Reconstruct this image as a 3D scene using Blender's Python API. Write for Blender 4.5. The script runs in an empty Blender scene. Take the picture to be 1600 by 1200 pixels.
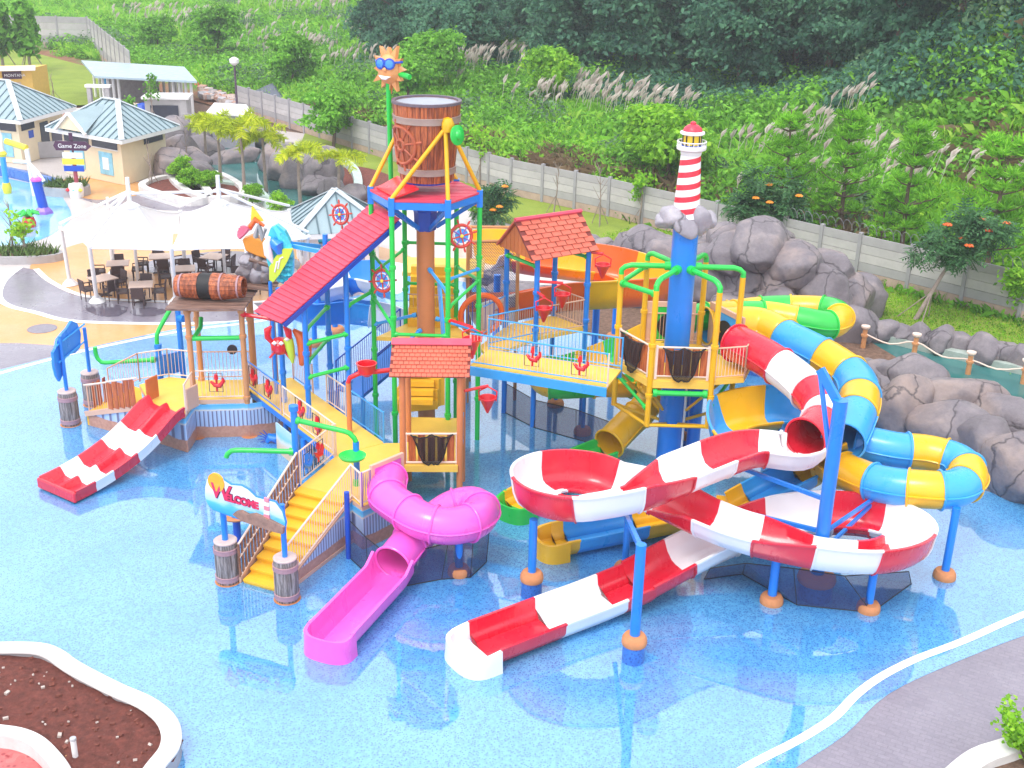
import bpy, bmesh, math, random
import numpy as np
from mathutils import Vector, Matrix, noise
random.seed(7); rng = np.random.default_rng(11)
S = bpy.context.scene
COL = S.collection
PI = math.pi
R = math.radians

# ---------------------------------------------------------------- camera
CF, CP, CH, CR = 1850.0, R(22.0), 15.5, R(1.33)      # focal length (px of a 1600 px frame), pitch, height, roll
_R0 = Vector((1, 0, 0)); _U0 = Vector((0, math.sin(CP), math.cos(CP))); _F = Vector((0, math.cos(CP), -math.sin(CP)))
_RT = _R0*math.cos(CR) + _U0*math.sin(CR)
_UP = -_R0*math.sin(CR) + _U0*math.cos(CR)
cam_d = bpy.data.cameras.new('camera'); cam = bpy.data.objects.new('camera', cam_d); COL.objects.link(cam)
m = Matrix.Identity(4)
for i in range(3):
    m[i][0] = _RT[i]; m[i][1] = _UP[i]; m[i][2] = -_F[i]
m[2][3] = CH
cam.matrix_world = m
cam_d.sensor_width = 36; cam_d.lens = 36*CF/1600; cam_d.clip_start = 0.5; cam_d.clip_end = 1500
S.camera = cam

# ---------------------------------------------------------------- sky, sun, exposure
SUN_EL, SUN_AZ = R(60), R(-148)        # azimuth measured from +Y towards +X
w = bpy.data.worlds.new('World'); S.world = w; w.use_nodes = True
nt = w.node_tree; nt.nodes.clear()
sky = nt.nodes.new('ShaderNodeTexSky'); sky.sky_type = 'NISHITA'; sky.sun_disc = False
sky.sun_elevation = SUN_EL; sky.sun_rotation = SUN_AZ; sky.air_density = 1.0; sky.dust_density = 4.0; sky.ozone_density = 1.5
hs = nt.nodes.new('ShaderNodeHueSaturation'); hs.inputs['Saturation'].default_value = 0.3; hs.inputs['Value'].default_value = 1.0
bg = nt.nodes.new('ShaderNodeBackground'); bg.inputs['Strength'].default_value = 0.15
wo = nt.nodes.new('ShaderNodeOutputWorld')
oc = nt.nodes.new('ShaderNodeMix'); oc.data_type = 'RGBA'; oc.inputs[0].default_value = 0.72; oc.inputs[7].default_value = (5.9, 6.0, 6.35, 1)      # even cloud cover over the sky
nt.links.new(sky.outputs[0], hs.inputs['Color']); nt.links.new(hs.outputs[0], oc.inputs[6]); nt.links.new(oc.outputs[2], bg.inputs['Color']); nt.links.new(bg.outputs[0], wo.inputs['Surface'])
sl = bpy.data.lights.new('sun', 'SUN'); sl.energy = 0.8; sl.angle = R(20); sl.color = (1, 0.96, 0.9)
so = bpy.data.objects.new('sun', sl); COL.objects.link(so)
sd = Vector((math.sin(SUN_AZ)*math.cos(SUN_EL), math.cos(SUN_AZ)*math.cos(SUN_EL), math.sin(SUN_EL)))
so.rotation_euler = sd.to_track_quat('Z', 'Y').to_euler(); so.location = (0, 0, 60)
vs = S.view_settings; vs.view_transform = 'Standard'; vs.look = 'None'; vs.gamma = 1; vs.exposure = 1.08; vs.use_curve_mapping = False
S.cycles.max_bounces = 5; S.cycles.diffuse_bounces = 3; S.cycles.glossy_bounces = 3; S.cycles.transmission_bounces = 3
S.cycles.transparent_max_bounces = 8; S.cycles.use_denoising = True; S.cycles.use_adaptive_sampling = True; S.cycles.adaptive_threshold = 0.02
S.cycles.caustics_reflective = False; S.cycles.caustics_refractive = False

# ---------------------------------------------------------------- picture -> place
def ray(u, v): return _F + _RT*((u-800)/CF) - _UP*((v-600)/CF)
def at(u, v, z=0.0):                  # the point of the plane of height z seen at (u, v)
    d = ray(u, v); t = (z-CH)/d.z
    return Vector((d.x*t, d.y*t, z))
def atY(u, v, Y):                     # the point seen at (u, v) at distance Y in front
    d = ray(u, v); t = Y/d.y
    return Vector((d.x*t, Y, CH+d.z*t))
def pix(P):
    q = P - Vector((0, 0, CH)); c = q.dot(_F)
    return 800+CF*q.dot(_RT)/c, 600-CF*q.dot(_UP)/c
def zat(P, v):                        # height over the ground point P that is seen in row v
    lo, hi = -2.0, 15.4
    for _ in range(40):
        mm = (lo+hi)/2
        if pix(Vector((P[0], P[1], mm)))[1] > v: lo = mm
        else: hi = mm
    return lo
def V(*a): return Vector(a)
def rot2(a): return Matrix.Rotation(a, 3, 'Z')

# ---------------------------------------------------------------- materials
MATS = {}
def newmat(name):
    M = bpy.data.materials.new(name); M.use_nodes = True; MATS[name] = M
    n = M.node_tree.nodes; b = n['Principled BSDF']
    return M, M.node_tree, b
def N(t, kind, **kw):
    n = t.nodes.new(kind)
    for k, v in kw.items():
        if k in n.inputs: n.inputs[k].default_value = v
        else: setattr(n, k, v)
    return n
def L(t, a, b): t.links.new(a, b)
def ramp(t, src, stops):
    r = t.nodes.new('ShaderNodeValToRGB'); e = r.color_ramp.elements
    while len(e) < len(stops): e.new(0.5)
    for i, (p, c) in enumerate(stops):
        e[i].position = p; e[i].color = (c[0], c[1], c[2], 1) if not isinstance(c, (int, float)) else (c, c, c, 1)
    L(t, src, r.inputs[0]); return r.outputs[0]
def mix(t, f, a, b, mode='MIX'):
    n = t.nodes.new('ShaderNodeMix'); n.data_type = 'RGBA'; n.blend_type = mode
    for sock, val in ((n.inputs[0], f), (n.inputs[6], a), (n.inputs[7], b)):
        if hasattr(val, 'links') or hasattr(val, 'is_linked'): L(t, val, sock)
        elif isinstance(val, (int, float)): sock.default_value = val
        else: sock.default_value = (val[0], val[1], val[2], 1)
    return n.outputs[2]
def coords(t, kind='Object'):
    return t.nodes.new('ShaderNodeTexCoord').outputs[kind]
def geo_pos(t): return t.nodes.new('ShaderNodeNewGeometry').outputs['Position']
def noise_t(t, vec, scale, detail=3, rough=0.55):
    n = N(t, 'ShaderNodeTexNoise', Scale=scale, Detail=detail, Roughness=rough)
    if vec is not None: L(t, vec, n.inputs['Vector'])
    return n.outputs['Fac']
def stretch(t, vec, s):
    mp = t.nodes.new('ShaderNodeMapping'); mp.inputs['Scale'].default_value = s
    L(t, vec, mp.inputs['Vector']); return mp.outputs[0]
def bump(t, b, h, strength=0.3, dist=0.02):
    n = N(t, 'ShaderNodeBump', Strength=strength, Distance=dist); L(t, h, n.inputs['Height']); L(t, n.outputs[0], b.inputs['Normal'])
def dk(c, k): return tuple(max(0, min(1, x*k)) for x in c)
def paint(name, c, rough=0.3, coat=0.25, var=0.12, wear=0.0):
    """gloss paint or gelcoat: slight fade, faint grime and streaks"""
    M, t, b = newmat(name); p = geo_pos(t)
    f = noise_t(t, p, 0.9, 4, 0.6)
    col = ramp(t, f, [(0.3, dk(c, 1-var)), (0.7, tuple(min(1, x*(1+var*0.5)+0.012*var) for x in c))])
    g = noise_t(t, stretch(t, p, (2.2, 2.2, 0.9)), 1.0, 6, 0.6)
    gm = ramp(t, g, [(0.58, 0.0), (0.78, 1.0)])
    fac = N(t, 'ShaderNodeMath', operation='MULTIPLY'); L(t, gm, fac.inputs[0]); fac.inputs[1].default_value = 0.2+wear
    col2 = mix(t, fac.outputs[0], col, dk((c[0]*0.7+0.12, c[1]*0.7+0.11, c[2]*0.7+0.1), 0.85))
    L(t, col2, b.inputs['Base Color'])
    rr = ramp(t, g, [(0.3, rough*0.8), (0.75, min(1, rough*1.6))]); L(t, rr, b.inputs['Roughness'])
    b.inputs['Coat Weight'].default_value = coat; b.inputs['Coat Roughness'].default_value = 0.12
    bump(t, b, noise_t(t, p, 7, 2), 0.06, 0.01)
    return M
def plain(name, c, rough=0.7, var=0.2, scale=4, bs=0.25, bd=0.01):
    M, t, b = newmat(name); p = geo_pos(t)
    f = noise_t(t, p, scale, 6, 0.65)
    L(t, ramp(t, f, [(0.28, dk(c, 1-var)), (0.5, c), (0.75, dk(c, 1+var))]), b.inputs['Base Color'])
    b.inputs['Roughness'].default_value = rough
    bump(t, b, noise_t(t, p, scale*6, 4), bs, bd)
    return M

RED = paint('red gelcoat', (0.70, 0.010, 0.036), 0.25, 0.4)
WHITE = paint('white gelcoat', (0.84, 0.84, 0.86), 0.3, 0.3, 0.05)
PINK = paint('pink gelcoat', (0.86, 0.115, 0.56), 0.28, 0.35)
BLUE = paint('blue paint', (0.010, 0.22, 0.80), 0.3, 0.3)
SBLUE = paint('light blue gelcoat', (0.035, 0.36, 0.86), 0.28, 0.35)
DBLUE = paint('deep blue paint', (0.006, 0.07, 0.5), 0.35, 0.2)
YEL = paint('yellow gelcoat', (0.86, 0.47, 0.008), 0.3, 0.3)
SAFF = paint('yellow pole paint', (0.84, 0.46, 0.006), 0.35, 0.2)
GREEN = paint('green pipe paint', (0.012, 0.58, 0.075), 0.3, 0.3)
GGREEN = paint('green gelcoat', (0.02, 0.52, 0.06), 0.3, 0.3)
ORANGE = paint('orange gelcoat', (0.86, 0.13, 0.012), 0.3, 0.3)
TERRA = paint('terracotta pole paint', (0.62, 0.215, 0.075), 0.45, 0.1)
TAN = paint('tan pole paint', (0.60, 0.27, 0.11), 0.5, 0.1)
BEIGE = paint('beige railing paint', (0.72, 0.44, 0.32), 0.5, 0.05)
CREAM = paint('cream railing paint', (0.80, 0.62, 0.52), 0.5, 0.05)
DECK = paint('yellow deck', (0.90, 0.57, 0.085), 0.5, 0.1, 0.1)
STEPY = paint('yellow step', (0.90, 0.50, 0.025), 0.45, 0.1, 0.12)
ROOFR = paint('red roof plank', (0.72, 0.055, 0.11), 0.5, 0.05, 0.14)
SHING = paint('terracotta shingle', (0.62, 0.14, 0.09), 0.65, 0.0, 0.2)
BARN = paint('orange board', (0.60, 0.17, 0.05), 0.55, 0.0, 0.2)
FLAGR = paint('bright red', (0.76, 0.006, 0.02), 0.3, 0.3)
DARK = plain('dark metal', (0.02, 0.02, 0.03), 0.5)
GREYM = paint('grey metal', (0.42, 0.43, 0.46), 0.4, 0.1)
PURP = paint('purple paint', (0.25, 0.12, 0.5), 0.4, 0.1)
FOOT = plain('terracotta footing', (0.60, 0.235, 0.09), 0.7, 0.15)
BLACK = plain('black', (0.01, 0.01, 0.012), 0.6)
OFFW = plain('white render', (0.80, 0.79, 0.80), 0.7, 0.05, 2)
SKIN = plain('cream plaster', (0.78, 0.66, 0.47), 0.8, 0.06, 1.5)
TEALM = paint('turquoise paint', (0.05, 0.55, 0.72), 0.35, 0.2)
LIME = paint('lime paint', (0.55, 0.72, 0.05), 0.35, 0.2)
LEMON = paint('lemon paint', (0.85, 0.70, 0.05), 0.35, 0.2)
PEACH = paint('sun figure paint', (0.82, 0.36, 0.13), 0.45, 0.1, 0.25)

# ---------------------------------------------------------------- mesh building
ORG = {}
class MB:
    def __init__(s): s.v = []; s.f = []; s.m = []; s.s = []
    def add(s, verts, faces, mi=0, smooth=False):
        o = len(s.v); s.v += [tuple(p) for p in verts]
        s.f += [tuple(i+o for i in f) for f in faces]; s.m += [mi]*len(faces); s.s += [smooth]*len(faces); return s
    def box(s, c, size, rz=0.0, mi=0, mat=None):
        M = mat if mat is not None else rot2(rz); c = Vector(c); h = Vector(size)*0.5
        vs = [c + M @ Vector((x*h.x, y*h.y, z*h.z)) for z in (-1, 1) for y in (-1, 1) for x in (-1, 1)]
        return s.add(vs, [(0, 2, 3, 1), (4, 5, 7, 6), (0, 1, 5, 4), (2, 6, 7, 3), (0, 4, 6, 2), (1, 3, 7, 5)], mi)
    def beam(s, p, q, wd, ht, mi=0, up=(0, 0, 1)):
        p = Vector(p); q = Vector(q); d = (q-p); l = d.length; d.normalize(); u = Vector(up)
        sd_ = d.cross(u)
        if sd_.length < 1e-4: sd_ = d.cross(Vector((1, 0, 0)))
        sd_.normalize(); u = sd_.cross(d)
        M = Matrix((d, sd_, u)).transposed()
        return s.box((p+q)/2, (l, wd, ht), 0, mi, M)
    def tube(s, pts, r, n=10, mi=0, cap=True, closed=False):
        pts = [Vector(p) for p in pts]; k = len(pts); rings = []
        T = []
        for i in range(k):
            a = pts[(i-1) % k] if (closed or i > 0) else pts[i]; b = pts[(i+1) % k] if (closed or i < k-1) else pts[i]
            T.append((b-a).normalized())
        nrm = T[0].cross(Vector((0, 0, 1)))
        if nrm.length < 1e-3: nrm = T[0].cross(Vector((1, 0, 0)))
        nrm.normalize(); vs = []
        for i in range(k):
            nrm = (nrm - T[i]*nrm.dot(T[i])).normalized(); bn = T[i].cross(nrm)
            rr = r[i] if isinstance(r, (list, tuple)) else r
            for j in range(n):
                a = 2*PI*j/n; vs.append(pts[i] + nrm*(rr*math.cos(a)) + bn*(rr*math.sin(a)))
        fs = []
        for i in range(k if closed else k-1):
            i2 = (i+1) % k
            for j in range(n): fs.append((i*n+j, i*n+(j+1) % n, i2*n+(j+1) % n, i2*n+j))
        s.add(vs, fs, mi, True)
        if cap and not closed:
            o = len(s.v)-len(vs)
            s.f.append(tuple(o+j for j in range(n))[::-1]); s.m.append(mi); s.s.append(False)
            s.f.append(tuple(o+(k-1)*n+j for j in range(n))); s.m.append(mi); s.s.append(False)
        return s
    def cyl(s, p, q, r1, r2=None, n=14, mi=0, cap=True):
        return s.tube([p, q], [r1, r1 if r2 is None else r2], n, mi, cap)
    def lathe(s, c, prof, n=24, mi=0, smooth=True, mis=None, cap=True, M=None):
        c = Vector(c); vs = []; k = len(prof)
        for (r, z) in prof:
            for j in range(n):
                a = 2*PI*j/n; q = Vector((r*math.cos(a), r*math.sin(a), z)); vs.append(c + (M @ q if M is not None else q))
        o = len(s.v); s.v += [tuple(p) for p in vs]
        for i in range(k-1):
            for j in range(n):
                s.f.append((o+i*n+j, o+i*n+(j+1) % n, o+(i+1)*n+(j+1) % n, o+(i+1)*n+j)); s.m.append(mis[i] if mis else mi); s.s.append(smooth)
        if cap:
            if prof[0][0] > 1e-5: s.f.append(tuple(o+j for j in range(n))[::-1]); s.m.append(mi); s.s.append(False)
            if prof[-1][0] > 1e-5: s.f.append(tuple(o+(k-1)*n+j for j in range(n))); s.m.append(mi); s.s.append(False)
        return s
    def prism(s, poly, z0, z1, mi=0, side=None):
        n = len(poly); P = [Vector((p[0], p[1], 0)) for p in poly]
        ar = sum(P[i].x*P[(i+1) % n].y-P[(i+1) % n].x*P[i].y for i in range(n))
        if ar < 0: P.reverse()
        s.add([(p.x, p.y, z0) for p in P]+[(p.x, p.y, z1) for p in P], [tuple(range(n))[::-1], tuple(range(n, 2*n))], mi)
        s.add([(p.x, p.y, z0) for p in P]+[(p.x, p.y, z1) for p in P], [(i, (i+1) % n, n+(i+1) % n, n+i) for i in range(n)], mi if side is None else side)
        return s
    def slab(s, quad, th, mi=0):               # a thick plate on four (or more) points, grown along its normal
        q = [Vector(p) for p in quad]; n = len(q); nn = (q[1]-q[0]).cross(q[-1]-q[0]).normalized()*th
        a = q; b = [p+nn for p in q]
        return s.add(a+b, [tuple(range(n))[::-1], tuple(range(n, 2*n))]+[(i, (i+1) % n, n+(i+1) % n, n+i) for i in range(n)], mi)
    def obj(s, name, mats, parent=None, bevel=0.0, weld=False, smooth_all=False):
        me = bpy.data.meshes.new(name); off = ORG.get(parent.name, Vector((0, 0, 0))) if parent else Vector((0, 0, 0))
        v = np.array(s.v, dtype=float).reshape(-1, 3)-np.array(off)
        me.from_pydata(v.tolist(), [], s.f)
        for M in (mats if isinstance(mats, (list, tuple)) else [mats]): me.materials.append(M)
        me.polygons.foreach_set('material_index', s.m); me.polygons.foreach_set('use_smooth', [True]*len(s.f) if smooth_all else s.s)
        me.update()
        if any(s.s) and not smooth_all and hasattr(me, 'set_sharp_from_angle'): me.set_sharp_from_angle(angle=R(38))
        if weld:
            bm = bmesh.new(); bm.from_mesh(me); bmesh.ops.remove_doubles(bm, verts=bm.verts, dist=1e-4); bm.to_mesh(me); bm.free()
        o = bpy.data.objects.new(name, me); COL.objects.link(o)
        if parent: o.parent = parent; ORG[o.name] = off
        if bevel:
            b = o.modifiers.new('bevel', 'BEVEL'); b.width = bevel; b.segments = 1; b.limit_method = 'ANGLE'; b.angle_limit = R(50)
        return o
def tag(o, label, cat, group=None, kind=None):
    if label: o['label'] = label
    if cat: o['category'] = cat
    if group: o['group'] = group
    if kind: o['kind'] = kind
    return o
def thing(name, label, cat, loc=(0, 0, 0), group=None):
    o = bpy.data.objects.new(name, None); COL.objects.link(o); o.location = loc; o.empty_display_size = 0.2
    ORG[o.name] = Vector(loc); return tag(o, label, cat, group)
def structure(name, mb, mats, **k):
    o = mb.obj(name, mats, **k); o['kind'] = 'structure'; return o
def copy_tree(o, parent=None):
    c = o.copy(); COL.objects.link(c); c.parent = parent
    ORG[c.name] = Vector(ORG.get(o.name, (0, 0, 0)))
    for ch in o.children: copy_tree(ch, c)
    return c
def share(name, mesh, loc, parent, rot=None, scale=None, mat=None):   # another object of a shared mesh, placed under its parent
    o = bpy.data.objects.new(name, mesh); COL.objects.link(o)
    off = ORG.get(parent.name, Vector((0, 0, 0))) if parent else Vector((0, 0, 0))
    if parent: o.parent = parent; ORG[o.name] = off
    o.location = Vector(loc)-off
    if rot is not None: o.rotation_euler = rot
    if scale is not None: o.scale = scale
    return o
def smooth_path(pts, step=0.25, closed=False):
    """Catmull-Rom through points of any dimension, evenly stepped"""
    P = [np.array(p, float) for p in pts]; out = []
    n = len(P)
    for i in range(n if closed else n-1):
        if closed: p0, p1, p2, p3 = P[(i-1) % n], P[i], P[(i+1) % n], P[(i+2) % n]
        else: p0, p1, p2, p3 = P[max(i-1, 0)], P[i], P[i+1], P[min(i+2, n-1)]
        k = max(2, int(np.linalg.norm((p2-p1)[:3])/step))
        for j in range(k):
            t = j/k
            out.append(0.5*((2*p1)+(-p0+p2)*t+(2*p0-5*p1+4*p2-p3)*t*t+(-p0+3*p1-3*p2+p3)*t**3))
    if not closed: out.append(P[-1])
    return out
def curve_px(pts, z=0.0, step=0.3, closed=False):        # a smooth line on the plane z through picture points
    return [Vector(p) for p in smooth_path([at(u, v, z) for u, v in pts], step, closed)]
def sheet(name, poly, z, mat, kind='structure', parent=None):
    bm = bmesh.new(); vs = [bm.verts.new((p[0], p[1], z)) for p in poly]
    f = bm.faces.new(vs); bmesh.ops.triangulate(bm, faces=[f])
    for f in bm.faces:
        if f.normal.z < 0: f.normal_flip()
    me = bpy.data.meshes.new(name); bm.to_mesh(me); bm.free(); me.materials.append(mat)
    o = bpy.data.objects.new(name, me); COL.objects.link(o)
    if kind: o['kind'] = kind
    if parent: o.parent = parent
    return o
def ribbon(mb, line, w0, w1, z, mi=0):          # flat strip along a line, offsets w0..w1 to its left
    n = len(line); vs = []
    for i in range(n):
        a = line[max(i-1, 0)]; b = line[min(i+1, n-1)]; d = Vector((b[0]-a[0], b[1]-a[1], 0)).normalized(); l = Vector((-d.y, d.x, 0))
        p = Vector((line[i][0], line[i][1], z)); vs += [p+l*w0, p+l*w1]
    return mb.add(vs, [(2*i, 2*i+2, 2*i+3, 2*i+1) for i in range(n-1)], mi)
def sweep(mb, line, prof, mi=0, smooth=False, closed=False, cap=True, up=None):
    """profile (side, up) carried along a line, kept upright"""
    n = len(line); k = len(prof); vs = []
    for i in range(n):
        a = line[(i-1) % n] if closed else line[max(i-1, 0)]; b = line[(i+1) % n] if closed else line[min(i+1, n-1)]
        d = (Vector(b)-Vector(a)); d = Vector((d.x, d.y, 0)).normalized(); l = Vector((-d.y, d.x, 0))
        for (s_, z_) in prof: vs.append(Vector(line[i])+l*s_+Vector((0, 0, z_)))
    fs = []
    for i in range(n if closed else n-1):
        i2 = (i+1) % n
        for j in range(k): fs.append((i*k+j, i2*k+j, i2*k+(j+1) % k, i*k+(j+1) % k))
    mb.add(vs, fs, mi, smooth)
    if cap and not closed:
        o = len(mb.v)-len(vs)
        mb.f.append(tuple(o+j for j in range(k))); mb.m.append(mi); mb.s.append(False)
        mb.f.append(tuple(o+(n-1)*k+j for j in range(k))[::-1]); mb.m.append(mi); mb.s.append(False)
    return mb
# ================================================================ THE SETTING
def mosaic_mat(name, base, dot, light, scale=26.0, ior=1.9, rough=0.035, ripple=0.05):
    """wet pebble-textured pool floor"""
    M, t, b = newmat(name); p = geo_pos(t)
    v1 = N(t, 'ShaderNodeTexVoronoi', Scale=scale); L(t, p, v1.inputs['Vector'])
    dots = ramp(t, v1.outputs['Distance'], [(0.20, 1.0), (0.40, 0.0)])
    big = noise_t(t, p, 0.35, 5, 0.6); fine = noise_t(t, p, 5, 4)
    c0 = mix(t, ramp(t, big, [(0.35, 0.0), (0.7, 1.0)]), base, light)
    c0 = mix(t, ramp(t, fine, [(0.4, 0.0), (0.75, 0.35)]), c0, light)
    cell = mix(t, ramp(t, v1.outputs['Color'], [(0.3, 0.0), (0.9, 0.45)]), c0, dot)
    col = mix(t, dots, cell, dot)
    L(t, col, b.inputs['Base Color'])
    b.inputs['Roughness'].default_value = 0.5
    b.inputs['Coat Weight'].default_value = 1.0; b.inputs['Coat IOR'].default_value = ior
    wet = ramp(t, noise_t(t, p, 0.22, 4, 0.6), [(0.40, rough), (0.72, rough*3.5)]); L(t, wet, b.inputs['Coat Roughness'])
    n = N(t, 'ShaderNodeBump', Strength=ripple, Distance=0.02)
    L(t, noise_t(t, p, 3.2, 3, 0.5), n.inputs['Height']); L(t, n.outputs[0], b.inputs['Coat Normal'])
    return M
POOL = mosaic_mat('wet blue pool floor', (0.065, 0.335, 0.69), (0.004, 0.10, 0.42), (0.13, 0.44, 0.75), 18.0, 2.4, 0.02, 0.035)
KIDDIE = mosaic_mat('pale blue toddler pool', (0.16, 0.48, 0.74), (0.10, 0.40, 0.70), (0.24, 0.58, 0.80), 10)
TILE = mosaic_mat('blue mosaic kerb', (0.02, 0.13, 0.5), (0.006, 0.05, 0.3), (0.04, 0.2, 0.62), 14, 1.5, 0.25, 0.0)
def paving(name, a, b_, jx=0.0, rough=0.55, wet=0.0, scale=1.0):
    M, t, b = newmat(name); p = geo_pos(t)
    f = noise_t(t, p, 0.5*scale, 6, 0.65); g = noise_t(t, p, 9, 5, 0.7)
    col = ramp(t, f, [(0.3, a), (0.7, b_)])
    col = mix(t, 0.5, col, mix(t, g, dk(a, 0.62), dk(b_, 1.3)))
    h = g
    if jx:
        br = N(t, 'ShaderNodeTexBrick', Scale=1.0); br.inputs['Mortar Size'].default_value = 0.012; br.inputs['Mortar Smooth'].default_value = 0.3
        br.inputs['Brick Width'].default_value = jx*2; br.inputs['Row Height'].default_value = jx
        mp = N(t, 'ShaderNodeMapping'); mp.inputs['Rotation'].default_value = (0, 0, 0.5); L(t, p, mp.inputs['Vector']); L(t, mp.outputs[0], br.inputs['Vector'])
        br.inputs['Color1'].default_value = (1, 1, 1, 1); br.inputs['Color2'].default_value = (0.88, 0.88, 0.9, 1); br.inputs['Mortar'].default_value = (0.82, 0.82, 0.84, 1)
        col = mix(t, 1.0, col, br.outputs['Color'], 'MULTIPLY')
    L(t, col, b.inputs['Base Color'])
    r = ramp(t, noise_t(t, p, 0.45, 5, 0.6), [(0.42, rough), (0.60, rough*(1-wet))]); L(t, r, b.inputs['Roughness'])
    if wet: b.inputs['Coat Weight'].default_value = 0.4; b.inputs['Coat Roughness'].default_value = 0.15
    bump(t, b, h, 0.15, 0.01)
    return M
WETP = paving('wet dark paving', (0.10, 0.09, 0.12), (0.15, 0.13, 0.17), 0, 0.05, 0.0)
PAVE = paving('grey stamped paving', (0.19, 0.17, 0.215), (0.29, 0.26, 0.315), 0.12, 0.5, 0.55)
TANP = paving('ochre path', (0.60, 0.27, 0.08), (0.72, 0.38, 0.14), 0, 0.6, 0.4)
PALE = paving('pale concrete', (0.48, 0.43, 0.42), (0.60, 0.55, 0.53), 0, 0.6, 0.3)
KERBW = plain('white kerb', (0.70, 0.68, 0.67), 0.7, 0.16, 2.2, 0.25)
LINEW = plain('white line', (0.80, 0.82, 0.86), 0.4, 0.05, 2, 0.1)
CONC = plain('grey concrete', (0.40, 0.385, 0.40), 0.85, 0.15, 1.5)
def soil_mat(name, c):
    M, t, b = newmat(name); p = geo_pos(t)
    col = ramp(t, noise_t(t, p, 6, 8, 0.75), [(0.3, dk(c, 0.45)), (0.55, c), (0.72, dk(c, 1.5))])
    sp = N(t, 'ShaderNodeTexVoronoi', Scale=9); L(t, p, sp.inputs['Vector'])
    st = ramp(t, sp.outputs['Distance'], [(0.03, 1.0), (0.07, 0.0)])
    f = N(t, 'ShaderNodeMath', operation='MULTIPLY'); L(t, st, f.inputs[0]); L(t, ramp(t, sp.outputs['Color'], [(0.6, 0.0), (0.62, 0.6)]), f.inputs[1])
    L(t, mix(t, f.outputs[0], col, (0.6, 0.52, 0.48)), b.inputs['Base Color']); b.inputs['Roughness'].default_value = 0.95
    bump(t, b, noise_t(t, p, 9, 8, 0.8), 1.0, 0.08); return M
SOIL = soil_mat('red soil', (0.20, 0.055, 0.04))
BROWN = soil_mat('brown soil', (0.22, 0.13, 0.09))
def grass_mat(name, a, b_, c):
    M, t, b = newmat(name); p = geo_pos(t)
    f = noise_t(t, p, 0.35, 6, 0.65); g = noise_t(t, p, 12, 4, 0.7)
    col = ramp(t, f, [(0.3, a), (0.52, b_), (0.72, c)])
    L(t, mix(t, 0.35, col, mix(t, g, dk(a, 0.6), dk(c, 1.2))), b.inputs['Base Color']); b.inputs['Roughness'].default_value = 0.9
    bump(t, b, g, 0.7, 0.05); return M
LAWN = grass_mat('lawn', (0.13, 0.20, 0.015), (0.22, 0.31, 0.025), (0.30, 0.36, 0.05))
WILD = grass_mat('wild hill ground', (0.05, 0.085, 0.02), (0.085, 0.13, 0.03), (0.15, 0.13, 0.06))
M, t, b = newmat('green lagoon water'); p = geo_pos(t)
L(t, ramp(t, noise_t(t, p, 0.3, 3), [(0.3, (0.03, 0.14, 0.14)), (0.7, (0.055, 0.20, 0.19))]), b.inputs['Base Color']); b.inputs['Roughness'].default_value = 0.06; b.inputs['IOR'].default_value = 1.6
bump(t, b, noise_t(t, p, 1.6, 4, 0.6), 0.08, 0.05); WATER = M

def fan_sheet(name, pts, z, mat):
    ln = curve_px(pts, z, 0.6, True); c = sum(ln, Vector((0, 0, 0)))/len(ln)
    mb = MB(); n = len(ln); mb.add([c]+ln, [(0, 1+i, 1+(i+1) % n) for i in range(n)]); return structure(name, mb, mat)
def px_sheet(name, pts, z, mat, closed=True, step=0.5):
    return sheet(name, curve_px(pts, z, step, closed), z, mat)

# the ground, one sheet to the horizon; the terrain behind the perimeter wall follows further down
structure('ground', MB().add([(-190, -8, -0.12), (190, -8, -0.12), (190, 320, -0.12), (-190, 320, -0.12)], [(0, 1, 2, 3)]), BROWN)
structure('plaza_paving', MB().add([at(-260, 1500, 0), at(2100, 1500, 0), at(2100, 700, 0), V(24, 42, 0), V(8, 62, 0), V(-12, 84, 0), V(-70, 110, 0), V(-70, 40, 0)], [(0, 1, 2, 3, 4, 5, 6, 7)]), PALE)
# ochre path and grey ring by the canopy
px_sheet('ochre_path', [(-80, 468), (20, 470), (107, 492), (180, 498), (290, 502), (390, 497), (480, 478), (600, 455), (560, 500), (420, 515), (300, 522), (200, 536), (110, 550), (20, 560), (-80, 570)], 0.0065, TANP)
fan_sheet('ochre_plaza', [(47, 415), (100, 388), (170, 372), (300, 365), (430, 375), (560, 380), (640, 400), (660, 430), (600, 460), (500, 470), (390, 478), (290, 478), (200, 474), (125, 464), (75, 442)], 0.004, TANP)
px_sheet('grey_walk', [(-60, 545), (0, 536), (60, 538), (120, 546), (60, 572), (-60, 590)], 0.010, PAVE)
ring_o = [(36, 418), (12, 438), (4, 462), (20, 477), (60, 487), (107, 499), (180, 503), (290, 504), (380, 500), (470, 484), (560, 462)]
ring_i = [(580, 448), (470, 466), (390, 474), (290, 473), (200, 471), (125, 463), (75, 441), (52, 421)]
def strip(name, la, lb, z, mat, n=60):
    def rs(l):
        d = [0.0]
        for a, b_ in zip(l[:-1], l[1:]): d.append(d[-1]+(b_-a).length)
        out = []
        for k in range(n+1):
            s_ = d[-1]*k/n; i = max(0, min(len(l)-2, next((j for j in range(len(d)-1) if d[j+1] >= s_), len(l)-2))); f = (s_-d[i])/max(1e-6, d[i+1]-d[i]); out.append(l[i].lerp(l[i+1], f))
        return out
    a, b_ = rs(la), rs(lb); mb = MB(); mb.add([V(q.x, q.y, z) for q in a+b_], [(i, i+1, n+2+i, n+1+i) for i in range(n)]); return structure(name, mb, mat)
strip('grey_ring_walk', curve_px(ring_o, 0.008), curve_px(ring_i[::-1], 0.008), 0.008, PAVE)
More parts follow.
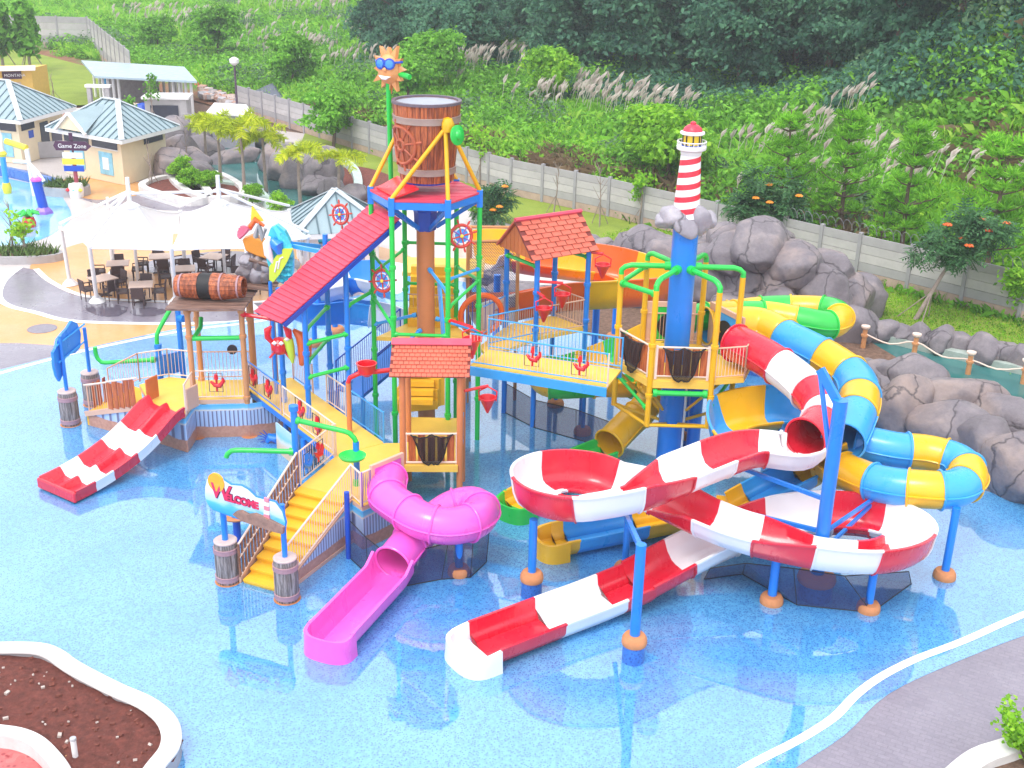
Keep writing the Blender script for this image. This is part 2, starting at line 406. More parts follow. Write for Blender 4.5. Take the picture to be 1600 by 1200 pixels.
mbk = MB(); ribbon(mbk, curve_px(ring_o, 0), 0.0, -0.28, 0.013); ribbon(mbk, curve_px(ring_i[::-1], 0), 0.0, 0.25, 0.013); structure('ring_edge_line', mbk, LINEW)
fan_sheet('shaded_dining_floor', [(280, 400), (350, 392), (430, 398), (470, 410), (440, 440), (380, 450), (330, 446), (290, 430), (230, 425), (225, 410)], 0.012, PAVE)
px_sheet('ochre_apron', [(90, 283), (150, 278), (260, 292), (215, 305), (150, 312), (100, 300)], 0.006, TANP)
px_sheet('grey_apron', [(-30, 262), (60, 268), (110, 290), (200, 300), (290, 285), (330, 270), (420, 300), (360, 330), (180, 322), (110, 305), (20, 275), (-30, 272)], 0.003, PAVE)
# the splash pool floor under its film of water
pool_edge = [(-160, 612), (-60, 592), (50, 566), (150, 541), (290, 512), (390, 500), (470, 484), (560, 462), (640, 445), (720, 440), (800, 470), (860, 503), (980, 543), (1140, 579), (1202, 592), (1262, 622), (1345, 660), (1460, 715), (1600, 783), (1760, 850)]
pool_low = [(1900, 925), (1760, 940), (1600, 994), (1490, 1037), (1412, 1072), (1369, 1100), (1319, 1150), (1244, 1200), (1150, 1270), (1000, 1400)]
pe = curve_px(pool_edge, 0, 0.6); pl = curve_px(pool_low, 0, 0.4)
sheet('splash_pool', pe+pl+[at(-200, 1400), at(-300, 900)], 0.018, POOL)
sheet('pool_corner_paving', pl+[at(1000, 1600), at(2300, 1600), at(2300, 925)], 0.012, PAVE)
mbk = MB(); ribbon(mbk, curve_px([(1100, 1245), (1166, 1200), (1250, 1156), (1303, 1122), (1334, 1090), (1372, 1061), (1428, 1032), (1506, 1002), (1600, 961), (1760, 900)], 0, 0.3), 0.10, -0.10, 0.023)
structure('pool_edge_line', mbk, LINEW)
mbk = MB(); ribbon(mbk, curve_px([(-160, 619), (-60, 600), (50, 570), (150, 544.5), (290, 517), (390, 505), (470, 489), (560, 467)], 0, 0.4), 0.11, -0.11, 0.023)
structure('far_pool_edge_line', mbk, LINEW)
# raised mosaic kerb along the back and the right of the pool
kl = curve_px([(980, 545), (1140, 581), (1202, 594), (1262, 624), (1345, 662), (1460, 717), (1600, 785), (1760, 855)], 0, 0.4)
ksh = MB(); sweep(ksh, kl, [(0.0, -0.02), (0.0, 0.3), (0.28, 0.3), (0.28, -0.02)]); pool_kerb = structure('pool_kerb', ksh, TILE)
kc = MB(); sweep(kc, kl[:22], [(-0.04, 0.302), (-0.04, 0.36), (0.36, 0.36), (0.36, 0.302)]); o = kc.obj('coping', OFFW, pool_kerb)
# beds behind that kerb
sheet('planting_bed', [k+V(0.0, 0.2, 0) for k in curve_px([(860, 505), (980, 545), (1140, 578), (1230, 600), (1340, 650)], 0, 0.6)]+[at(1400, 560), at(1300, 500), at(1100, 480), at(960, 470), at(870, 490)], 0.05, BROWN)
# toddler pool, far left
kp = [(-60, 272), (0, 277), (87, 297), (100, 312), (111, 332), (107, 347), (75, 370), (37, 382), (0, 394), (-80, 410)]
sheet('toddler_pool', curve_px(kp, 0, 0.5), 0.010, KIDDIE)
mbk = MB(); sweep(mbk, curve_px([(-60, 269), (0, 275), (50, 286), (90, 296)], 0, 0.5), [(0, 0), (0, 0.55), (0.3, 0.55), (0.3, 0)]); structure('toddler_pool_kerb', mbk, TILE)

# ---------------------------------------------------------------- lagoon and lazy river
lag = [(300, 205), (350, 222), (480, 238), (545, 262), (560, 300), (540, 345), (480, 335), (430, 330), (395, 300), (330, 288), (290, 275), (270, 250), (280, 225)]
sheet('lagoon', curve_px(lag, 0, 0.8, True), 0.016, WATER)
mbk = MB(); sweep(mbk, curve_px(lag, 0, 0.8, True), [(-0.25, 0), (-0.25, 0.35), (0.25, 0.35), (0.25, 0)], closed=True); structure('lagoon_rim', mbk, plain('pale green rim', (0.45, 0.56, 0.52), 0.7))
rv_f = [(1250, 505), (1310, 518), (1400, 540), (1500, 564), (1620, 592), (1760, 622)]
rv_n = [(1250, 545), (1330, 560), (1430, 590), (1540, 625), (1640, 660), (1760, 700)]
sheet('lazy_river', curve_px(rv_f, 0, 0.6)+curve_px(rv_n, 0, 0.6)[::-1], 0.016, WATER)
mbk = MB(); sweep(mbk, curve_px(rv_f, 0, 0.6), [(0.0, -0.05), (0.0, 0.30), (0.75, 0.30), (0.75, -0.05)]); structure('river_coping', mbk, plain('mossy coping', (0.36, 0.42, 0.38), 0.8, 0.2, 3))
lawn_n = [(1180, 470), (1300, 512), (1400, 535), (1500, 558), (1620, 586), (1760, 616)]
WB = [(26.5, 41.0), (20.95, 46.75), (15.6, 52.2), (10.0, 57.9), (5.0, 62.9), (-0.3, 67.4), (-7.0, 75.0), (-15.3, 85.5), (-22.0, 94.0)]   # foot of the perimeter wall
sheet('lawn_by_the_river', curve_px(lawn_n, 0, 0.6)+[V(x, y, 0) for x, y in WB[:6]], 0.022, LAWN)
sheet('bed_below_the_wall', [at(1180, 468), at(1000, 400), at(860, 372), at(700, 318), at(560, 262), at(470, 225)]+[V(x, y, 0) for x, y in WB[4:8][::-1]], 0.018, LAWN)
px_sheet('red_soil_bank', [(470, 262), (540, 258), (600, 270), (640, 300), (600, 330), (540, 305), (490, 290)], 0.030, SOIL)
sheet('far_lawn', [at(-40, 165), at(60, 168), at(165, 163), at(170, 130), at(135, 79), at(60, 77), at(-40, 77)], 0.024, LAWN)

# ---------------------------------------------------------------- perimeter wall: precast posts and planks
PANEL = [plain('precast panel', (0.46, 0.44, 0.445), 0.85, 0.12, 1.2, 0.3), plain('precast panel pale', (0.50, 0.475, 0.48), 0.85, 0.12, 1.6, 0.3), plain('precast panel dark', (0.375, 0.36, 0.375), 0.85, 0.12, 1.4, 0.3)]
STAINP = plain('precast panel stained by red earth', (0.45, 0.33, 0.27), 0.9, 0.2, 1.8, 0.3)
POSTM = plain('precast post', (0.33, 0.32, 0.345), 0.85, 0.12, 2)
wall = thing('perimeter_wall', 'long grey precast concrete wall of stacked panels below the wild hillside', 'wall', (20.9, 46.7, 0))
def wall_run(pts, parent, h=2.05, bay=2.25, rows=5):
    d0 = Vector((0, 0)); segs = []
    line = [Vector(p) for p in pts]; acc = []
    for a, b_ in zip(line[:-1], line[1:]):
        n = max(1, round((b_-a).length/bay))
        for i in range(n): acc.append((a.lerp(b_, i/n), a.lerp(b_, (i+1)/n)))
    for k, (a, b_) in enumerate(acc):
        an = math.atan2((b_-a).y, (b_-a).x); l = (b_-a).length; hh = h/rows
        key = ('panel', round(l, 3), round(h, 2))
        for r_ in range(rows):
            mt = STAINP if r_ == 0 else PANEL[(k*3+r_*5) % 3]
            kk = key+(mt.name,)
            if kk not in MESHES:
                mb = MB(); mb.box((0, 0, 0), (l-0.02, 0.07, hh-0.018)); me_o = mb.obj('panel', mt); MESHES[kk] = me_o.data; bpy.data.objects.remove(me_o)
            c = (a+b_)/2
            share('panel', MESHES[kk], (c.x+random.uniform(-.006, .006), c.y, hh*(r_+0.5)+0.02), parent, (0, 0, an))
        if ('post', h) not in MESHES:
            mb = MB(); mb.box((0, 0, (h+0.12)/2), (0.17, 0.19, h+0.12)); me_o = mb.obj('post', POSTM); MESHES[('post', h)] = me_o.data; bpy.data.objects.remove(me_o)
        share('post', MESHES[('post', h)], (a.x, a.y, 0), parent, (0, 0, an))
MESHES = {}
wall_run(WB, wall)
wl2 = thing('far_perimeter_wall', 'pale concrete wall enclosing the far lawn beyond the long shed', 'wall', (-46.9, 131, 0))
wall_run([(-70, 133.0), (-46.5, 132.0), (-33.0, 103.0)], wl2, 3.4, 3.2, 5)

# coils of razor wire along the top of the wall
wire = thing('razor_wire', 'coiled razor wire along the top of the precast wall', 'razor wire', (15, 53, 2.1))
for (a, b_) in ((Vector((21.5, 46.2)), Vector((11.0, 56.9))),):
    n = 640; pts = []
    for i in range(n):
        f = i/(n-1); c = a.lerp(b_, f); an = f*2*PI*36
        dx = (b_-a).normalized()
        pts.append(V(c.x+dx.x*0.10*math.sin(an)-0.16*dx.y*math.cos(an)*0.4, c.y+dx.y*0.1*math.sin(an), 2.38+0.23*math.cos(an)))
    MB().tube(pts, 0.012, 4).obj('coil', plain('dull wire', (0.2, 0.2, 0.23), .5), wire)

# ---------------------------------------------------------------- planters in the foreground
pl_o = [(-120, 1030), (-40, 1006), (0, 1003), (62, 1004), (94, 1014), (125, 1035), (187, 1067), (237, 1089), (269, 1114), (281, 1140), (278, 1166), (260, 1191), (225, 1230), (150, 1270)]
line = curve_px(pl_o, 0.42, 0.15)
planter = thing('curved_planter', 'white curved kerb planter filled with bare red soil in the foreground', 'planter', at(120, 1120))
mbk = MB(); sweep(mbk, [Vector((p.x, p.y, 0)) for p in line], [(0.0, 0.0), (0.0, 0.36), (-0.3, 0.36), (-0.3, 0.0)]); mbk.obj('wall', CONC, planter)
mbk = MB(); sweep(mbk, [Vector((p.x, p.y, 0)) for p in line], [(0.03, 0.361), (0.03, 0.40), (0.0, 0.425), (-0.33, 0.425), (-0.36, 0.40), (-0.36, 0.361)]); mbk.obj('coping', KERBW, planter)
a_o = [(-120, 1128), (-50, 1126), (0, 1131), (35, 1136), (65, 1148), (90, 1170), (112, 1200), (125, 1240)]
ln2 = curve_px(a_o, 0.42, 0.12)
mbk = MB(); sweep(mbk, [Vector((p.x, p.y, 0)) for p in ln2], [(0.0, 0.0), (0.0, 0.40), (-0.02, 0.425), (-0.28, 0.425), (-0.3, 0.40), (-0.3, 0.0)]); mbk.obj('inner_kerb', KERBW, planter)
g = 60; bed = MB(); bp = []
x0, x1, y0, y1 = -12.5, -5.8, 16.8, 22.2
for j in range(g+1):
    for i in range(g+1):
        x = x0+(x1-x0)*i/g; y = y0+(y1-y0)*j/g
        bp.append((x, y, 0.27+0.07*noise.noise((x*1.3, y*1.3, 3))+0.03*noise.noise((x*5, y*5, 8))))
# keep only soil inside the kerb
def inside(p, poly):
    c = False; n = len(poly)
    for i in range(n):
        a, b_ = poly[i], poly[(i+1) % n]
        if (a[1] > p[1]) != (b_[1] > p[1]) and p[0] < (b_[0]-a[0])*(p[1]-a[1])/(b_[1]-a[1])+a[0]: c = not c
    return c
poly = [(p.x, p.y) for p in line]+[(-8, 15), (-14, 15)]
poly2 = [(p.x, p.y) for p in ln2]+[(-8.6, 14), (-14, 14)]
fs = []
for j in range(g):
    for i in range(g):
        c = ((bp[j*(g+1)+i][0]+bp[j*(g+1)+i+1][0])/2, (bp[j*(g+1)+i][1]+bp[(j+1)*(g+1)+i][1])/2)
        if inside(c, poly) and not inside(c, poly2): fs.append((j*(g+1)+i, j*(g+1)+i+1, (j+1)*(g+1)+i+1, (j+1)*(g+1)+i))
bed.add(bp, fs, 0, True); bed.obj('soil', SOIL, planter)
mb = MB(); gg = random.Random(9)                      # clods, stones and twigs lying on the soil
for i in range(520):
    x, y = gg.uniform(x0, x1), gg.uniform(y0, y1)
    if inside((x, y), poly) and not inside((x, y), poly2):
        s_ = gg.choice((.02, .03, .035, .05, .07)); mb.box((x, y, .29+.07*noise.noise((x*1.3, y*1.3, 3))), (s_*1.5, s_, s_*.8), 0, 0 if gg.random() < .72 else 1, Matrix.Rotation(gg.uniform(0, 6), 3, 'Z') @ Matrix.Rotation(gg.uniform(-.7, .7), 3, 'X'))
o = mb.obj('clods', [soil_mat('soil clod', (0.26, 0.08, 0.055)), plain('pale stone', (0.5, 0.42, 0.38), .9)], planter); o['kind'] = 'stuff'
pm = MB()
P0 = at(-45, 1235)
pm.lathe((P0.x, P0.y, 0.03), [(1.75, 0.0), (1.6, 0.05), (0.0, 0.09)], 40); pm.obj('red_mosaic_floor', mosaic_mat('red mosaic', (0.5, 0.03, 0.05), (0.3, 0.01, 0.02), (0.6, 0.2, 0.18), 8, 1.5, 0.2, 0), planter)
p = at(118, 1183, 0.25); pp = thing('standpipe', 'small white capped pipe standing in the red soil planter', 'pipe', p)
MB().cyl(p, p+V(0, 0, 0.42), 0.055, 0.055).obj('pipe', OFFW, pp); MB().cyl(p+V(0, 0, 0.40), p+V(0, 0, 0.45), 0.065, 0.06).obj('cap', GREYM, pp)
MB().box(p+V(0.04, -0.05, -0.02), (0.42, 0.3, 0.06), 0.3).obj('base_tile', TANP, pp)
# planter, lower right corner
ln3 = curve_px([(1380, 1290), (1472, 1203), (1516, 1169), (1562, 1153), (1610, 1133), (1700, 1090)], 0.42, 0.2)
corner = thing('corner_planter', 'white kerb planter with a leafy shrub at the grey paving corner', 'planter', at(1590, 1190))
mbk = MB(); sweep(mbk, [Vector((p.x, p.y, 0)) for p in ln3], [(0.0, 0.0), (0.0, 0.40), (-0.03, 0.43), (-0.42, 0.43), (-0.45, 0.40), (-0.45, 0.0)]); mbk.obj('kerb', KERBW, corner)
sheet('soil', [(p.x+0.3, p.y-0.2) for p in ln3]+[at(1800, 1200).xy, at(1800, 1300).xy], 0.2, BROWN, None)
bpy.data.objects['soil.001' if 'soil.001' in bpy.data.objects else 'soil'].parent = corner
bpy.data.objects['soil.001' if 'soil.001' in bpy.data.objects else 'soil'].matrix_parent_inverse = Matrix.Translation(-Vector(corner.location))
# ================================================================ THE PLAY STRUCTURE
D1, D2 = 1.25, 3.3                       # deck levels
def rail(par, p, q, mat, h=0.95, gap=0.115, z0=0.06, bal=None, r=0.024, ends=True, names=('top_rail', 'bottom_rail', 'balusters')):
    p = Vector(p); q = Vector(q); l = (q-p).length; d = (q-p)/l
    MB().tube([p+V(0, 0, h), q+V(0, 0, h)], r, 8).obj(names[0], mat, par)
    MB().tube([p+V(0, 0, z0+0.04), q+V(0, 0, z0+0.04)], r*0.8, 6).obj(names[1], mat, par)
    mb = MB(); n = max(2, int(l/gap))
    for i in range(1, n): 
        a = p.lerp(q, i/n); mb.cyl(a+V(0, 0, z0+0.04), a+V(0, 0, h), 0.009, None, 5, cap=False)
    if ends:
        for e in (p, q): mb.cyl(e+V(0, 0, 0.0), e+V(0, 0, h+0.02), r*1.05, None, 8)
    o = mb.obj(names[2], bal or mat, par); o['kind'] = 'stuff' if False else 'thing'; del o['kind']
def post(par, x, y, z0, z1, r, mat, name='post', collar=None, n=14):
    o = MB().cyl((x, y, z0), (x, y, z1), r, None, n).obj(name, mat, par)
    if collar:
        for z in collar: MB().lathe((x, y, z), [(r*1.0, -0.06), (r*1.35, -0.05), (r*1.35, 0.05), (r*1.0, 0.06)], n).obj('collar', mat, o)
    return o
def mural(name, zt):
    M, t, b = newmat(name); p = geo_pos(t)
    sep = N(t, 'ShaderNodeSeparateXYZ'); L(t, p, sep.inputs[0])
    s = N(t, 'ShaderNodeMath', operation='ADD'); L(t, sep.outputs[0], s.inputs[0]); L(t, sep.outputs[1], s.inputs[1])
    sm = N(t, 'ShaderNodeMath', operation='MULTIPLY'); L(t, s.outputs[0], sm.inputs[0]); sm.inputs[1].default_value = 7.0
    fr = N(t, 'ShaderNodeMath', operation='FRACT'); L(t, sm.outputs[0], fr.inputs[0])
    picket = ramp(t, fr.outputs[0], [(0.12, (0.16, 0.15, 0.26)), (0.22, (0.38, 0.50, 0.72)), (0.8, (0.50, 0.60, 0.80)), (0.9, (0.16, 0.15, 0.26))])
    nz = noise_t(t, p, 2.2, 4); za = N(t, 'ShaderNodeMath', operation='MULTIPLY_ADD'); L(t, nz, za.inputs[0]); za.inputs[1].default_value = 0.16; L(t, sep.outputs[2], za.inputs[2])
    sc = N(t, 'ShaderNodeMath', operation='DIVIDE'); L(t, za.outputs[0], sc.inputs[0]); sc.inputs[1].default_value = zt+0.08
    sand = ramp(t, noise_t(t, p, 9, 4), [(0.3, (0.46, 0.20, 0.13)), (0.7, (0.60, 0.30, 0.20))])
    a1 = mix(t, ramp(t, sc.outputs[0], [(0.36, 0.0), (0.38, 1.0)]), sand, picket)
    sea = ramp(t, sc.outputs[0], [(0.80, (0.72, 0.66, 0.62)), (0.83, (0.20, 0.55, 0.80)), (0.95, (0.06, 0.40, 0.76))])
    L(t, mix(t, ramp(t, sc.outputs[0], [(0.77, 0.0), (0.78, 1.0)]), a1, sea), b.inputs['Base Color']); b.inputs['Roughness'].default_value = 0.35
    b.inputs['Coat Weight'].default_value = 0.2
    return M
MURAL = mural('painted beach fence mural', 1.2)
BEACH, t, b = newmat('painted beach board'); p = geo_pos(t); sep = N(t, 'ShaderNodeSeparateXYZ'); L(t, p, sep.inputs[0]); za = N(t, 'ShaderNodeMath', operation='MULTIPLY_ADD'); L(t, noise_t(t, p, 2.5, 4), za.inputs[0]); za.inputs[1].default_value = .3; L(t, sep.outputs[2], za.inputs[2])
L(t, ramp(t, za.outputs[0], [(.3, (0.72, 0.50, 0.30)), (.55, (0.76, 0.62, 0.45)), (.68, (0.70, 0.74, 0.76)), (.8, (0.25, 0.60, 0.75)), (1.0, (0.45, 0.68, 0.80))]), b.inputs['Base Color']); b.inputs['Roughness'].default_value = .4
def skirt(par, pts, z0, z1, mat, name='painted_skirt', th=0.05):
    for a, b_ in zip(pts[:-1], pts[1:]):
        MB().beam((a[0], a[1], (z0+z1)/2), (b_[0], b_[1], (z0+z1)/2), th, z1-z0).obj(name, mat, par)
def deck(par, pts, z, mat=None, th=0.12, name='deck', edge=None):
    return MB().prism(pts, z-th, z, 0, 1).obj(name, [mat or DECK, edge or mat or DECK], par)
def wood_mat(name, a, b_, rough=0.6, axis=(30, 30, 1.2), ringed=False):
    M, t, b = newmat(name); p = coords(t)
    g = noise_t(t, stretch(t, p, axis), 1.0, 6, 0.7)
    col = ramp(t, g, [(0.30, dk(a, 0.5)), (0.45, a), (0.6, b_), (0.75, dk(a, 0.8))])
    L(t, col, b.inputs['Base Color']); b.inputs['Roughness'].default_value = rough; bump(t, b, g, 0.4, 0.02)
    return M
STUMPW = wood_mat('carved weathered wood', (0.14, 0.11, 0.10), (0.42, 0.36, 0.35), 0.6, (16, 16, 0.9))
STUMPT = plain('pale wood top', (0.55, 0.42, 0.40), 0.7, 0.12, 8)
HOOPM = plain('faded hoop', (0.38, 0.22, 0.25), 0.6, 0.12, 6)
BARRELW = wood_mat('brown barrel wood', (0.25, 0.06, 0.025), (0.55, 0.15, 0.05), 0.45, (14, 14, 0.7))
PLANKO = wood_mat('orange brown plank', (0.36, 0.075, 0.018), (0.60, 0.16, 0.04), 0.5, (18, 18, 1.2))
DECKW = wood_mat('grey brown plank', (0.16, 0.09, 0.07), (0.30, 0.18, 0.14), 0.6, (1.2, 14, 14))
NETM, t, b = newmat('black net'); p = geo_pos(t)
def net_alpha(t, b, dens, scale, col, wv=None):
    w1 = N(t, 'ShaderNodeTexWave', Scale=scale, wave_type='BANDS', bands_direction='DIAGONAL'); w2 = N(t, 'ShaderNodeTexWave', Scale=scale, wave_type='BANDS', bands_direction='Z')
    L(t, geo_pos(t), w1.inputs['Vector']); L(t, geo_pos(t), w2.inputs['Vector'])
    mx = N(t, 'ShaderNodeMath', operation='MAXIMUM'); L(t, w1.outputs['Fac'], mx.inputs[0]); L(t, w2.outputs['Fac'], mx.inputs[1])
    L(t, ramp(t, mx.outputs[0], [(0.75, dens), (0.95, 1.0)]), b.inputs['Alpha']); b.inputs['Base Color'].default_value = (*col, 1); b.inputs['Roughness'].default_value = 0.9
net_alpha(t, b, 0.62, 16, (0.008, 0.008, 0.012))
MESHM, t, b = newmat('dark safety mesh'); net_alpha(t, b, 0.36, 24, (0.03, 0.045, 0.14))

# ---------------------------------------------------------------- wooden barrel bollards
def bollard(P, label, h=1.15, r=0.29):
    T = thing('barrel_bollard', label, 'bollard', P, 'carved barrel bollards at the stair entrances')
    mb = MB(); n = 32; prof = [(r*0.93, 0.02), (r*0.98, 0.15), (r*1.0, h*0.5), (r*0.97, h*0.9), (r*0.93, h)]
    vs = []; 
    for (rr, z) in prof:
        for j in range(n):
            a = 2*PI*j/n; k = 1-0.03*(j % 4 == 0); vs.append((P[0]+rr*k*math.cos(a), P[1]+rr*k*math.sin(a), P[2]+z))
    fs = [(i*n+j, i*n+(j+1) % n, (i+1)*n+(j+1) % n, (i+1)*n+j) for i in range(len(prof)-1) for j in range(n)]
    mb.add(vs, fs, 0, True); mb.obj('body', STUMPW, T)
    MB().lathe(P, [(r*0.96, h-0.03), (r*0.98, h), (r*0.9, h+0.02), (0, h+0.02)], 28).obj('top', STUMPT, T)
    for z in (0.16, h*0.80): MB().lathe(Vector(P)+V(0, 0, z), [(r*0.98, -0.07), (r*1.06, -0.06), (r*1.04, 0), (r*1.06, 0.06), (r*0.98, 0.07)], 28, cap=False).obj('hoop', HOOPM, T)
    MB().lathe(P, [(r*1.12, 0), (r*1.12, 0.022), (0, 0.022)], 24).obj('base_plate', FOOT, T)
    return T
BL_, BR_ = at(357, 908), at(449, 936)
bollard(BL_, 'carved wooden barrel bollard under the left post of the welcome sign')
bollard(BR_, 'carved wooden barrel bollard with a swirl knot under the right sign post')
E1_, E2_ = at(111, 663), at(146, 632)
bollard(E1_, 'wooden barrel bollard under the near post of the blue fish sign')
bollard(E2_, 'wooden barrel bollard behind the plank railing under the far fish sign post')

# ---------------------------------------------------------------- left platform with entry steps and tower
lp = thing('play_platform', 'low yellow platform with beige railings at the left end of the play structure', 'play platform', (-9.7, 34.2, 0))
FL, FR, BK_R, BK_L = V(-9.71, 33.36, 0), V(-8.14, 33.54, 0), V(-8.28, 35.15, 0), V(-9.9, 35.0, 0)
sA, sB = at(236, 632, D1), at(288, 648, D1)      # head of the double slide
sA.z = sB.z = 0
W0 = at(150, 655); W1 = V(-12.9, 35.3, 0)
dk_pts = [sA, sB, FL, FR, BK_R, BK_L, V(-11.0, 35.2, 0), V(-11.75, 34.5, 0)]
deck(lp, dk_pts, D1, DECK, 0.14, edge=BEIGE)
skirt(lp, [sB, V(-9.72, 33.30, 0), V(-8.1, 33.48, 0), V(-6.9, 34.0, 0)], 0.02, D1-0.141, MURAL)
skirt(lp, [sA+V(-.35, .12, 0), sA, sB], 0.02, D1-0.141, MURAL)
for k in range(5):                                # entry steps rising to the right
    z = 0.45+0.16*k; f0 = k/5; 
    a = V(-13.35, 34.05, 0).lerp(sA+V(-.3, .1, 0), f0); b_ = V(-13.0, 35.25, 0).lerp(V(-11.75, 34.6, 0), f0)
    c = V(-13.35, 34.05, 0).lerp(sA+V(-.3, .1, 0), f0+0.21); d = V(-13.0, 35.25, 0).lerp(V(-11.75, 34.6, 0), f0+0.21)
    MB().prism([a, c, d, b_], 0.02, z).obj('step', STEPY, lp)
a = V(-13.37, 34.0, 0); c = sA+V(-.3, 0.04, 0)
MB().beam(a+V(0, 0, 0.42), c+V(0, 0, 1.13), 0.05, 0.16).obj('stringer', BEIGE, lp)
MB().slab([a+V(.1, .03, 0.02), c+V(0, .03, 0.02), c+V(0, .03, 1.06), a+V(.1, .03, 0.35)], 0.03).obj('painted_side', MURAL, lp)
# plank railing along the steps
p0 = V(-13.3, 33.98, 0); p1 = sA+V(-.36, 0.02, 0)
for i in range(5):
    f = 0.47+i*0.105; q = p0.lerp(p1, f); z = 0.52+f*0.72
    d = (p1-p0).normalized()
    MB().beam(q+V(0, 0, z-0.05), q+V(0, 0, z+0.83+0.05*math.sin(i*2.3)), 0.035, 0.215, up=d).obj('plank', PLANKO, lp, 0.01)
for i in range(3):
    f = 0.02+i*0.05; q = p0.lerp(p1, f)+V(0.05, 0.5+i*0.27, 0); MB().beam(q+V(0, 0, 0.4), q+V(0, 0, 1.3), 0.035, 0.17, up=(0.2, 1, 0)).obj('plank', PLANKO, lp, 0.01)
for (f0, f1) in ((0.0, 0.44), (0.44, 1.0)):
    q0 = p0.lerp(p1, f0)+V(0, 0, 0.5+0.72*f0); q1 = p0.lerp(p1, f1)+V(0, 0, 0.5+0.72*f1)
    MB().tube([q0+V(0, 0, 0.9), q1+V(0, 0, 0.88)], 0.03, 8).obj('handrail', CREAM, lp)
rail(lp, p0.lerp(p1, 0.05)+V(0, 0, 0.5), p0.lerp(p1, 0.42)+V(0, 0, 0.78), BEIGE, 0.9, 0.11, 0.0)
bk0 = V(-13.0, 35.3, 0.5); bk1 = V(-11.8, 34.75, D1); bk2 = V(-11.0, 35.2, D1)
rail(lp, bk0, bk1, BEIGE, 0.95, 0.12); rail(lp, bk1, bk2, CREAM); rail(lp, bk2, BK_L+V(0, 0, D1), CREAM)
rail(lp, BK_L+V(0, 0.02, D1), BK_R+V(0, 0.02, D1), BEIGE); rail(lp, FL+V(0, 0, D1), FR+V(0, 0, D1), CREAM); 
rail(lp, sB+V(0.05, 0.02, D1), FL+V(0, 0, D1), CREAM, 0.95, 0.12)
for q, lab in ((sA+V(-.15, .12, 0), 0), (sB+V(.05, .18, 0), 1)):
    MB().beam(q+V(0, 0, D1+.38), q+V(0.22, 0.5, D1+.38), 0.05, .72, up=(0, 0, 1)).obj('slide_gate', BEIGE if lab else BARN, lp, 0.02)
for (q, z1) in ((FL, 4.2), (FR, 4.2), (BK_L, 4.25), (BK_R, 4.25)):
    o = post(lp, q.x, q.y, 0, z1, 0.085, TAN, 'post', (1.3, 3.3, 4.1)); MB().lathe(q, [(0.26, 0), (0.26, 0.02), (0, 0.02)], 18).obj('foot_plate', FOOT, o)
for (a, b_) in ((FL, FR), (FR, BK_R), (BK_R, BK_L), (BK_L, FL)): MB().tube([a+V(0, 0, 4.16), b_+V(0, 0, 4.16)], 0.06, 10).obj('top_beam', TAN, lp)
MB().tube([FL+V(0.1, 0, 3.25), FR+V(-.1, 0, 3.25)], 0.075, 10).obj('spray_pipe', GREEN, lp)
MB().tube([FL+V(0.12, -.05, 3.25), FL+V(.2, 0.6, 3.4), FL+V(.15, 0.9, 3.6)], 0.07, 10).obj('spray_pipe', GREEN, lp)
for i in range(6): 
    y = 33.2+i*0.36; MB().box((-9.1, y, 4.28), (2.3, 0.33, 0.06), 0.08).obj('roof_board', DECKW, lp)
MB().cyl(V(-8.9, 35.2, D1+1.0), V(-8.9, 35.2, D1+1.0)+V(0, -0.06, 0), 0.16, None, 16).obj('steering_wheel', DARK, lp)
# the split barrel lying on top of it
bx = thing('fallen_barrel', 'big split wooden barrel lying on its side on the plank roof', 'barrel', V(-9.15, 34.0, 4.3))
ax = Vector((1.0, -0.10, 0.03)).normalized(); c0 = V(-9.15, 33.95, 4.72)
sdv = ax.cross(Vector((0, 0, 1))).normalized(); upv = sdv.cross(ax)
for k in range(18):
    a0 = 2*PI*k/18; a1 = 2*PI*(k+0.93)/18
    for (s0, s1, nm) in ((-1.0, -0.26, 0), (0.13, 1.08, 1)):
        mb = MB(); vs = []
        for j in range(6):
            s_ = s0+(s1-s0)*j/5; rr = 0.41-0.10*(s_/1.05)**2
            for (aa, dr) in ((a0, 0), (a1, 0), (a1, -0.05), (a0, -0.05)):
                vs.append(c0+ax*s_+(sdv*math.cos(aa)+upv*math.sin(aa))*(rr+dr+0.008*math.sin(k*3.1)))
        fs = [(j*4+i, j*4+(i+1) % 4, (j+1)*4+(i+1) % 4, (j+1)*4+i) for j in range(5) for i in range(4)]+[(3, 2, 1, 0), (20, 21, 22, 23)]
        mb.add(vs, fs); mb.obj('stave', BARRELW, bx)
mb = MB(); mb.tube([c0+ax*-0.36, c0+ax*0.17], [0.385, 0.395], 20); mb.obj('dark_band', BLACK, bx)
for s_ in (-0.82, 0.43, 0.95): 
    rr = 0.42-0.10*(s_/1.05)**2; mb = MB(); mb.tube([c0+ax*(s_-.03), c0+ax*(s_+.03)], rr+0.01, 20, cap=False); mb.obj('hoop', HOOPM, bx)
mb = MB(); mb.tube([c0+ax*-0.95, c0+ax*-0.92], 0.31, 20); mb.obj('lid', BARRELW, bx)

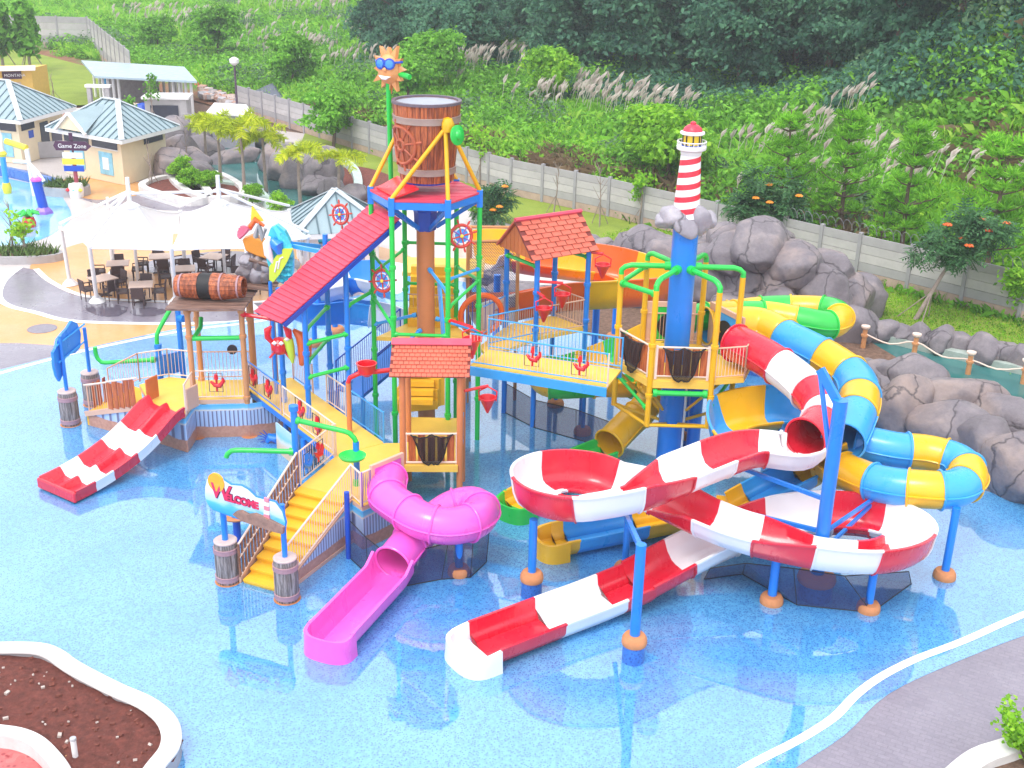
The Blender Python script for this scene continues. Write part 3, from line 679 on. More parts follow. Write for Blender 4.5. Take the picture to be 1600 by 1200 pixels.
# ---------------------------------------------------------------- the ramp bridge
br = thing('ramp_bridge', 'yellow decked bridge with blue side beams crossing from left platform to front landing', 'bridge', (-6.0, 32.5, 0))
L0, L1, R0, R1 = V(-8.36, 34.48, 0), V(-4.83, 29.66, 0), V(-7.12, 35.38, 0), V(-3.60, 30.56, 0)
bdir = (L1-L0).normalized()
MB().slab([q+V(0, 0, D1-0.05) for q in (L0, L1, R1, R0)], 0.06).obj('deck', DECK, br)
for (a, b_) in ((L0, L1), (R0, R1)):
    s_ = -0.05 if a is L0 else 0.05; n_ = V(bdir.y, -bdir.x, 0)*(-s_) if False else V(-bdir.y, bdir.x, 0)*(-s_)
    MB().beam(a+n_+V(0, 0, D1-0.14), b_+n_+V(0, 0, D1-0.14), 0.07, 0.24).obj('side_beam', BLUE, br)
rail(br, L0+V(0, 0, D1), L0.lerp(L1, 0.42)+V(0, 0, D1), BLUE, 0.95, 0.11, bal=BEIGE); rail(br, L0.lerp(L1, 0.45)+V(0, 0, D1), L1+V(0, 0, D1), CREAM, 0.95, 0.1)
rail(br, R0.lerp(R1, .03)+V(0, 0, D1), R0.lerp(R1, 0.26)+V(0, 0, D1), BLUE, 0.95, 0.11, bal=BEIGE); rail(br, R0.lerp(R1, 0.42)+V(0, 0, D1), R0.lerp(R1, 0.62)+V(0, 0, D1), CREAM)
rail(br, R0.lerp(R1, 0.63)+V(0, 0, D1), R1+V(0, 0, D1), SBLUE, 0.95, 0.085)
# beach scene board below the bridge and the blue frame behind it
m0 = L0.lerp(L1, 0.47); m1 = L0.lerp(L1, 0.90)
skirt(br, [L0.lerp(L1, 0.40)+V(-.1, -.1, 0), L0.lerp(L1, 0.62)+V(-.12, -.1, 0)], 0.02, D1-0.28, BEACH, 'beach_board')
for f in (0.66, 0.97): q = L0.lerp(L1, f); post(br, q.x, q.y, 0, D1-0.27, 0.085, BLUE)
for f in (0.5, 1.0): q = R0.lerp(R1, f); post(br, q.x, q.y, 0, D1-0.05, 0.07, BLUE)

def spray_toy(P, rz, mat, label, kind=0):
    """little coloured water toy fixed to a railing"""
    T = thing('spray_toy', label, 'spray toy', P, 'small water toys on the railings')
    M_ = rot2(rz); f = lambda x, y, z: Vector(P)+M_ @ Vector((x, y, z))
    MB().tube([f(0, 0, -.3), f(0, 0, 0.12)], 0.03, 8).obj('stem', mat, T)
    MB().tube([f(-.18, 0, 0.02), f(-.05, 0, -.10), f(.1, 0, -.12), f(.22, 0, 0.04), f(.2, 0, .14)], [0.03, 0.07, 0.08, 0.06, 0.035], 10).obj('body', mat, T)
    MB().tube([f(0, 0, .1), f(0, 0, .26)], [0.07, 0.05], 10).obj('head', mat, T)
    mb = MB(); mb.tube([f(-.22, -.03, -.3), f(.2, -.03, -.3), f(.2, -.03, .3), f(-.22, -.03, .3)], 0.012, 5, closed=True); mb.obj('frame', DARK, T)
    return T
spray_toy(FL.lerp(FR, .45)+V(0, -.06, D1+.6), 0, FLAGR, 'small red water toy on the railing of the barrel tower')
spray_toy(L0.lerp(L1, .12)+V(-.05, -.05, D1+.62), -.94, FLAGR, 'small red water toy nearest the tower on the bridge railing')
spray_toy(L0.lerp(L1, .30)+V(-.05, -.05, D1+.62), -.94, FLAGR, 'small red water toy beside the blue roof post on the bridge railing')
spray_toy(L0.lerp(L1, .66)+V(-.05, -.05, D1+.7), -.94, FLAGR, 'red and purple water toy halfway down the bridge railing')
spray_toy(L0.lerp(L1, .84)+V(-.05, -.05, D1+.6), -.94, FLAGR, 'red water toy at the lower end of the bridge railing')

# ---------------------------------------------------------------- front landing, stairs
fl = thing('front_landing', 'yellow landing with a beach mural skirt behind the front stairs', 'play platform', (-4.0, 28.6, 0))
sTL, sTR = V(-5.50, 27.78, 0), V(-4.12, 27.18, 0)
kL, kR = at(566, 792, D1), at(629, 764, D1)
kL.z = kR.z = 0
GFL = V(-2.92, 29.12, 0)
lpts = [sTL, sTR, kL, kR, GFL, V(-2.92, 30.6, 0), R1, L1]
deck(fl, lpts, D1, DECK, 0.13, edge=BEIGE)
skirt(fl, [sTR, kL, kR, GFL], 0.02, D1-0.131, MURAL)
skirt(fl, [sTL, L1], 0.02, D1-0.131, DBLUE, 'dark_panel')  # deep blue sheet paints in the shade of the opening under the landing
rail(fl, sTL+V(0, .1, D1), L1+V(-.05, -.05, D1), CREAM, 0.95, 0.11)
rail(fl, sTR+V(0.05, 0, D1), kL+V(-.03, 0, D1), CREAM, 0.95, 0.1)
q0, q1 = kL.lerp(kR, -.02), kL.lerp(kR, 0.2)
rail(fl, kL+V(0, 0.02, D1), kL.lerp(kR, 0.22)+V(0, 0.02, D1), CREAM, 0.95, 0.06, bal=PURP)
a, b_ = kL.lerp(kR, 0.22), kL.lerp(kR, 1.02); nrm = V((kR-kL).y, -(kR-kL).x, 0).normalized()
for (x0, x1, z0, z1) in ((0, 1, 0.95, 1.05), (0, 1, 0.0, 0.1), (0, .09, .1, .95), (.91, 1, .1, .95)):
    MB().beam(a.lerp(b_, x0)+V(0, 0, D1+(z0+z1)/2), a.lerp(b_, x1)+V(0, 0, D1+(z0+z1)/2), 0.09, z1-z0).obj('slide_frame', BEIGE, fl)
spray_toy(sTL.lerp(L1, .55)+V(-.03, -.06, D1+.55), 1.2, FLAGR, 'red seahorse water toy on the landing railing above the stairs')
spray_toy(sTL.lerp(L1, .25)+V(-.03, -.06, D1+.5), 1.2, BLUE, 'blue water toy on the landing railing beside the stair head')

st = thing('front_stairs', 'yellow staircase of nine steps rising between barrel bollards and slatted railings', 'stairs', at(410, 925))
b0, b1 = at(380, 913), at(437, 929)
n = 9
for k in range(n):
    f0, f1 = k/n, (k+1)/n; z = D1*(k+1)/(n+0.0)-0.0
    a, b_, c, d = b0.lerp(sTL, f0), b1.lerp(sTR, f0), b1.lerp(sTR, f1+0.02), b0.lerp(sTL, f1+0.02)
    z = D1*(k+1)/n - (0.004 if k == n-1 else 0)
    MB().prism([a, b_, c, d], z-0.05, z).obj('tread', STEPY, st, 0.008)
    MB().prism([a.lerp(d, .1), b_.lerp(c, .1), c, d], max(0.02, z-0.9), z-0.051).obj('riser', STEPY, st)
for (a, b_, inn) in ((b0, sTL, 1), (b1, sTR, -1)):
    sd_ = (b1-b0).normalized()*(-0.06*inn)
    MB().slab([a+sd_+V(0, 0, .02), b_+sd_+V(0, 0, .02), b_+sd_+V(0, 0, D1+.02), a+sd_+V(0, 0, .18)], 0.05*(1 if inn < 0 else -1)).obj('stringer', BEIGE, st)
sd_ = (b1-b0).normalized()
WOODB = wood_mat('brown wood baluster', (0.20, 0.09, 0.06), (0.34, 0.17, 0.12), 0.6, (6, 6, 6))
def stair_rail(a, b_, za, zb, mtop, mbal, flat):
    for hz, nm in ((0.95, 'handrail'), (0.58, 'mid_rail')) if flat else ((0.95, 'handrail'),):
        MB().tube([a+V(0, 0, za+hz), b_+V(0, 0, zb+hz)], 0.028, 8).obj(nm, mtop, st)
    MB().tube([a+V(0, 0, za+.06), b_+V(0, 0, zb+.06)], 0.024, 8).obj('bottom_rail', mtop, st)
    mb = MB(); nn = 20 if flat else 30
    for i in range(nn+1):
        q = a.lerp(b_, i/nn); z = za+(zb-za)*i/nn
        if flat: mb.beam(q+V(0, 0, z+.06), q+V(0, 0, z+.95), 0.03, 0.075, up=(b_-a).normalized())
        else: mb.cyl(q+V(0, 0, z+.06), q+V(0, 0, z+.95), 0.011, None, 5, cap=False)
    mb.obj('balusters', mbal, st)
stair_rail(b0-sd_*0.06, sTL-sd_*.06, 0.15, D1, CREAM, WOODB, True)
stair_rail(b1+sd_*0.06, sTR+sd_*.06, 0.15, D1, CREAM, CREAM, False)
skirt(st, [b1+sd_*.12, sTR+sd_*.12], 0.02, 0.12, BEIGE, 'base_board')
mb = MB(); e0, e1 = b1+sd_*.11, sTR+sd_*.11
mb.add([e0+V(0, 0, .12), e1+V(0, 0, .12), e1+V(0, 0, D1), e0+V(0, 0, .15)], [(0, 1, 2, 3)]); mb.add([e0+sd_*.02+V(0, 0, .12), e1+sd_*.02+V(0, 0, .12), e1+sd_*.02+V(0, 0, D1), e0+sd_*.02+V(0, 0, .15)], [(0, 1, 2, 3)])
mb.obj('painted_side', MURAL, st)

# ---------------------------------------------------------------- signs
def sign_post(par, P, z0, z1, mat, r=0.055): return post(par, P.x, P.y, z0, z1, r, mat, 'post')
ws = thing('welcome_sign', 'blue sign with red Welcome lettering, a sun and a small lighthouse', 'sign', BL_+V(0, 0, 1.17))
zl, zr = zat(BL_, 790), zat(BR_, 812)
sign_post(ws, BL_, 1.17, zl+.5, BLUE, .075); sign_post(ws, BR_, 1.17, zr+.4, BLUE, .065)
sx = (BR_-BL_).normalized(); sn = V(sx.y, -sx.x, 0)               # sign faces the pool
o_ = BL_-sx*0.36+sn*0.1
def sp(u, z, d=0.0): return o_+sx*u+V(0, 0, zl-0.08+z-0.04*u)+sn*d
WID = (BR_-BL_).length+0.5
outl = [(0.0, 0.30), (0.06, 0.12), (0.2, 0.02), (0.6, 0.0), (1.1, -.02), (1.6, -.02), (WID, 0.0), (WID+.05, .3), (WID-.02, .55), (WID-.2, .74), (1.5, .72), (1.3, .85), (1.1, .9), (.8, .84), (.55, .92), (.3, .98), (.1, .8), (.02, .55)]
def plate(outline, d0, d1, mat, name, par, f=None):
    f = f or sp; n = len(outline); mb = MB()
    mb.add([f(u, z, d0) for u, z in outline]+[f(u, z, d1) for u, z in outline], [tuple(range(n))[::-1], tuple(range(n, 2*n))]+[(i, (i+1) % n, n+(i+1) % n, n+i) for i in range(n)])
    return mb.obj(name, mat, par)
SIGNB, t, b = newmat('sign sea and sky'); p = geo_pos(t); sep = N(t, 'ShaderNodeSeparateXYZ'); L(t, p, sep.inputs[0])
nn_ = N(t, 'ShaderNodeMath', operation='MULTIPLY_ADD'); L(t, noise_t(t, stretch(t, p, (1.5, 1.5, 6)), 1.2, 4), nn_.inputs[0]); nn_.inputs[1].default_value = .35; L(t, sep.outputs[2], nn_.inputs[2])
L(t, ramp(t, nn_.outputs[0], [((zl+.05)/5, (0.02, 0.30, 0.75)), ((zl+.3)/5, (0.10, 0.5, 0.82)), ((zl+.42)/5, (0.5, 0.7, 0.86)), ((zl+.62)/5, (0.72, 0.78, 0.85))]), b.inputs['Base Color'])
dv = N(t, 'ShaderNodeMath', operation='DIVIDE'); L(t, nn_.outputs[0], dv.inputs[0]); dv.inputs[1].default_value = 5.0
for l in list(t.links):
    if l.to_node.type == 'VALTORGB': t.links.remove(l); L(t, dv.outputs[0], [n for n in t.nodes if n.type == 'VALTORGB'][0].inputs[0])
plate(outl, 0, .07, SIGNB, 'board', ws)
mb = MB(); ring = [sp(u, z, .035) for u, z in outl]; mb.tube(ring, .03, 6, closed=True); mb.obj('rim', BLUE, ws)
MB().tube([sp(.38, .80, .05), sp(.38, .80, .10)], .235, 24).obj('sun_disc', plain('orange sun', (0.85, 0.42, 0.02), .4, .1), ws)
for i, (u, z, w_, h_) in enumerate(((1.80, .30, .16, .12), (1.805, .42, .15, .10), (1.81, .53, .14, .1), (1.815, .64, .13, .1), (1.82, .75, .12, .1))):
    c = sp(u, z, .08); MB().beam(c-sx*w_/2, c+sx*w_/2, .05, h_).obj('lighthouse_stripe', [plain('rose', (0.75, 0.25, 0.33), .5), OFFW][i % 2], ws)
ROCKB = plain('painted brown rock', (0.30, 0.17, 0.13), .7, .35, 6)
plate([(0.85, .12), (1.1, .02), (1.9, .0), (WID+.02, .02), (WID+.05, .2), (1.75, .3), (1.5, .32), (1.3, .24), (1.1, .28), (.95, .22)], .072, .16, ROCKB, 'painted_rocks', ws)
TXT = plain('red lettering', (0.70, 0.02, 0.10), .4, .1); TXTO = plain('dark lettering edge', (0.12, 0.0, 0.05), .5, .1)
def text(par, s, P, ex, ey, size, mat, depth=.02, off=0.0, name='lettering', shear=0):
    c = bpy.data.curves.new(name, 'FONT'); c.body = s; c.size = size; c.extrude = depth; c.offset = off; c.align_x = 'LEFT'; c.shear = shear
    c.materials.append(mat); o = bpy.data.objects.new(name, c); COL.objects.link(o)
    ex = Vector(ex).normalized(); ey = Vector(ey).normalized(); ez = ex.cross(ey)
    M4 = Matrix((ex, ey, ez)).transposed().to_4x4(); off_ = ORG.get(par.name, Vector((0, 0, 0)))
    M4.translation = Vector(P)-off_; bpy.context.view_layer.update()
    me = bpy.data.meshes.new_from_object(o.evaluated_get(bpy.context.evaluated_depsgraph_get())); bpy.data.objects.remove(o); me.name = name
    o = bpy.data.objects.new(name, me); COL.objects.link(o); o.parent = par; o.matrix_local = M4; ORG[o.name] = off_
    return o
exs = (sp(1, 0)-sp(0, 0)).normalized()
for mat_, of, dd in ((TXTO, .028, .075), (TXT, .010, .095)):
    text(ws, 'W', sp(.20, .40, dd), exs, (0, 0, 1), .54, mat_, .012, of, shear=.1)
    text(ws, 'ELCOME', sp(.64, .41, dd), exs, (0, 0, 1), .245, mat_, .012, of)

bs = thing('fish_shaped_sign', 'back of a blue fish shaped sign on two blue posts at the left entrance', 'sign', E1_+V(0, 0, 1.15))
z1 = zat(E1_, 525); z2 = zat(E2_, 512)
post(bs, E1_.x, E1_.y, 1.17, z1, .06, BLUE); post(bs, E2_.x, E2_.y, 1.17, z2, .06, BLUE)
ex2 = (E2_-E1_); l2 = ex2.length; ex2.normalize(); n2 = V(ex2.y, -ex2.x, 0)
fb = lambda u, z, d: E1_+ex2*u+V(0, 0, z1-1.35+z)+n2*(-d)
plate([(-.35, .15), (-.2, -.08), (.0, .05), (.15, .42), (.5, .55), (1.0, .42), (1.35, .48), (1.5, .9), (1.35, 1.3), (1.0, 1.5), (.7, 1.38), (.35, 1.32), (.0, 1.25), (-.2, 1.0), (-.38, .95), (-.42, .5)], .07, .15, BLUE, 'board', bs, fb)
for zz in (.55, 1.1): MB().tube([fb(-.2, zz, .03), fb(l2+.1, zz+.05, .03)], .03, 6).obj('cross_bar', SBLUE, bs)

# ---------------------------------------------------------------- gable tower in front
UNDER = paint('dark roof underlay', (0.20, 0.035, 0.03), .7, 0)
def shingle_roof(par, e0, e1, r0, r1, rows, cols, mat, th=.03, jitter=.006):
    """shingles, one object each, laid from eave e0-e1 to ridge r0-r1"""
    e0, e1, r0, r1 = map(Vector, (e0, e1, r0, r1)); nn = (e1-e0).cross(r0-e0).normalized()
    if nn.z < 0: nn = -nn
    MB().slab([e0-nn*.05, e1-nn*.05, r1-nn*.05, r0-nn*.05], .045).obj('roof_board', UNDER, par)
    ux = (e1-e0).normalized(); uy = (r0-e0).normalized(); W_ = (e1-e0).length/cols; H_ = (r0-e0).length/rows
    M3 = Matrix((ux, uy, nn)).transposed()
    key = ('sh', round(W_, 4), round(H_, 4), mat.name)
    if key not in MESHES:
        mb = MB(); w2 = W_*.485
        w2 = W_*.45; mb.add([(-w2, -.02, .035), (w2, -.02, .035), (w2, H_, .0), (-w2, H_, .0), (-w2, -.02, .0), (w2, -.02, .0), (w2, H_, -.01), (-w2, H_, -.01)],
               [(0, 1, 2, 3), (4, 7, 6, 5), (0, 4, 5, 1), (1, 5, 6, 2), (3, 2, 6, 7), (0, 3, 7, 4)])
        me_o = mb.obj('shingle', mat); MESHES[key] = me_o.data; bpy.data.objects.remove(me_o)
    for r_ in range(rows):
        sh = (r_ % 2)*.5
        for c in range(cols+(1 if sh else 0)):
            u = (c+.5-sh)
            if u < 0.2 or u > cols-.2: continue
            P = e0+ux*(u*W_)+uy*(r_*H_)+nn*random.uniform(0, jitter)
            E_ = (M3 @ Matrix.Rotation(random.uniform(-.012, .012), 3, 'Z')).to_euler()
            share('shingle', MESHES[key], P, par, E_)
SHING2 = paint('terracotta shingle light', (0.66, 0.15, 0.09), 0.65, 0.0, 0.2)
RIDGE = paint('pink red ridge', (0.70, 0.07, 0.13), .5, .05)
gt = thing('gable_tower', 'terracotta posted tower with a pink shingled gable roof in front of the bucket tower', 'play tower', (-2.15, 29.9, 0))
GP = [V(-2.92, 29.12, 0), V(-1.38, 29.20, 0), V(-2.92, 30.70, 0), V(-1.38, 30.75, 0)]
for i, q in enumerate(GP): post(gt, q.x, q.y, 0, 3.95, .088, TERRA, 'post', (3.9,) if i < 2 else None)
zg0 = zat(V(-2.15, 28.92, 0), 589); 
ey0 = 28.9; ry = 29.9; ey1 = 30.9; xl, xr = -3.24, -1.12; zr_ = zat(V(-2.15, ry, 0), 532)
shingle_roof(gt, (xl, ey0, zg0), (xr, ey0+.08, zg0), (xl, ry, zr_-.03), (xr, ry+.08, zr_-.03), 9, 15, SHING2)
MB().slab([V(xl, ry+.02, zr_-.06), V(xr, ry+.1, zr_-.06), V(xr, ey1+.08, zg0), V(xl, ey1, zg0)], .05).obj('roof_board', SHING2, gt)
MB().slab([V(xl-.01, ry-.16, zr_-.10), V(xr+.01, ry-.08, zr_-.10), V(xr+.01, ry+.08, zr_+.03), V(xl-.01, ry, zr_+.03)], .05).obj('ridge_cap', RIDGE, gt)
for x in (xl+.1, xr-.12): 
    mb = MB(); mb.add([(x, ey0+.05, zg0-.02), (x, ey1-.05, zg0-.02), (x, ry, zr_-.08), (x+.04, ey0+.05, zg0-.02), (x+.04, ey1-.05, zg0-.02), (x+.04, ry, zr_-.08)], [(0, 2, 1), (3, 4, 5), (0, 1, 4, 3), (1, 2, 5, 4), (2, 0, 3, 5)]); mb.obj('gable_end', CREAM, gt)
deck(gt, [GP[0], GP[1], V(-1.38, 32.4, 0), V(-3.0, 32.4, 0)], D1+.02, DECK, .16)
MB().box((-2.15, 29.07, D1-.03), (1.45, .06, .2), .04).obj('fascia', DECK, gt)
MB().tube([GP[0]+V(.08, -.02, D1+.97), GP[1]+V(-.08, -.02, D1+.97)], .032, 8).obj('top_rail', CREAM, gt)
MB().tube([GP[0]+V(.08, -.02, D1+.12), GP[1]+V(-.08, -.02, D1+.12)], .032, 8).obj('bottom_rail', CREAM, gt)
for i in range(5): 
    q = GP[0].lerp(GP[1], .16+.17*i); MB().beam(q+V(0, 0, D1+.14), q+V(0, 0, D1+.9+.03*math.sin(i*2)), .035, .2, up=(1, .05, 0)).obj('board', PLANKO, gt, .012)
for q in (GP[0].lerp(GP[1], .05), GP[0].lerp(GP[1], .95)): MB().beam(q+V(0, 0, D1), q+V(0, 0, D1+1.0), .05, .07, up=(1, .05, 0)).obj('rail_stile', CREAM, gt)
def net(par, A, B, h, sag, nrm, mat=NETM, name='net', swag=1):
    """a net hung in swags between A and B, bellied out"""
    A = Vector(A); B = Vector(B); nx, ny = 18, 8; vs = []
    for j in range(ny+1):
        for i in range(nx+1):
            f = i/nx; g_ = j/ny
            edge = math.sin(PI*f); top = -.10*abs(math.sin(PI*f*swag))
            bot = top-h*(0.30+.70*edge**.5)
            z = top+(bot-top)*g_
            P = A.lerp(B, f*(1-.0)+(0.5-f)*.30*g_)+V(0, 0, z)+Vector(nrm)*(sag*math.sin(PI*g_)*edge+.05+.03*math.sin(i*2.1))
            vs.append(P)
    mb = MB(); mb.add(vs, [(j*(nx+1)+i, j*(nx+1)+i+1, (j+1)*(nx+1)+i+1, (j+1)*(nx+1)+i) for j in range(ny) for i in range(nx)], 0, True)
    o = mb.obj(name, mat, par)
    mb = MB(); mb.tube(vs[:nx+1], .022, 5); mb.tube(vs[-nx-1:], .02, 5); mb.obj('net_rope', BLACK, o)
nt1 = thing('hanging_net', 'black fishing net slung over the board panel of the front gable tower', 'net', (-2.15, 29.0, D1+.9), 'black nets on the railings')
net(nt1, GP[0]+V(.22, -.05, D1+.98), GP[1]+V(-.18, -.05, D1+.98), .85, .08, (0, -1, 0), swag=2)
rail(gt, GP[1]+V(.02, .1, D1), V(-1.36, 32.3, D1), SBLUE, .95, .1); rail(gt, V(-2.95, 30.8, D1), V(-3.0, 32.3, D1), CREAM, .95, .1)
# winding steps from this deck up to the bucket tower
for k in range(4):
    a0 = R(200-k*24); a1 = R(200-(k+1)*24-4); z = D1+.02+.3*(k+1)
    c = V(-2.0, 33.1, 0); pts = []
    for a in (a0, (a0+a1)/2, a1): pts.append(c+V(math.cos(a)*1.5, math.sin(a)*1.3, 0))
    for a in (a1, a0): pts.append(c+V(math.cos(a)*.25, math.sin(a)*.25, 0))
    MB().prism(pts, D1+.03, z).obj('winder_step', STEPY, gt)

# ---------------------------------------------------------------- the tipping bucket tower
T = V(-2.63, 33.7, 0); HS = 1.58
def hexpt(c, s, k, a0=0.0): return Vector((c.x+s*math.cos(R(60*k)+a0), c.y+s*math.sin(R(60*k)+a0), 0))
bt = thing('bucket_tower', 'tall tower with orange column, green posts and a red planked hexagon platform', 'play tower', T)
HX = [hexpt(T, HS, k, R(-2)) for k in range(6)]       # 0 right, 1 back right, 2 back left, 3 left, 4 front left, 5 front right
zp = zat(HX[4].lerp(HX[5], .5), 318)
for q in HX: post(bt, q.x, q.y, 0, zp-.35, .075, GREEN, 'post', (1.4, 2.9, 4.4, 5.9)); 
for q in HX: MB().box(q+V(0, 0, zp-.12), (.17, .17, .5)).obj('corner_bracket', BLUE, bt)
post(bt, T.x, T.y, 0, zp-1.0, .265, TERRA, 'column', n=28)
MB().lathe(T+V(0, 0, zp-1.05), [(.30, -.05), (.32, 0.0), (.34, .5), (.62, .95), (.62, 1.0)], 6, smooth=False).obj('funnel', DBLUE, bt)
for k in range(6):
    a, b_ = HX[k], HX[(k+1) % 6]
    MB().beam(a+V(0, 0, zp-.09), b_+V(0, 0, zp-.09), .07, .2).obj('edge_beam', BLUE, bt)
    MB().beam(a.lerp(T, .05)+V(0, 0, zp-.2), T.lerp(a, .2)+V(0, 0, zp-1.0), .06, .12).obj('brace', BLUE, bt)
rows = 13; ap = HS*math.cos(R(30))
for i in range(rows):                                   # planks of the platform top, left to right
    y0 = -ap+2*ap*i/rows; y1 = y0+2*ap/rows*.94; 
    def hw(y): return HS*(1-abs(y)/ap*.5)+.06
    MB().prism([T+V(-hw(y0), y0, 0), T+V(hw(y0), y0, 0), T+V(hw(y1), y1, 0), T+V(-hw(y1), y1, 0)], zp+.02, zp+.07+.006*(i % 2)).obj('plank', ROOFR, bt)
MB().slab([HX[3]+V(.2, -.15, zp+.085), HX[4]+V(.1, .1, zp+.085), HX[4]+V(.75, .25, zp+.32), HX[3]+V(.75, .45, zp+.32)], .05).obj('splash_tray', FLAGR, bt)
# cross pipes of the tower
def pipe(par, pts, mat, r=.05, name='cross_pipe'):
    o = MB().tube(pts, r, 9).obj(name, mat, par)
    for e, f in ((pts[0], pts[1]), (pts[-1], pts[-2])):
        e = Vector(e); d = (Vector(f)-e).normalized(); MB().cyl(e, e+d*.12, r*1.5, None, 10).obj('flange', mat, o)
def cross(i, j, zi, zj, mat=GREEN, r=.05): pipe(bt, [HX[i]+V(0, 0, zi), HX[j]+V(0, 0, zj)], mat, r)
cross(4, 5, 3.9, 3.9); cross(3, 4, 4.6, 4.1); cross(3, 4, 5.9, 5.6); cross(5, 0, 4.75, 5.2); cross(3, 2, 5.3, 5.7); cross(2, 1, 5.9, 5.9); cross(0, 1, 5.2, 5.2); cross(1, 2, 4.6, 4.6); cross(5, 0, 5.6, 5.55, SBLUE, .045)
for (i, zz) in ((4, 3.3), (5, 5.2), (3, 3.7), (0, 3.6)): pipe(bt, [T+(HX[i]-T)*.18+V(0, 0, zz+.35), HX[i]+V(0, 0, zz)], SBLUE, .05)
# decks and flights inside the tower
deck(bt, [q*1.0 for q in [HX[0].lerp(T, .04), HX[1].lerp(T, .04), HX[2].lerp(T, .04), HX[3].lerp(T, .04), T.lerp(HX[3], .25), T.lerp(HX[0], .25)]], D2, DECK, .12)
for k in range(6): MB().box((T.x+.1, T.y+1.2+.26*k, D2+.13+.26*k), (1.5, .29, .26)).obj('step', STEPY, bt)
deck(bt, [V(-3.6, 36.4, 0), V(-1.0, 36.4, 0), V(-1.0, 38.2, 0), V(-3.6, 38.2, 0)], 4.55, DECK, .12)
for k in range(6): MB().box((T.x-.25, T.y-.95+.23*k, D1+.4+.2*k), (1.05, .25, .16)).obj('step', STEPY, bt)
rail(bt, HX[2]+V(0, 0, D2), HX[1]+V(0, 0, D2), BEIGE); 
MB().beam(HX[5]+V(-.12, .2, D2+.2), HX[5]+V(-.3, .7, D2+2.0), .05, .28).obj('slide_panel', SBLUE, bt)

# the bucket on its frame
bk = thing('tipping_bucket', 'huge brown wooden tipping bucket with a ship wheel emblem on top of the tower', 'bucket', T+V(0, 0, zp+.1))
zb0, zb1 = zat(T, 281)+.05, zat(T, 158)
BC = T+V(.06, -.05, 0)
Rb, Rt = .76, .955
nst = 30
for k in range(nst):                                   # staves
    a0 = 2*PI*k/nst; a1 = 2*PI*(k+.94)/nst; mb = MB(); vs = []
    for (f, dr) in ((0, 0), (.5, .012), (1, 0)):
        rr = Rb+(Rt-Rb)*f+dr+.006*math.sin(k*2.7)
        for (aa, d_) in ((a0, 0), ((a0+a1)/2, .008), (a1, 0), (a1, -.07), (a0, -.07)):
            vs.append(BC+V((rr+d_)*math.cos(aa), (rr+d_)*math.sin(aa), zb0+(zb1-zb0)*f))
    fs = [(j*5+i, j*5+(i+1) % 5, (j+1)*5+(i+1) % 5, (j+1)*5+i) for j in range(2) for i in range(5)]+[(4, 3, 2, 1, 0), (10, 11, 12, 13, 14)]
    mb.add(vs, fs); mb.obj('stave', BARRELW, bk)
GALV = paint('weathered grey hoop', (0.34, 0.25, 0.22), .5, 0, .3)
INNER = plain('pale bucket lining', (0.33, 0.36, 0.42), .5, .1, 3)
MB().lathe(BC, [(Rt-.06, zb1-.01), (Rb-.06, zb0+.12), (0, zb0+.1)], 40).obj('lining', INNER, bk)
MB().lathe(BC, [(Rt-.075, zb1+.0), (Rt-.07, zb1+.05), (Rt+.03, zb1+.05), (Rt+.035, zb1-.02), (Rt+.0, zb1-.03)], 44, cap=False).obj('rim', plain('dark rim', (0.13, 0.10, 0.13), .5), bk)
MB().lathe(BC, [(Rb-.03, zb0+.02), (Rb-.05, zb0-.06), (0, zb0-.06)], 40).obj('base', DBLUE, bk)
for f in (.14, .80):
    rr = Rb+(Rt-Rb)*f+.018; z = zb0+(zb1-zb0)*f
    MB().lathe(BC+V(0, 0, z), [(rr-.01, -.1), (rr+.03, -.085), (rr+.02, 0), (rr+.035, .085), (rr, .1)], 44, cap=False).obj('hoop', GALV, bk)
ca = R(218); cdir = V(math.cos(ca), math.sin(ca), 0)     # carved wheel on the left front
zc = zb0+(zb1-zb0)*.48; rc = Rb+(Rt-Rb)*.48
def onb(ang, rad, lift=.03):                             # a point of the wheel wrapped on the bucket
    h_ = rad*math.sin(ang); s_ = rad*math.cos(ang); z = zc+h_; rr = Rb+(Rt-Rb)*((z-zb0)/(zb1-zb0))+lift
    aa = ca+s_/rc; return BC+V(rr*math.cos(aa), rr*math.sin(aa), z)
EMB = plain('carved wheel', (0.42, 0.10, 0.045), .5, .15, 5)
em = MB().tube([onb(2*PI*i/36, .52) for i in range(36)], .05, 6, closed=True).obj('wheel_emblem', EMB, bk)
MB().tube([onb(2*PI*i/20, .15) for i in range(20)], .05, 6, closed=True).obj('hub', EMB, em)
for k in range(8): MB().tube([onb(2*PI*k/8+.2, .12), onb(2*PI*k/8+.2, .5), onb(2*PI*k/8+.2, .72)], [.035, .03, .045], 6).obj('spoke', EMB, em)
# pivot frame
apx = BC+V(.62, -.80, 0); za = zat(apx, 196); A1 = apx+V(0, 0, za)
apb = BC-V(.62, -.80, 0); A2 = apb+V(0, 0, za)
bf = thing('pipe_trestle', 'yellow pipe trestle with a green disc that holds the tipping bucket', 'frame', T+V(0, 0, zp+.1))
for (k, A) in ((4, A1), (5, A1), (0, A1), (3, A2), (2, A2), (1, A2)):
    q = HX[k]; MB().tube([q+V(0, 0, zp+.1), A+V(random.uniform(-.06, .06), 0, -.02)], .062, 10).obj('leg', SAFF, bf)
for A, s_ in ((A1, 1), (A2, -1)):
    d = V(.62, -.80, 0)*s_; MB().cyl(A-d*.28, A+d*.12, .13, None, 14).obj('bearing', SAFF, bf)
    MB().lathe(A+V(0.02, 0, .05), [(.16, -.22), (.18, 0), (.12, .14), (0, .18)], 12).obj('bearing_cap', SAFF, bf)
d = V(.80, -.55, .1).normalized(); gd = A1+V(.28, -.22, -.22)
Md = d.to_track_quat('Z', 'Y').to_matrix()
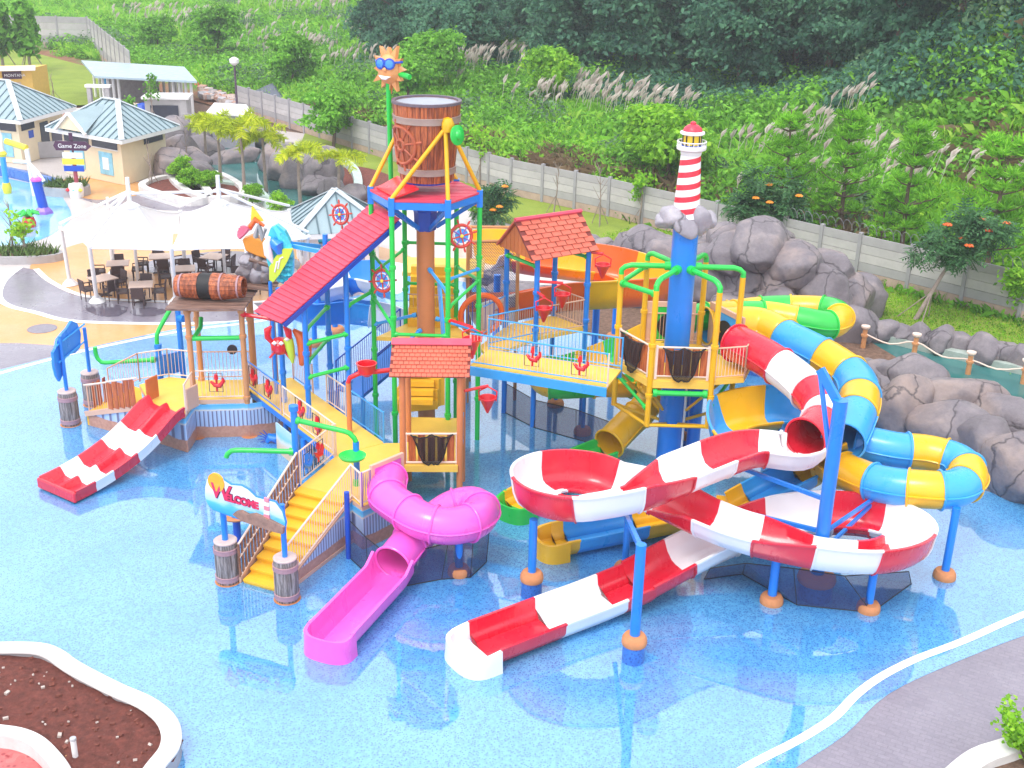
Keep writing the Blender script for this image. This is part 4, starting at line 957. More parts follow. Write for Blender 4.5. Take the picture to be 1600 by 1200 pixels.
MB().lathe(gd, [(.27, -.02), (.28, 0), (.28, .04), (.14, .07), (.12, .12), (.05, .14), (0, .14)], 26, M=Md).obj('green_disc', GREEN, bf)

# smiling sun on its pole
sq = HX[2]*1.0+V(.0, -.1, 0); sq = atY(607, 160, 34.6); sq = V(sq.x, 34.6, 0); zs = zat(sq, 108)
sf = thing('sun_figure', 'smiling orange sun figure in blue sunglasses on a green pole', 'figure', sq+V(0, 0, zp))
MB().tube([sq+V(.05, 0, zp-1.0), sq+V(0, 0, zs-.3)], .07, 10).obj('pole', GREEN, sf)
fd = V(-.35, -.93, .05).normalized(); fu = V(0, 0, 1); fs_ = fd.cross(fu).normalized()       # facing
C_ = sq+V(.03, 0, zs)
def sfp(x, z, d): return C_+fs_*(-x)+V(0, 0, z)+fd*d
mb = MB(); nn = 40; vs = [sfp(0, 0, .26)]
rad = lambda i: (.36 if i % 2 else .60+.08*math.sin(i*1.9))
prof_f = [(0.0, .26), (.16, .25), (.28, .18), (.36, .06)]
vs = []; 
for (r_, d_) in prof_f:
    for i in range(nn): a = 2*PI*i/nn; vs.append(sfp(r_*math.cos(a)*.92, r_*math.sin(a)*1.15, d_))
fs = [(j*nn+i, j*nn+(i+1) % nn, (j+1)*nn+(i+1) % nn, (j+1)*nn+i) for j in range(3) for i in range(nn)]
mb.add(vs, fs, 0, True); mb.obj('face', PEACH, sf)
mb = MB(); n2_ = 24; ol = []
for i in range(n2_): a = 2*PI*i/n2_; r_ = .36 if i % 2 else (.60+.07*math.sin(i*1.9)); ol.append((r_*math.cos(a)*.85, r_*math.sin(a)*1.15))
vs = [sfp(x, z, .05) for x, z in ol]+[sfp(x*.97, z*.97, -.16) for x, z in ol]
mb.add(vs, [tuple(range(n2_)), tuple(range(n2_, 2*n2_))[::-1]]+[(i, n2_+i, n2_+(i+1) % n2_, (i+1) % n2_) for i in range(n2_)]); mb.obj('rays', PEACH, sf)
GLASS = paint('blue lens', (0.03, 0.25, 0.75), .12, .8)
for s_ in (-1, 1):
    Mx = (fd+fs_*(-.2*s_)).normalized().to_track_quat('Z', 'Y').to_matrix(); c = sfp(.145*s_, .16, .25)
    MB().lathe(c, [(.155, -.05), (.165, .0), (.15, .03), (.115, .035)], 20, M=Mx).obj('glasses_rim', DBLUE, sf); MB().lathe(c, [(.12, .03), (.1, .05), (0, .06)], 20, M=Mx).obj('lens', GLASS, sf)
for s_ in (-1, 1): MB().tube([sfp(.28*s_, .2, .2), sfp(.42*s_, .22, -.02)], .035, 6).obj('glasses_arm', DBLUE, sf)
MB().tube([sfp(-.17, -.17, .26), sfp(-.08, -.24, .285), sfp(.04, -.25, .285), sfp(.15, -.19, .26), sfp(.04, -.21, .29), sfp(-.08, -.2, .29)], .035, 6, closed=True).obj('smile', OFFW, sf)
MB().lathe(sfp(0, .0, .27), [(.06, -.05), (.06, .03), (0, .07)], 12, M=fd.to_track_quat('Z', 'Y').to_matrix()).obj('nose', PEACH, sf)
MB().cyl(C_+V(.2, .0, -.1), C_+V(.62, -.35, -.16), .075, .08, 12).obj('spout', GREEN, sf)

# ship wheels
def ship_wheel(C, dirn, r, label):
    T_ = thing('ship_wheel', label, 'ship wheel', C, 'red ship wheels on the towers')
    Mx = Vector(dirn).normalized().to_track_quat('Z', 'Y').to_matrix(); f = lambda x, y, z: Vector(C)+Mx @ Vector((x, y, z))
    WR = paint('wheel red '+str(len(MATS)), (0.60, 0.05, 0.03), .4, .2)
    o = MB().tube([f(r*.86*math.cos(2*PI*i/28), r*.86*math.sin(2*PI*i/28), 0) for i in range(28)], r*.13, 8, closed=True).obj('rim', WR, T_)
    MB().tube([f(r*.62*math.cos(2*PI*i/24), r*.62*math.sin(2*PI*i/24), .02) for i in range(24)], r*.06, 6, closed=True).obj('inner_ring', OFFW, T_)
    MB().lathe(C, [(r*.66, -.02), (r*.66, .01), (0, .012)], 24, M=Mx).obj('back_disc', SBLUE, T_)
    for k in range(8):
        a = 2*PI*k/8+.2; MB().tube([f(r*.1*math.cos(a), r*.1*math.sin(a), .03), f(r*.8*math.cos(a), r*.8*math.sin(a), .03)], [r*.06, r*.06], 6).obj('spoke', PURP if k % 2 else WR, T_)
        MB().tube([f(r*.95*math.cos(a), r*.95*math.sin(a), 0), f(r*1.15*math.cos(a), r*1.15*math.sin(a), 0), f(r*1.35*math.cos(a), r*1.35*math.sin(a), 0)], [r*.05, r*.1, r*.06], 7).obj('handle', WR, o)
    MB().lathe(C, [(r*.16, 0), (r*.14, .07), (0, .09)], 14, M=Mx).obj('hub', LEMON, T_)
q = HX[3].lerp(HX[4], .62); ship_wheel(V(q.x-.05, q.y-.12, zat(q, 437)), (-.45, -.9, .15), .36, 'red ship wheel on the left green post above the ramp bridge')
q = HX[5].lerp(HX[0], .40); ship_wheel(V(q.x+.02, q.y-.12, zat(q, 367)), (.35, -.9, .15), .36, 'red ship wheel on the right green posts below the platform edge')
q = atY(532, 335, 34.9); ship_wheel(q, (-.5, -.85, .1), .33, 'red ship wheel standing on the upper edge of the long red roof')

# ---------------------------------------------------------------- the long red plank roof
rr = thing('plank_roof', 'long sloping red plank roof on blue posts left of the bucket tower', 'roof', (-5.6, 33.0, 0))
q1_, q2_, q3_, q4_ = at(440, 506, 4.3), at(398, 487, 4.3), at(579, 319, 7.25), at(622, 344, 7.25)
n = 27; nn = (q4_-q1_).cross(q2_-q1_).normalized()
if nn.z < 0: nn = -nn
for k in range(n):
    f0, f1 = k/n, (k+.86)/n; up_ = nn*(.0)
    a, b_, c, d = q1_.lerp(q4_, f0), q1_.lerp(q4_, f1+.02), q2_.lerp(q3_, f1+.02), q2_.lerp(q3_, f0)
    mb = MB(); mb.add([a+nn*.05, b_, c, d+nn*.05, a, b_-nn*.02, c-nn*.02, d], [(0, 1, 2, 3), (4, 7, 6, 5), (0, 4, 5, 1), (1, 5, 6, 2), (2, 6, 7, 3), (3, 7, 4, 0)]); mb.obj('plank', ROOFR, rr)
MB().slab([q1_-nn*.06, q4_-nn*.06, q3_-nn*.06, q2_-nn*.06], .03).obj('roof_board', paint('dark red batten', (0.22, 0.008, 0.02), .6, 0), rr)
for a, b_ in ((q1_, q4_), (q2_, q3_)): MB().beam(a-nn*.1, b_-nn*.1, .07, .14, up=nn).obj('edge_beam', DBLUE, rr)
for (x, y, z0) in ((-6.0, 32.2, 0), (-4.86, 32.72, 0), (-5.62, 34.0, 0), (-6.95, 33.35, 0)):
    # height of the roof plane over the post
    z1 = q1_.z-nn.x/nn.z*(x-q1_.x)-nn.y/nn.z*(y-q1_.y)-.2
    post(rr, x, y, z0, z1, .08, BLUE, 'post', (D1+.1, D1+1.0, 3.3))
for (a, b_, z) in (((-6.0, 32.2), (-4.86, 32.72), 3.6), ((-6.0, 32.2), (-4.86, 32.72), 2.55), ((-6.0, 32.2), (-5.62, 34.0), 4.0), ((-6.0, 32.2), (-5.62, 34.0), 3.0), ((-4.86, 32.72), (-4.2, 33.8), 4.6)):
    pipe(rr, [V(a[0], a[1], z), V(b_[0], b_[1], z+.15)], GREEN, .06)
pipe(rr, [V(-6.95, 33.35, 3.9), V(-8.14, 33.54, 4.0)], FLAGR, .06)

# sea creatures under the roof: a red crab and a green fish beside an orange shell
cb = thing('crab_figure', 'red crab figure with white eyes under the low end of the red roof', 'figure', V(-7.05, 32.7, 3.3))
c = atY(437, 540, 32.6)
mb = MB(); mb.lathe(c, [(0, -.28), (.15, -.24), (.26, -.1), (.27, .08), (.16, .22), (0, .26)], 14); mb.obj('body', FLAGR, cb)
for s_ in (-1, 1):
    MB().tube([c+V(.2*s_, -.05, .1), c+V(.32*s_, -.12, .3), c+V(.3*s_, -.15, .52), c+V(.18*s_, -.16, .66)], [.06, .09, .11, .03], 8).obj('claw', FLAGR, cb)
    MB().lathe(c+V(.1*s_, -.24, .16), [(0, -.08), (.08, 0), (0, .08)], 10).obj('eye', OFFW, cb)
    MB().tube([c+V(.15*s_, 0, -.2), c+V(.3*s_, -.1, -.36)], [.04, .03], 6).obj('leg', FLAGR, cb)
fg = thing('fish_figure', 'lime green fish figure on an orange shell beside the crab', 'figure', V(-6.5, 32.4, 2.8))
c = atY(453, 542, 32.5)
MB().tube([c+V(-.02, 0, .36), c+V(-.04, 0, .22), c+V(0, 0, 0), c+V(.04, 0, -.3), c+V(.06, 0, -.5)], [.05, .15, .14, .1, .04], 12).obj('body', LIME, fg)
MB().lathe(c+V(-.05, -.13, .28), [(0, -.07), (.08, 0), (0, .07)], 10).obj('eye', OFFW, fg)
MB().tube([c+V(.1, .12, .5), c+V(.3, .12, .3), c+V(.42, .1, 0), c+V(.4, .1, -.35), c+V(.28, .1, -.6)], [.05, .16, .22, .2, .06], 10).obj('shell', ORANGE, fg)
# ================================================================ LIGHTHOUSE TOWER, UPPER BRIDGE, BACK TOWER
rb = thing('upper_bridge', 'high yellow bridge with blue railings between bucket tower and lighthouse tower', 'bridge', V(0.8, 32, 0))
B0, B1 = at(735, 570, D2), at(949, 604, D2); B0.z = B1.z = 0
bd = (B1-B0).normalized(); bn = V(-bd.y, bd.x, 0)*1.4
MB().slab([q+V(0, 0, D2-.06) for q in (B0, B1, B1+bn, B0+bn)], .06).obj('deck', DECK, rb)
for s_ in (-.05, 1.05): MB().beam(B0+bn*s_+V(0, 0, D2-.15), B1+bn*s_+V(0, 0, D2-.15), .07, .26).obj('side_beam', SBLUE, rb)
rail(rb, B0+V(0, 0, D2), B1+V(0, 0, D2), SBLUE, .95, .105, bal=CREAM); rail(rb, B0+bn+V(0, 0, D2), B1+bn+V(0, 0, D2), SBLUE, .95, .105)
spray_toy(B0.lerp(B1, .46)+V(0, .04, D2+.55), -.3, FLAGR, 'red water toy in the middle of the high bridge railing')
spray_toy(B0.lerp(B1, .80)+V(0, .04, D2+.5), -.3, FLAGR, 'red animal shaped water toy near the lighthouse end of the high bridge')

C = V(4.75, 32.3, 0); HL = 1.72
lt = thing('lighthouse_tower', 'yellow posted play tower round a thick blue column under the striped lighthouse', 'play tower', C)
LX = [hexpt(C, HL, k, R(-1)) for k in range(6)]
ztop = zat(C, 352)
post(lt, C.x, C.y, 0, ztop, .36, BLUE, 'column', n=30)
post(lt, C.x+.75, C.y+.25, 0, D2-.2, .2, DBLUE if False else BLUE, 'side_column', n=18)
MB().cyl(C+V(.33, -.36, .3), C+V(.33, -.36, D2-.3), .035, None, 8).obj('drain_pipe', OFFW, lt)
tops = [zat(LX[0], 428), zat(LX[1], 405), zat(LX[2], 412), zat(LX[3], 432), zat(LX[4], 458), zat(LX[5], 453)]
zt = sum(tops)/6
for k, q in enumerate(LX):
    low = .75 if k in (3, 4, 5) else D2-1.3
    post(lt, q.x, q.y, D2-1.45, zt, .082, SAFF, 'post', (D2-.5, D2+1.0))
    arm = [q+V(0, 0, zt-.03), q+V(0, 0, zt+.13), q.lerp(C, .06)+V(0, 0, zt+.22), q.lerp(C, .16)+V(0, 0, zt+.27), q.lerp(C, .76)+V(0, 0, zt+.27)]
    MB().tube(arm, .08, 10).obj('arm', GREEN, lt)
    MB().cyl(q.lerp(C, .70)+V(0, 0, zt+.27), q.lerp(C, .80)+V(0, 0, zt+.27), .13, None, 12).obj('arm_flange', GREEN, lt)
    q2 = LX[(k+1) % 6]
    if k in (3, 4): MB().beam(q+V(0, 0, D2-.16), q2+V(0, 0, D2-.16), .06, .2).obj('edge_beam', DECK, lt)
    MB().tube([q+V(0, 0, D2-1.4), C+V(0, 0, D2-2.0)], .05, 8).obj('brace', SAFF, lt)
    MB().tube([q+V(0, 0, D2-.3), q.lerp(C, .6)+V(0, 0, D2-1.3)], .045, 8).obj('brace', SAFF, lt)
for (a, b_) in ((3, 4),): pipe(lt, [LX[a].lerp(LX[b_], .05)+V(0, 0, zt-.25), LX[b_]+V(0, 0, zt-.1)], GREEN, .075)
pipe(lt, [LX[3]+V(0, 0, zt-.25), LX[2]+V(0, 0, zt-.15)], GREEN, .075)
pipe(lt, [LX[4]+V(.1, 0, D2-.42), LX[5]+V(-.1, 0, D2-.42)], GREEN, .08); pipe(lt, [LX[3]+V(.05, 0, D2-.5), LX[4]+V(-.05, .0, D2-.9)], GREEN, .05); pipe(lt, [LX[5]+V(.05, 0, D2-.75), LX[0]+V(0, 0, D2-.4)], GREEN, .05)
for (a, b_) in ((3, 4), (4, 5), (5, 0)): MB().tube([LX[a]+V(0, 0, D2-1.42), LX[b_]+V(0, 0, D2-1.42)], .05, 8).obj('lower_ring', SAFF, lt)
deck(lt, LX, D2, DECK, .14)
def board_panel(par, A, B, z, n=6):
    A = Vector(A); B = Vector(B); A.z = B.z = 0
    MB().tube([A+V(0, 0, z+.95), B+V(0, 0, z+.95)], .03, 8).obj('top_rail', CREAM, par); MB().tube([A+V(0, 0, z+.1), B+V(0, 0, z+.1)], .03, 8).obj('bottom_rail', CREAM, par)
    for i in range(n):
        q = A.lerp(B, (i+.5)/n); MB().beam(q+V(0, 0, z+.11), q+V(0, 0, z+.9+.02*math.sin(i*2.2)), .035, (B-A).length/n*.9, up=(B-A).normalized()).obj('board', PLANKO, par, .01)
    for q in (A, B): MB().beam(q+V(0, 0, z), q+V(0, 0, z+1.0), .05, .07, up=(B-A).normalized()).obj('rail_stile', CREAM, par)
i0, i1 = LX[4].lerp(LX[5], .08), LX[4].lerp(LX[5], .92); board_panel(lt, i0, i1, D2)
j0, j1 = LX[3].lerp(LX[4], .08), LX[3].lerp(LX[4], .92); board_panel(lt, j0, j1, D2, 5)
n_a = thing('hanging_net', 'black fishing net on the front board panel of the lighthouse tower', 'net', i0+V(0, 0, D2+.9), 'black nets on the railings')
net(n_a, i0.lerp(i1, .1)+V(0, -.06, D2+.97), i0.lerp(i1, .92)+V(0, -.06, D2+.97), .95, .1, (0, -1, 0), swag=2)
n_b = thing('hanging_net', 'black fishing net on the left board panel of the lighthouse tower', 'net', j0+V(0, 0, D2+.9), 'black nets on the railings')
nv = V(-(j1-j0).y, (j1-j0).x, 0).normalized()*-1
net(n_b, j0.lerp(j1, .1)+nv*.05+V(0, 0, D2+.97), j0.lerp(j1, .92)+nv*.05+V(0, 0, D2+.97), .95, .1, nv, swag=1)
rail(lt, LX[1]+V(0, 0, D2), LX[2].lerp(LX[1], .0)+V(0, 0, D2), BEIGE, .95, .1)
e0_, e1_ = LX[5]+V(.35, .1, 0), LX[0]+V(.15, -.45, 0)
deck(lt, [LX[5], LX[5]+V(.95, .25, 0), LX[0]+V(.55, .1, 0), LX[0]], D2, DECK, .14)
rail(lt, LX[5]+V(.08, .02, D2), LX[5]+V(.95, .25, D2), BEIGE, .95, .09, bal=CREAM); rail(lt, LX[5]+V(.95, .25, D2), LX[0]+V(.55, .05, D2), BEIGE, .95, .1)
for (a, b_, mm) in ((LX[0]+V(.2, .2, 0), LX[1]+V(.3, .2, 0), SBLUE), (LX[1].lerp(LX[2], .1)+V(0, .05, 0), LX[1].lerp(LX[2], .95)+V(0, .05, 0), GGREEN)):
    for (x0, x1, z0, z1) in ((0, 1, 1.15, 1.3), (0, .14, 0, 1.15), (.86, 1, 0, 1.15)):
        MB().beam(a.lerp(b_, x0)+V(0, 0, D2+(z0+z1)/2), a.lerp(b_, x1)+V(0, 0, D2+(z0+z1)/2), .08, z1-z0).obj('slide_frame', BEIGE, lt)
    MB().beam(a.lerp(b_, .14)+V(0, 0, D2+.6), a.lerp(b_, .86)+V(0, 0, D2+.6), .04, 1.1).obj('slide_portal', mm, lt)
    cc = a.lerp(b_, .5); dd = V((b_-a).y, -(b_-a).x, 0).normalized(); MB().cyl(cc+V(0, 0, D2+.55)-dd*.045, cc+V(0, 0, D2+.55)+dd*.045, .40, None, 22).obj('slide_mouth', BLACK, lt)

# lighthouse on its rock
STRIPE, t, b = newmat('red and white spiral'); p = geo_pos(t); sep = N(t, 'ShaderNodeSeparateXYZ'); L(t, p, sep.inputs[0])
zl0 = zat(C, 330); zl1 = zat(C, 242)
LHX = C.x-.02; LHY = C.y
sx_ = N(t, 'ShaderNodeMath', operation='SUBTRACT'); L(t, sep.outputs[0], sx_.inputs[0]); sx_.inputs[1].default_value = LHX
sy_ = N(t, 'ShaderNodeMath', operation='SUBTRACT'); L(t, sep.outputs[1], sy_.inputs[0]); sy_.inputs[1].default_value = LHY
at2 = N(t, 'ShaderNodeMath', operation='ARCTAN2'); L(t, sy_.outputs[0], at2.inputs[0]); L(t, sx_.outputs[0], at2.inputs[1])
k1 = N(t, 'ShaderNodeMath', operation='MULTIPLY'); L(t, sep.outputs[2], k1.inputs[0]); k1.inputs[1].default_value = 4.6/(zl1-zl0)
k2 = N(t, 'ShaderNodeMath', operation='MULTIPLY_ADD'); L(t, at2.outputs[0], k2.inputs[0]); k2.inputs[1].default_value = -1/(2*PI); L(t, k1.outputs[0], k2.inputs[2])
fr = N(t, 'ShaderNodeMath', operation='FRACT'); L(t, k2.outputs[0], fr.inputs[0])
L(t, ramp(t, fr.outputs[0], [(0.0, (0.70, 0.02, 0.05)), (0.43, (0.70, 0.02, 0.05)), (0.46, (0.82, 0.80, 0.82)), (0.98, (0.82, 0.80, 0.82)), (1.0, (0.7, 0.02, 0.05))]), b.inputs['Base Color']); b.inputs['Roughness'].default_value = .4
lh = thing('model_lighthouse', 'red and white spiral striped model lighthouse on a pale rock', 'lighthouse', V(LHX, LHY, ztop))
Lc = V(LHX, LHY, 0)
MB().lathe(Lc, [(.40, zl0-.15), (.375, zl0), (.275, zl1), (.265, zl1+.02)], 28).obj('shaft', STRIPE, lh)
MB().lathe(Lc, [(.27, zl1-.02), (.29, zl1+.06), (.29, zl1+.1), (.40, zl1+.16), (.41, zl1+.24), (.38, zl1+.26)], 28).obj('gallery', OFFW, lh)
zg = zl1+.26
mb = MB()
for k in range(20): a = 2*PI*k/20; mb.cyl(Lc+V(.39*math.cos(a), .39*math.sin(a), zg-.02), Lc+V(.39*math.cos(a), .39*math.sin(a), zg+.1), .012, None, 5)
mb.tube([Lc+V(.39*math.cos(2*PI*k/24), .39*math.sin(2*PI*k/24), zg+.11) for k in range(24)], .018, 5, closed=True); mb.obj('gallery_railing', OFFW, lh)
MB().lathe(Lc, [(.30, zg-.005), (.30, zg+.02), (0, zg+.02)], 20).obj('gallery_floor', DBLUE, lh)
LAMPM = paint('lantern yellow', (0.85, 0.60, 0.03), .3, .3)
MB().lathe(Lc, [(.24, zg), (.24, zg+.3)], 16, smooth=False).obj('lantern', LAMPM, lh)
for k in range(8): a = 2*PI*k/8; MB().cyl(Lc+V(.245*math.cos(a), .245*math.sin(a), zg), Lc+V(.245*math.cos(a), .245*math.sin(a), zg+.3), .022, None, 5).obj('lantern_bar', BROWN if False else DARK, lh)
MB().lathe(Lc, [(.29, zg+.29), (.34, zg+.32), (.33, zg+.37), (.27, zg+.39)], 24).obj('cornice', OFFW, lh)
MB().lathe(Lc, [(.27, zg+.385), (.24, zg+.47), (.14, zg+.55), (.08, zg+.57), (.08, zg+.62), (0, zg+.66)], 24).obj('dome', paint('dome red', (0.65, 0.03, 0.07), .4, .2), lh)
def rock_mat(name, a, b_, c):
    M, t, b = newmat(name); p = geo_pos(t)
    f = noise_t(t, p, .9, 7, .62); g = noise_t(t, p, .45, 4, .6); h = noise_t(t, p, 6, 8, .7)
    col = ramp(t, f, [(.3, dk(a, .7)), (.5, a), (.7, b_)])
    col = mix(t, ramp(t, g, [(.5, 0.0), (.72, .75)]), col, c)
    col = mix(t, .35, col, mix(t, h, dk(a, .35), dk(b_, 1.3)))
    v = N(t, 'ShaderNodeTexVoronoi', Scale=.42, feature='DISTANCE_TO_EDGE'); ds = N(t, 'ShaderNodeVectorMath', operation='MULTIPLY_ADD')
    nz = N(t, 'ShaderNodeTexNoise', Scale=1.5, Detail=4); L(t, p, nz.inputs['Vector']); L(t, nz.outputs['Color'], ds.inputs[0]); ds.inputs[1].default_value = (.6, .6, .6); L(t, p, ds.inputs[2]); L(t, ds.outputs[0], v.inputs['Vector'])
    cr = ramp(t, v.outputs['Distance'], [(.0, .8), (.018, 0.0)])
    L(t, mix(t, cr, col, dk(a, .3)), b.inputs['Base Color']); b.inputs['Roughness'].default_value = .62
    hh = N(t, 'ShaderNodeMath', operation='SUBTRACT'); L(t, h, hh.inputs[0]); L(t, cr, hh.inputs[1]); bump(t, b, hh.outputs[0], .5, .06)
    return M
ROCK = rock_mat('grey violet rock', (0.165, 0.145, 0.17), (0.32, 0.28, 0.29), (0.38, 0.26, 0.20))
PROCK = rock_mat('pale rock', (0.30, 0.28, 0.33), (0.52, 0.50, 0.55), (0.42, 0.30, 0.31))
def boulder_mesh(sub, seed, facet=.35):
    bm = bmesh.new(); bmesh.ops.create_icosphere(bm, subdivisions=sub, radius=1.0)
    rs = random.Random(seed); planes = [(Vector((rs.gauss(0, 1), rs.gauss(0, 1), rs.gauss(0, .8))).normalized(), rs.uniform(.72, .92)) for _ in range(17)]
    o = Vector((seed*3.1, seed*1.7, 0))
    for v in bm.verts:
        d = v.co.normalized(); r_ = 1+.20*noise.noise(d*1.3+o)
        P = d*r_
        for (pn, pd) in planes:
            e = P.dot(pn)-pd
            if e > 0: P -= pn*e*.93
        P *= 1+.035*noise.noise(d*4+o)+.018*noise.noise(d*9+o)
        v.co = P
    for f in bm.faces: f.smooth = True
    me = bpy.data.meshes.new('boulder'); bm.to_mesh(me); bm.free(); return me
BOULD = [boulder_mesh(4, s_) for s_ in range(8)]
for me in BOULD: me.materials.append(ROCK)
PB = [boulder_mesh(3, s_+40) for s_ in range(3)]
for me in PB: me.materials.append(PROCK)
for i, (dx, dy, dz, sx1, sy1, sz1) in enumerate(((-.36, -.1, .0, .46, .42, .36), (.36, -.15, -.12, .52, .42, .24), (0, .3, 0, .5, .4, .3), (-.05, -.3, -.17, .55, .36, .22), (.6, .1, -.14, .3, .3, .2), (-.58, 0, -.14, .34, .32, .24))):
    share('rock', PB[i % 3], Lc+V(dx, dy, ztop+.28+dz), lh, (i*.7, i*1.3, i*2.1), (sx1, sy1, sz1))

# gabled tower behind the upper bridge
bg_ = thing('back_gable_tower', 'blue posted tower with an orange boarded gable and shingled roof behind the high bridge', 'play tower', V(1.0, 35.9, 0))
G = [V(-.25, 35.81, 0), V(.69, 34.73, 0), V(2.3, 35.75, 0), V(1.3, 36.9, 0)]
zgb = zat(G[1], 402)
for q in G: post(bg_, q.x, q.y, 0, zgb, .085, BLUE, 'post', (D2, D2+1.2))
gc = (G[0]+G[1]+G[2]+G[3])/4; gu = ((G[2]-G[1])+(G[3]-G[0])).normalized(); gv = V(-gu.y, gu.x, 0)
hl, hw_ = 1.25, 1.0; zR = zgb+1.0
E = {}
for s_ in (-1, 1):
    for e_ in (-1, 1): E[(s_, e_)] = gc+gu*hl*e_+gv*hw_*s_+V(0, 0, zgb+.02)
rd0, rd1 = gc-gu*hl+V(0, 0, zR), gc+gu*hl+V(0, 0, zR)
shingle_roof(bg_, E[(-1, -1)], E[(-1, 1)], rd0, rd1, 8, 7, SHING)
MB().slab([E[(1, 1)], E[(1, -1)], rd0+V(0, 0, .0), rd1], .05).obj('roof_board', SHING, bg_)
MB().tube([rd0+V(0, 0, .04), rd1+V(0, 0, .04)], .07, 6).obj('ridge_cap', RIDGE, bg_)
for e_, rd in ((-1, rd0), (1, rd1)):
    for k in range(9):
        f0, f1 = (k+.05)/9*2-1, (k+.95)/9*2-1; base = gc+gu*(hl-.1)*e_
        h0, h1 = (1-abs(f0))*(zR-zgb)*.93, (1-abs(f1))*(zR-zgb)*.93
        a, b_ = base+gv*hw_*f0*.95, base+gv*hw_*f1*.95
        MB().slab([a+V(0, 0, zgb), b_+V(0, 0, zgb), b_+V(0, 0, zgb+max(.02, h1)), a+V(0, 0, zgb+max(.02, h0))], .03*e_).obj('gable_board', BARN, bg_)
for k, (a, b_) in enumerate(((0, 1), (1, 2), (2, 3))):
    if k != 1: pipe(bg_, [G[a]+V(0, 0, zgb-.25), G[b_]+V(0, 0, zgb-.3)], GREEN, .06)
deck(bg_, G, D2-.25, DECK, .12); rail(bg_, G[1]+V(0, 0, D2-.25), G[2]+V(0, 0, D2-.25), BEIGE); rail(bg_, G[2]+V(0, 0, D2-.25), G[3]+V(0, 0, D2-.25), BEIGE); rail(bg_, HX[0]+V(.1, .3, D2), G[0]+V(0, 0, D2-.2), SBLUE, .95, .1, bal=BEIGE); rail(bg_, HX[0]+V(.3, -.5, D2), G[1]+V(0, 0, D2-.2), SBLUE, .95, .1, bal=BEIGE)
deck(bg_, [HX[0]+V(.02, .3, 0), HX[0]+V(.3, -.5, 0), G[1], G[0]], D2-.3, DECK, .1)
# caged walkway towards the orange slide
cg = thing('climbing_cage', 'tan framed cage walkway with blue netting behind the bucket tower', 'climbing net', V(-.6, 37.5, 0))
cq = [V(-1.5, 36.6, 0), V(.1, 36.9, 0), V(.1, 38.6, 0), V(-1.5, 38.5, 0)]
for q in cq: post(cg, q.x, q.y, 0, 5.6, .06, TAN)
for a, b_ in zip(cq, cq[1:]+cq[:1]): MB().tube([a+V(0, 0, 5.55), b_+V(0, 0, 5.55)], .05, 8).obj('top_beam', TAN, cg)
MB().slab([q+V(0, 0, 3.2) for q in cq], .08).obj('deck', BARN, cg)
BN, t, b = newmat('blue netting'); net_alpha(t, b, .0, 7, (0.05, 0.06, 0.22))
for a, b_ in ((cq[0], cq[1]), (cq[1], cq[2])): 
    mb = MB(); mb.add([a+V(0, 0, 3.3), b_+V(0, 0, 3.3), b_+V(0, 0, 5.5), a+V(0, 0, 5.5)], [(0, 1, 2, 3)]); mb.obj('netting', BN, cg)
crawl = thing('crawl_ring', 'round orange crawl hoop with blue bars at the end of the high bridge', 'climbing hoop', HX[0]+V(.1, .2, D2))
rc_ = at(703, 508, D2+.4); rc_ = V(-1.0, 34.6, D2+.5)
MB().tube([rc_+V(.62*math.cos(2*PI*i/28), .25*math.cos(2*PI*i/28), .62*math.sin(2*PI*i/28)) for i in range(28)], .09, 8, closed=True).obj('hoop', ORANGE, crawl)
mb = MB()
for i in range(-4, 5): x = i*.13; h_ = math.sqrt(max(0, .6**2-x*x)); mb.cyl(rc_+V(x, x*.4, -h_), rc_+V(x, x*.4, h_), .014, None, 5)
mb.obj('bars', DBLUE, crawl)

# ================================================================ SLIDES
def loop_profile(w_, hl_, hr_, th=.035, flat=.55, lean=.10):
    """open flume: left wall hl_, right wall hr_; (side, up) points, side > 0 is left of travel"""
    inn = [(w_+lean, hl_), (w_+lean*.35, hl_*.45), (w_*.93, .16), (w_*.8, .05), (w_*flat, .0), (0, -.015), (-w_*flat, .0), (-w_*.8, .05), (-w_*.93, .16), (-w_-lean*.35, hr_*.45), (-w_-lean, hr_)]
    out = [(-w_-lean-.07, hr_+.0), (-w_-lean-.07, hr_-.05), (-w_-lean-th, hr_-.05), (-w_-lean*.35-th, hr_*.45), (-w_*.95-th, .14), (-w_*.8, .05-th*1.3), (0, -.02-th), (w_*.8, .05-th*1.3), (w_*.95+th, .14), (w_+lean*.35+th, hl_*.45), (w_+lean+th, hl_-.05), (w_+lean+.07, hl_-.05), (w_+lean+.07, hl_)]
    return inn+out
def tube_profile(r_, th=.03, n=28):
    return [(r_*math.cos(2*PI*i/n), r_*math.sin(2*PI*i/n)) for i in range(n)]
def frames(pts):
    n = len(pts); F_ = []
    for i in range(n):
        d = (pts[min(i+1, n-1)]-pts[max(i-1, 0)]).normalized(); l = V(-d.y, d.x, 0).normalized(); F_.append((d, l, l.cross(d)*-1 if l.cross(d).z < 0 else l.cross(d)))
    return F_
def cut(path, nsec=None, bounds=None):
    """split a dense path into sections that share end points"""
    ln = [0.0]
    for a, b_ in zip(path[:-1], path[1:]): ln.append(ln[-1]+(b_-a).length)
    tot = ln[-1]; bs = bounds or [i/nsec for i in range(nsec+1)]; out = []
    for f0, f1 in zip(bs[:-1], bs[1:]):
        idx = [i for i in range(len(path)) if f0*tot-1e-6 <= ln[i] <= f1*tot+1e-6]
        i0_, i1_ = idx[0], idx[-1]
        if i1_ < len(path)-1: i1_ += 1
        out.append((i0_, min(i1_, len(path)-1)))
    return out
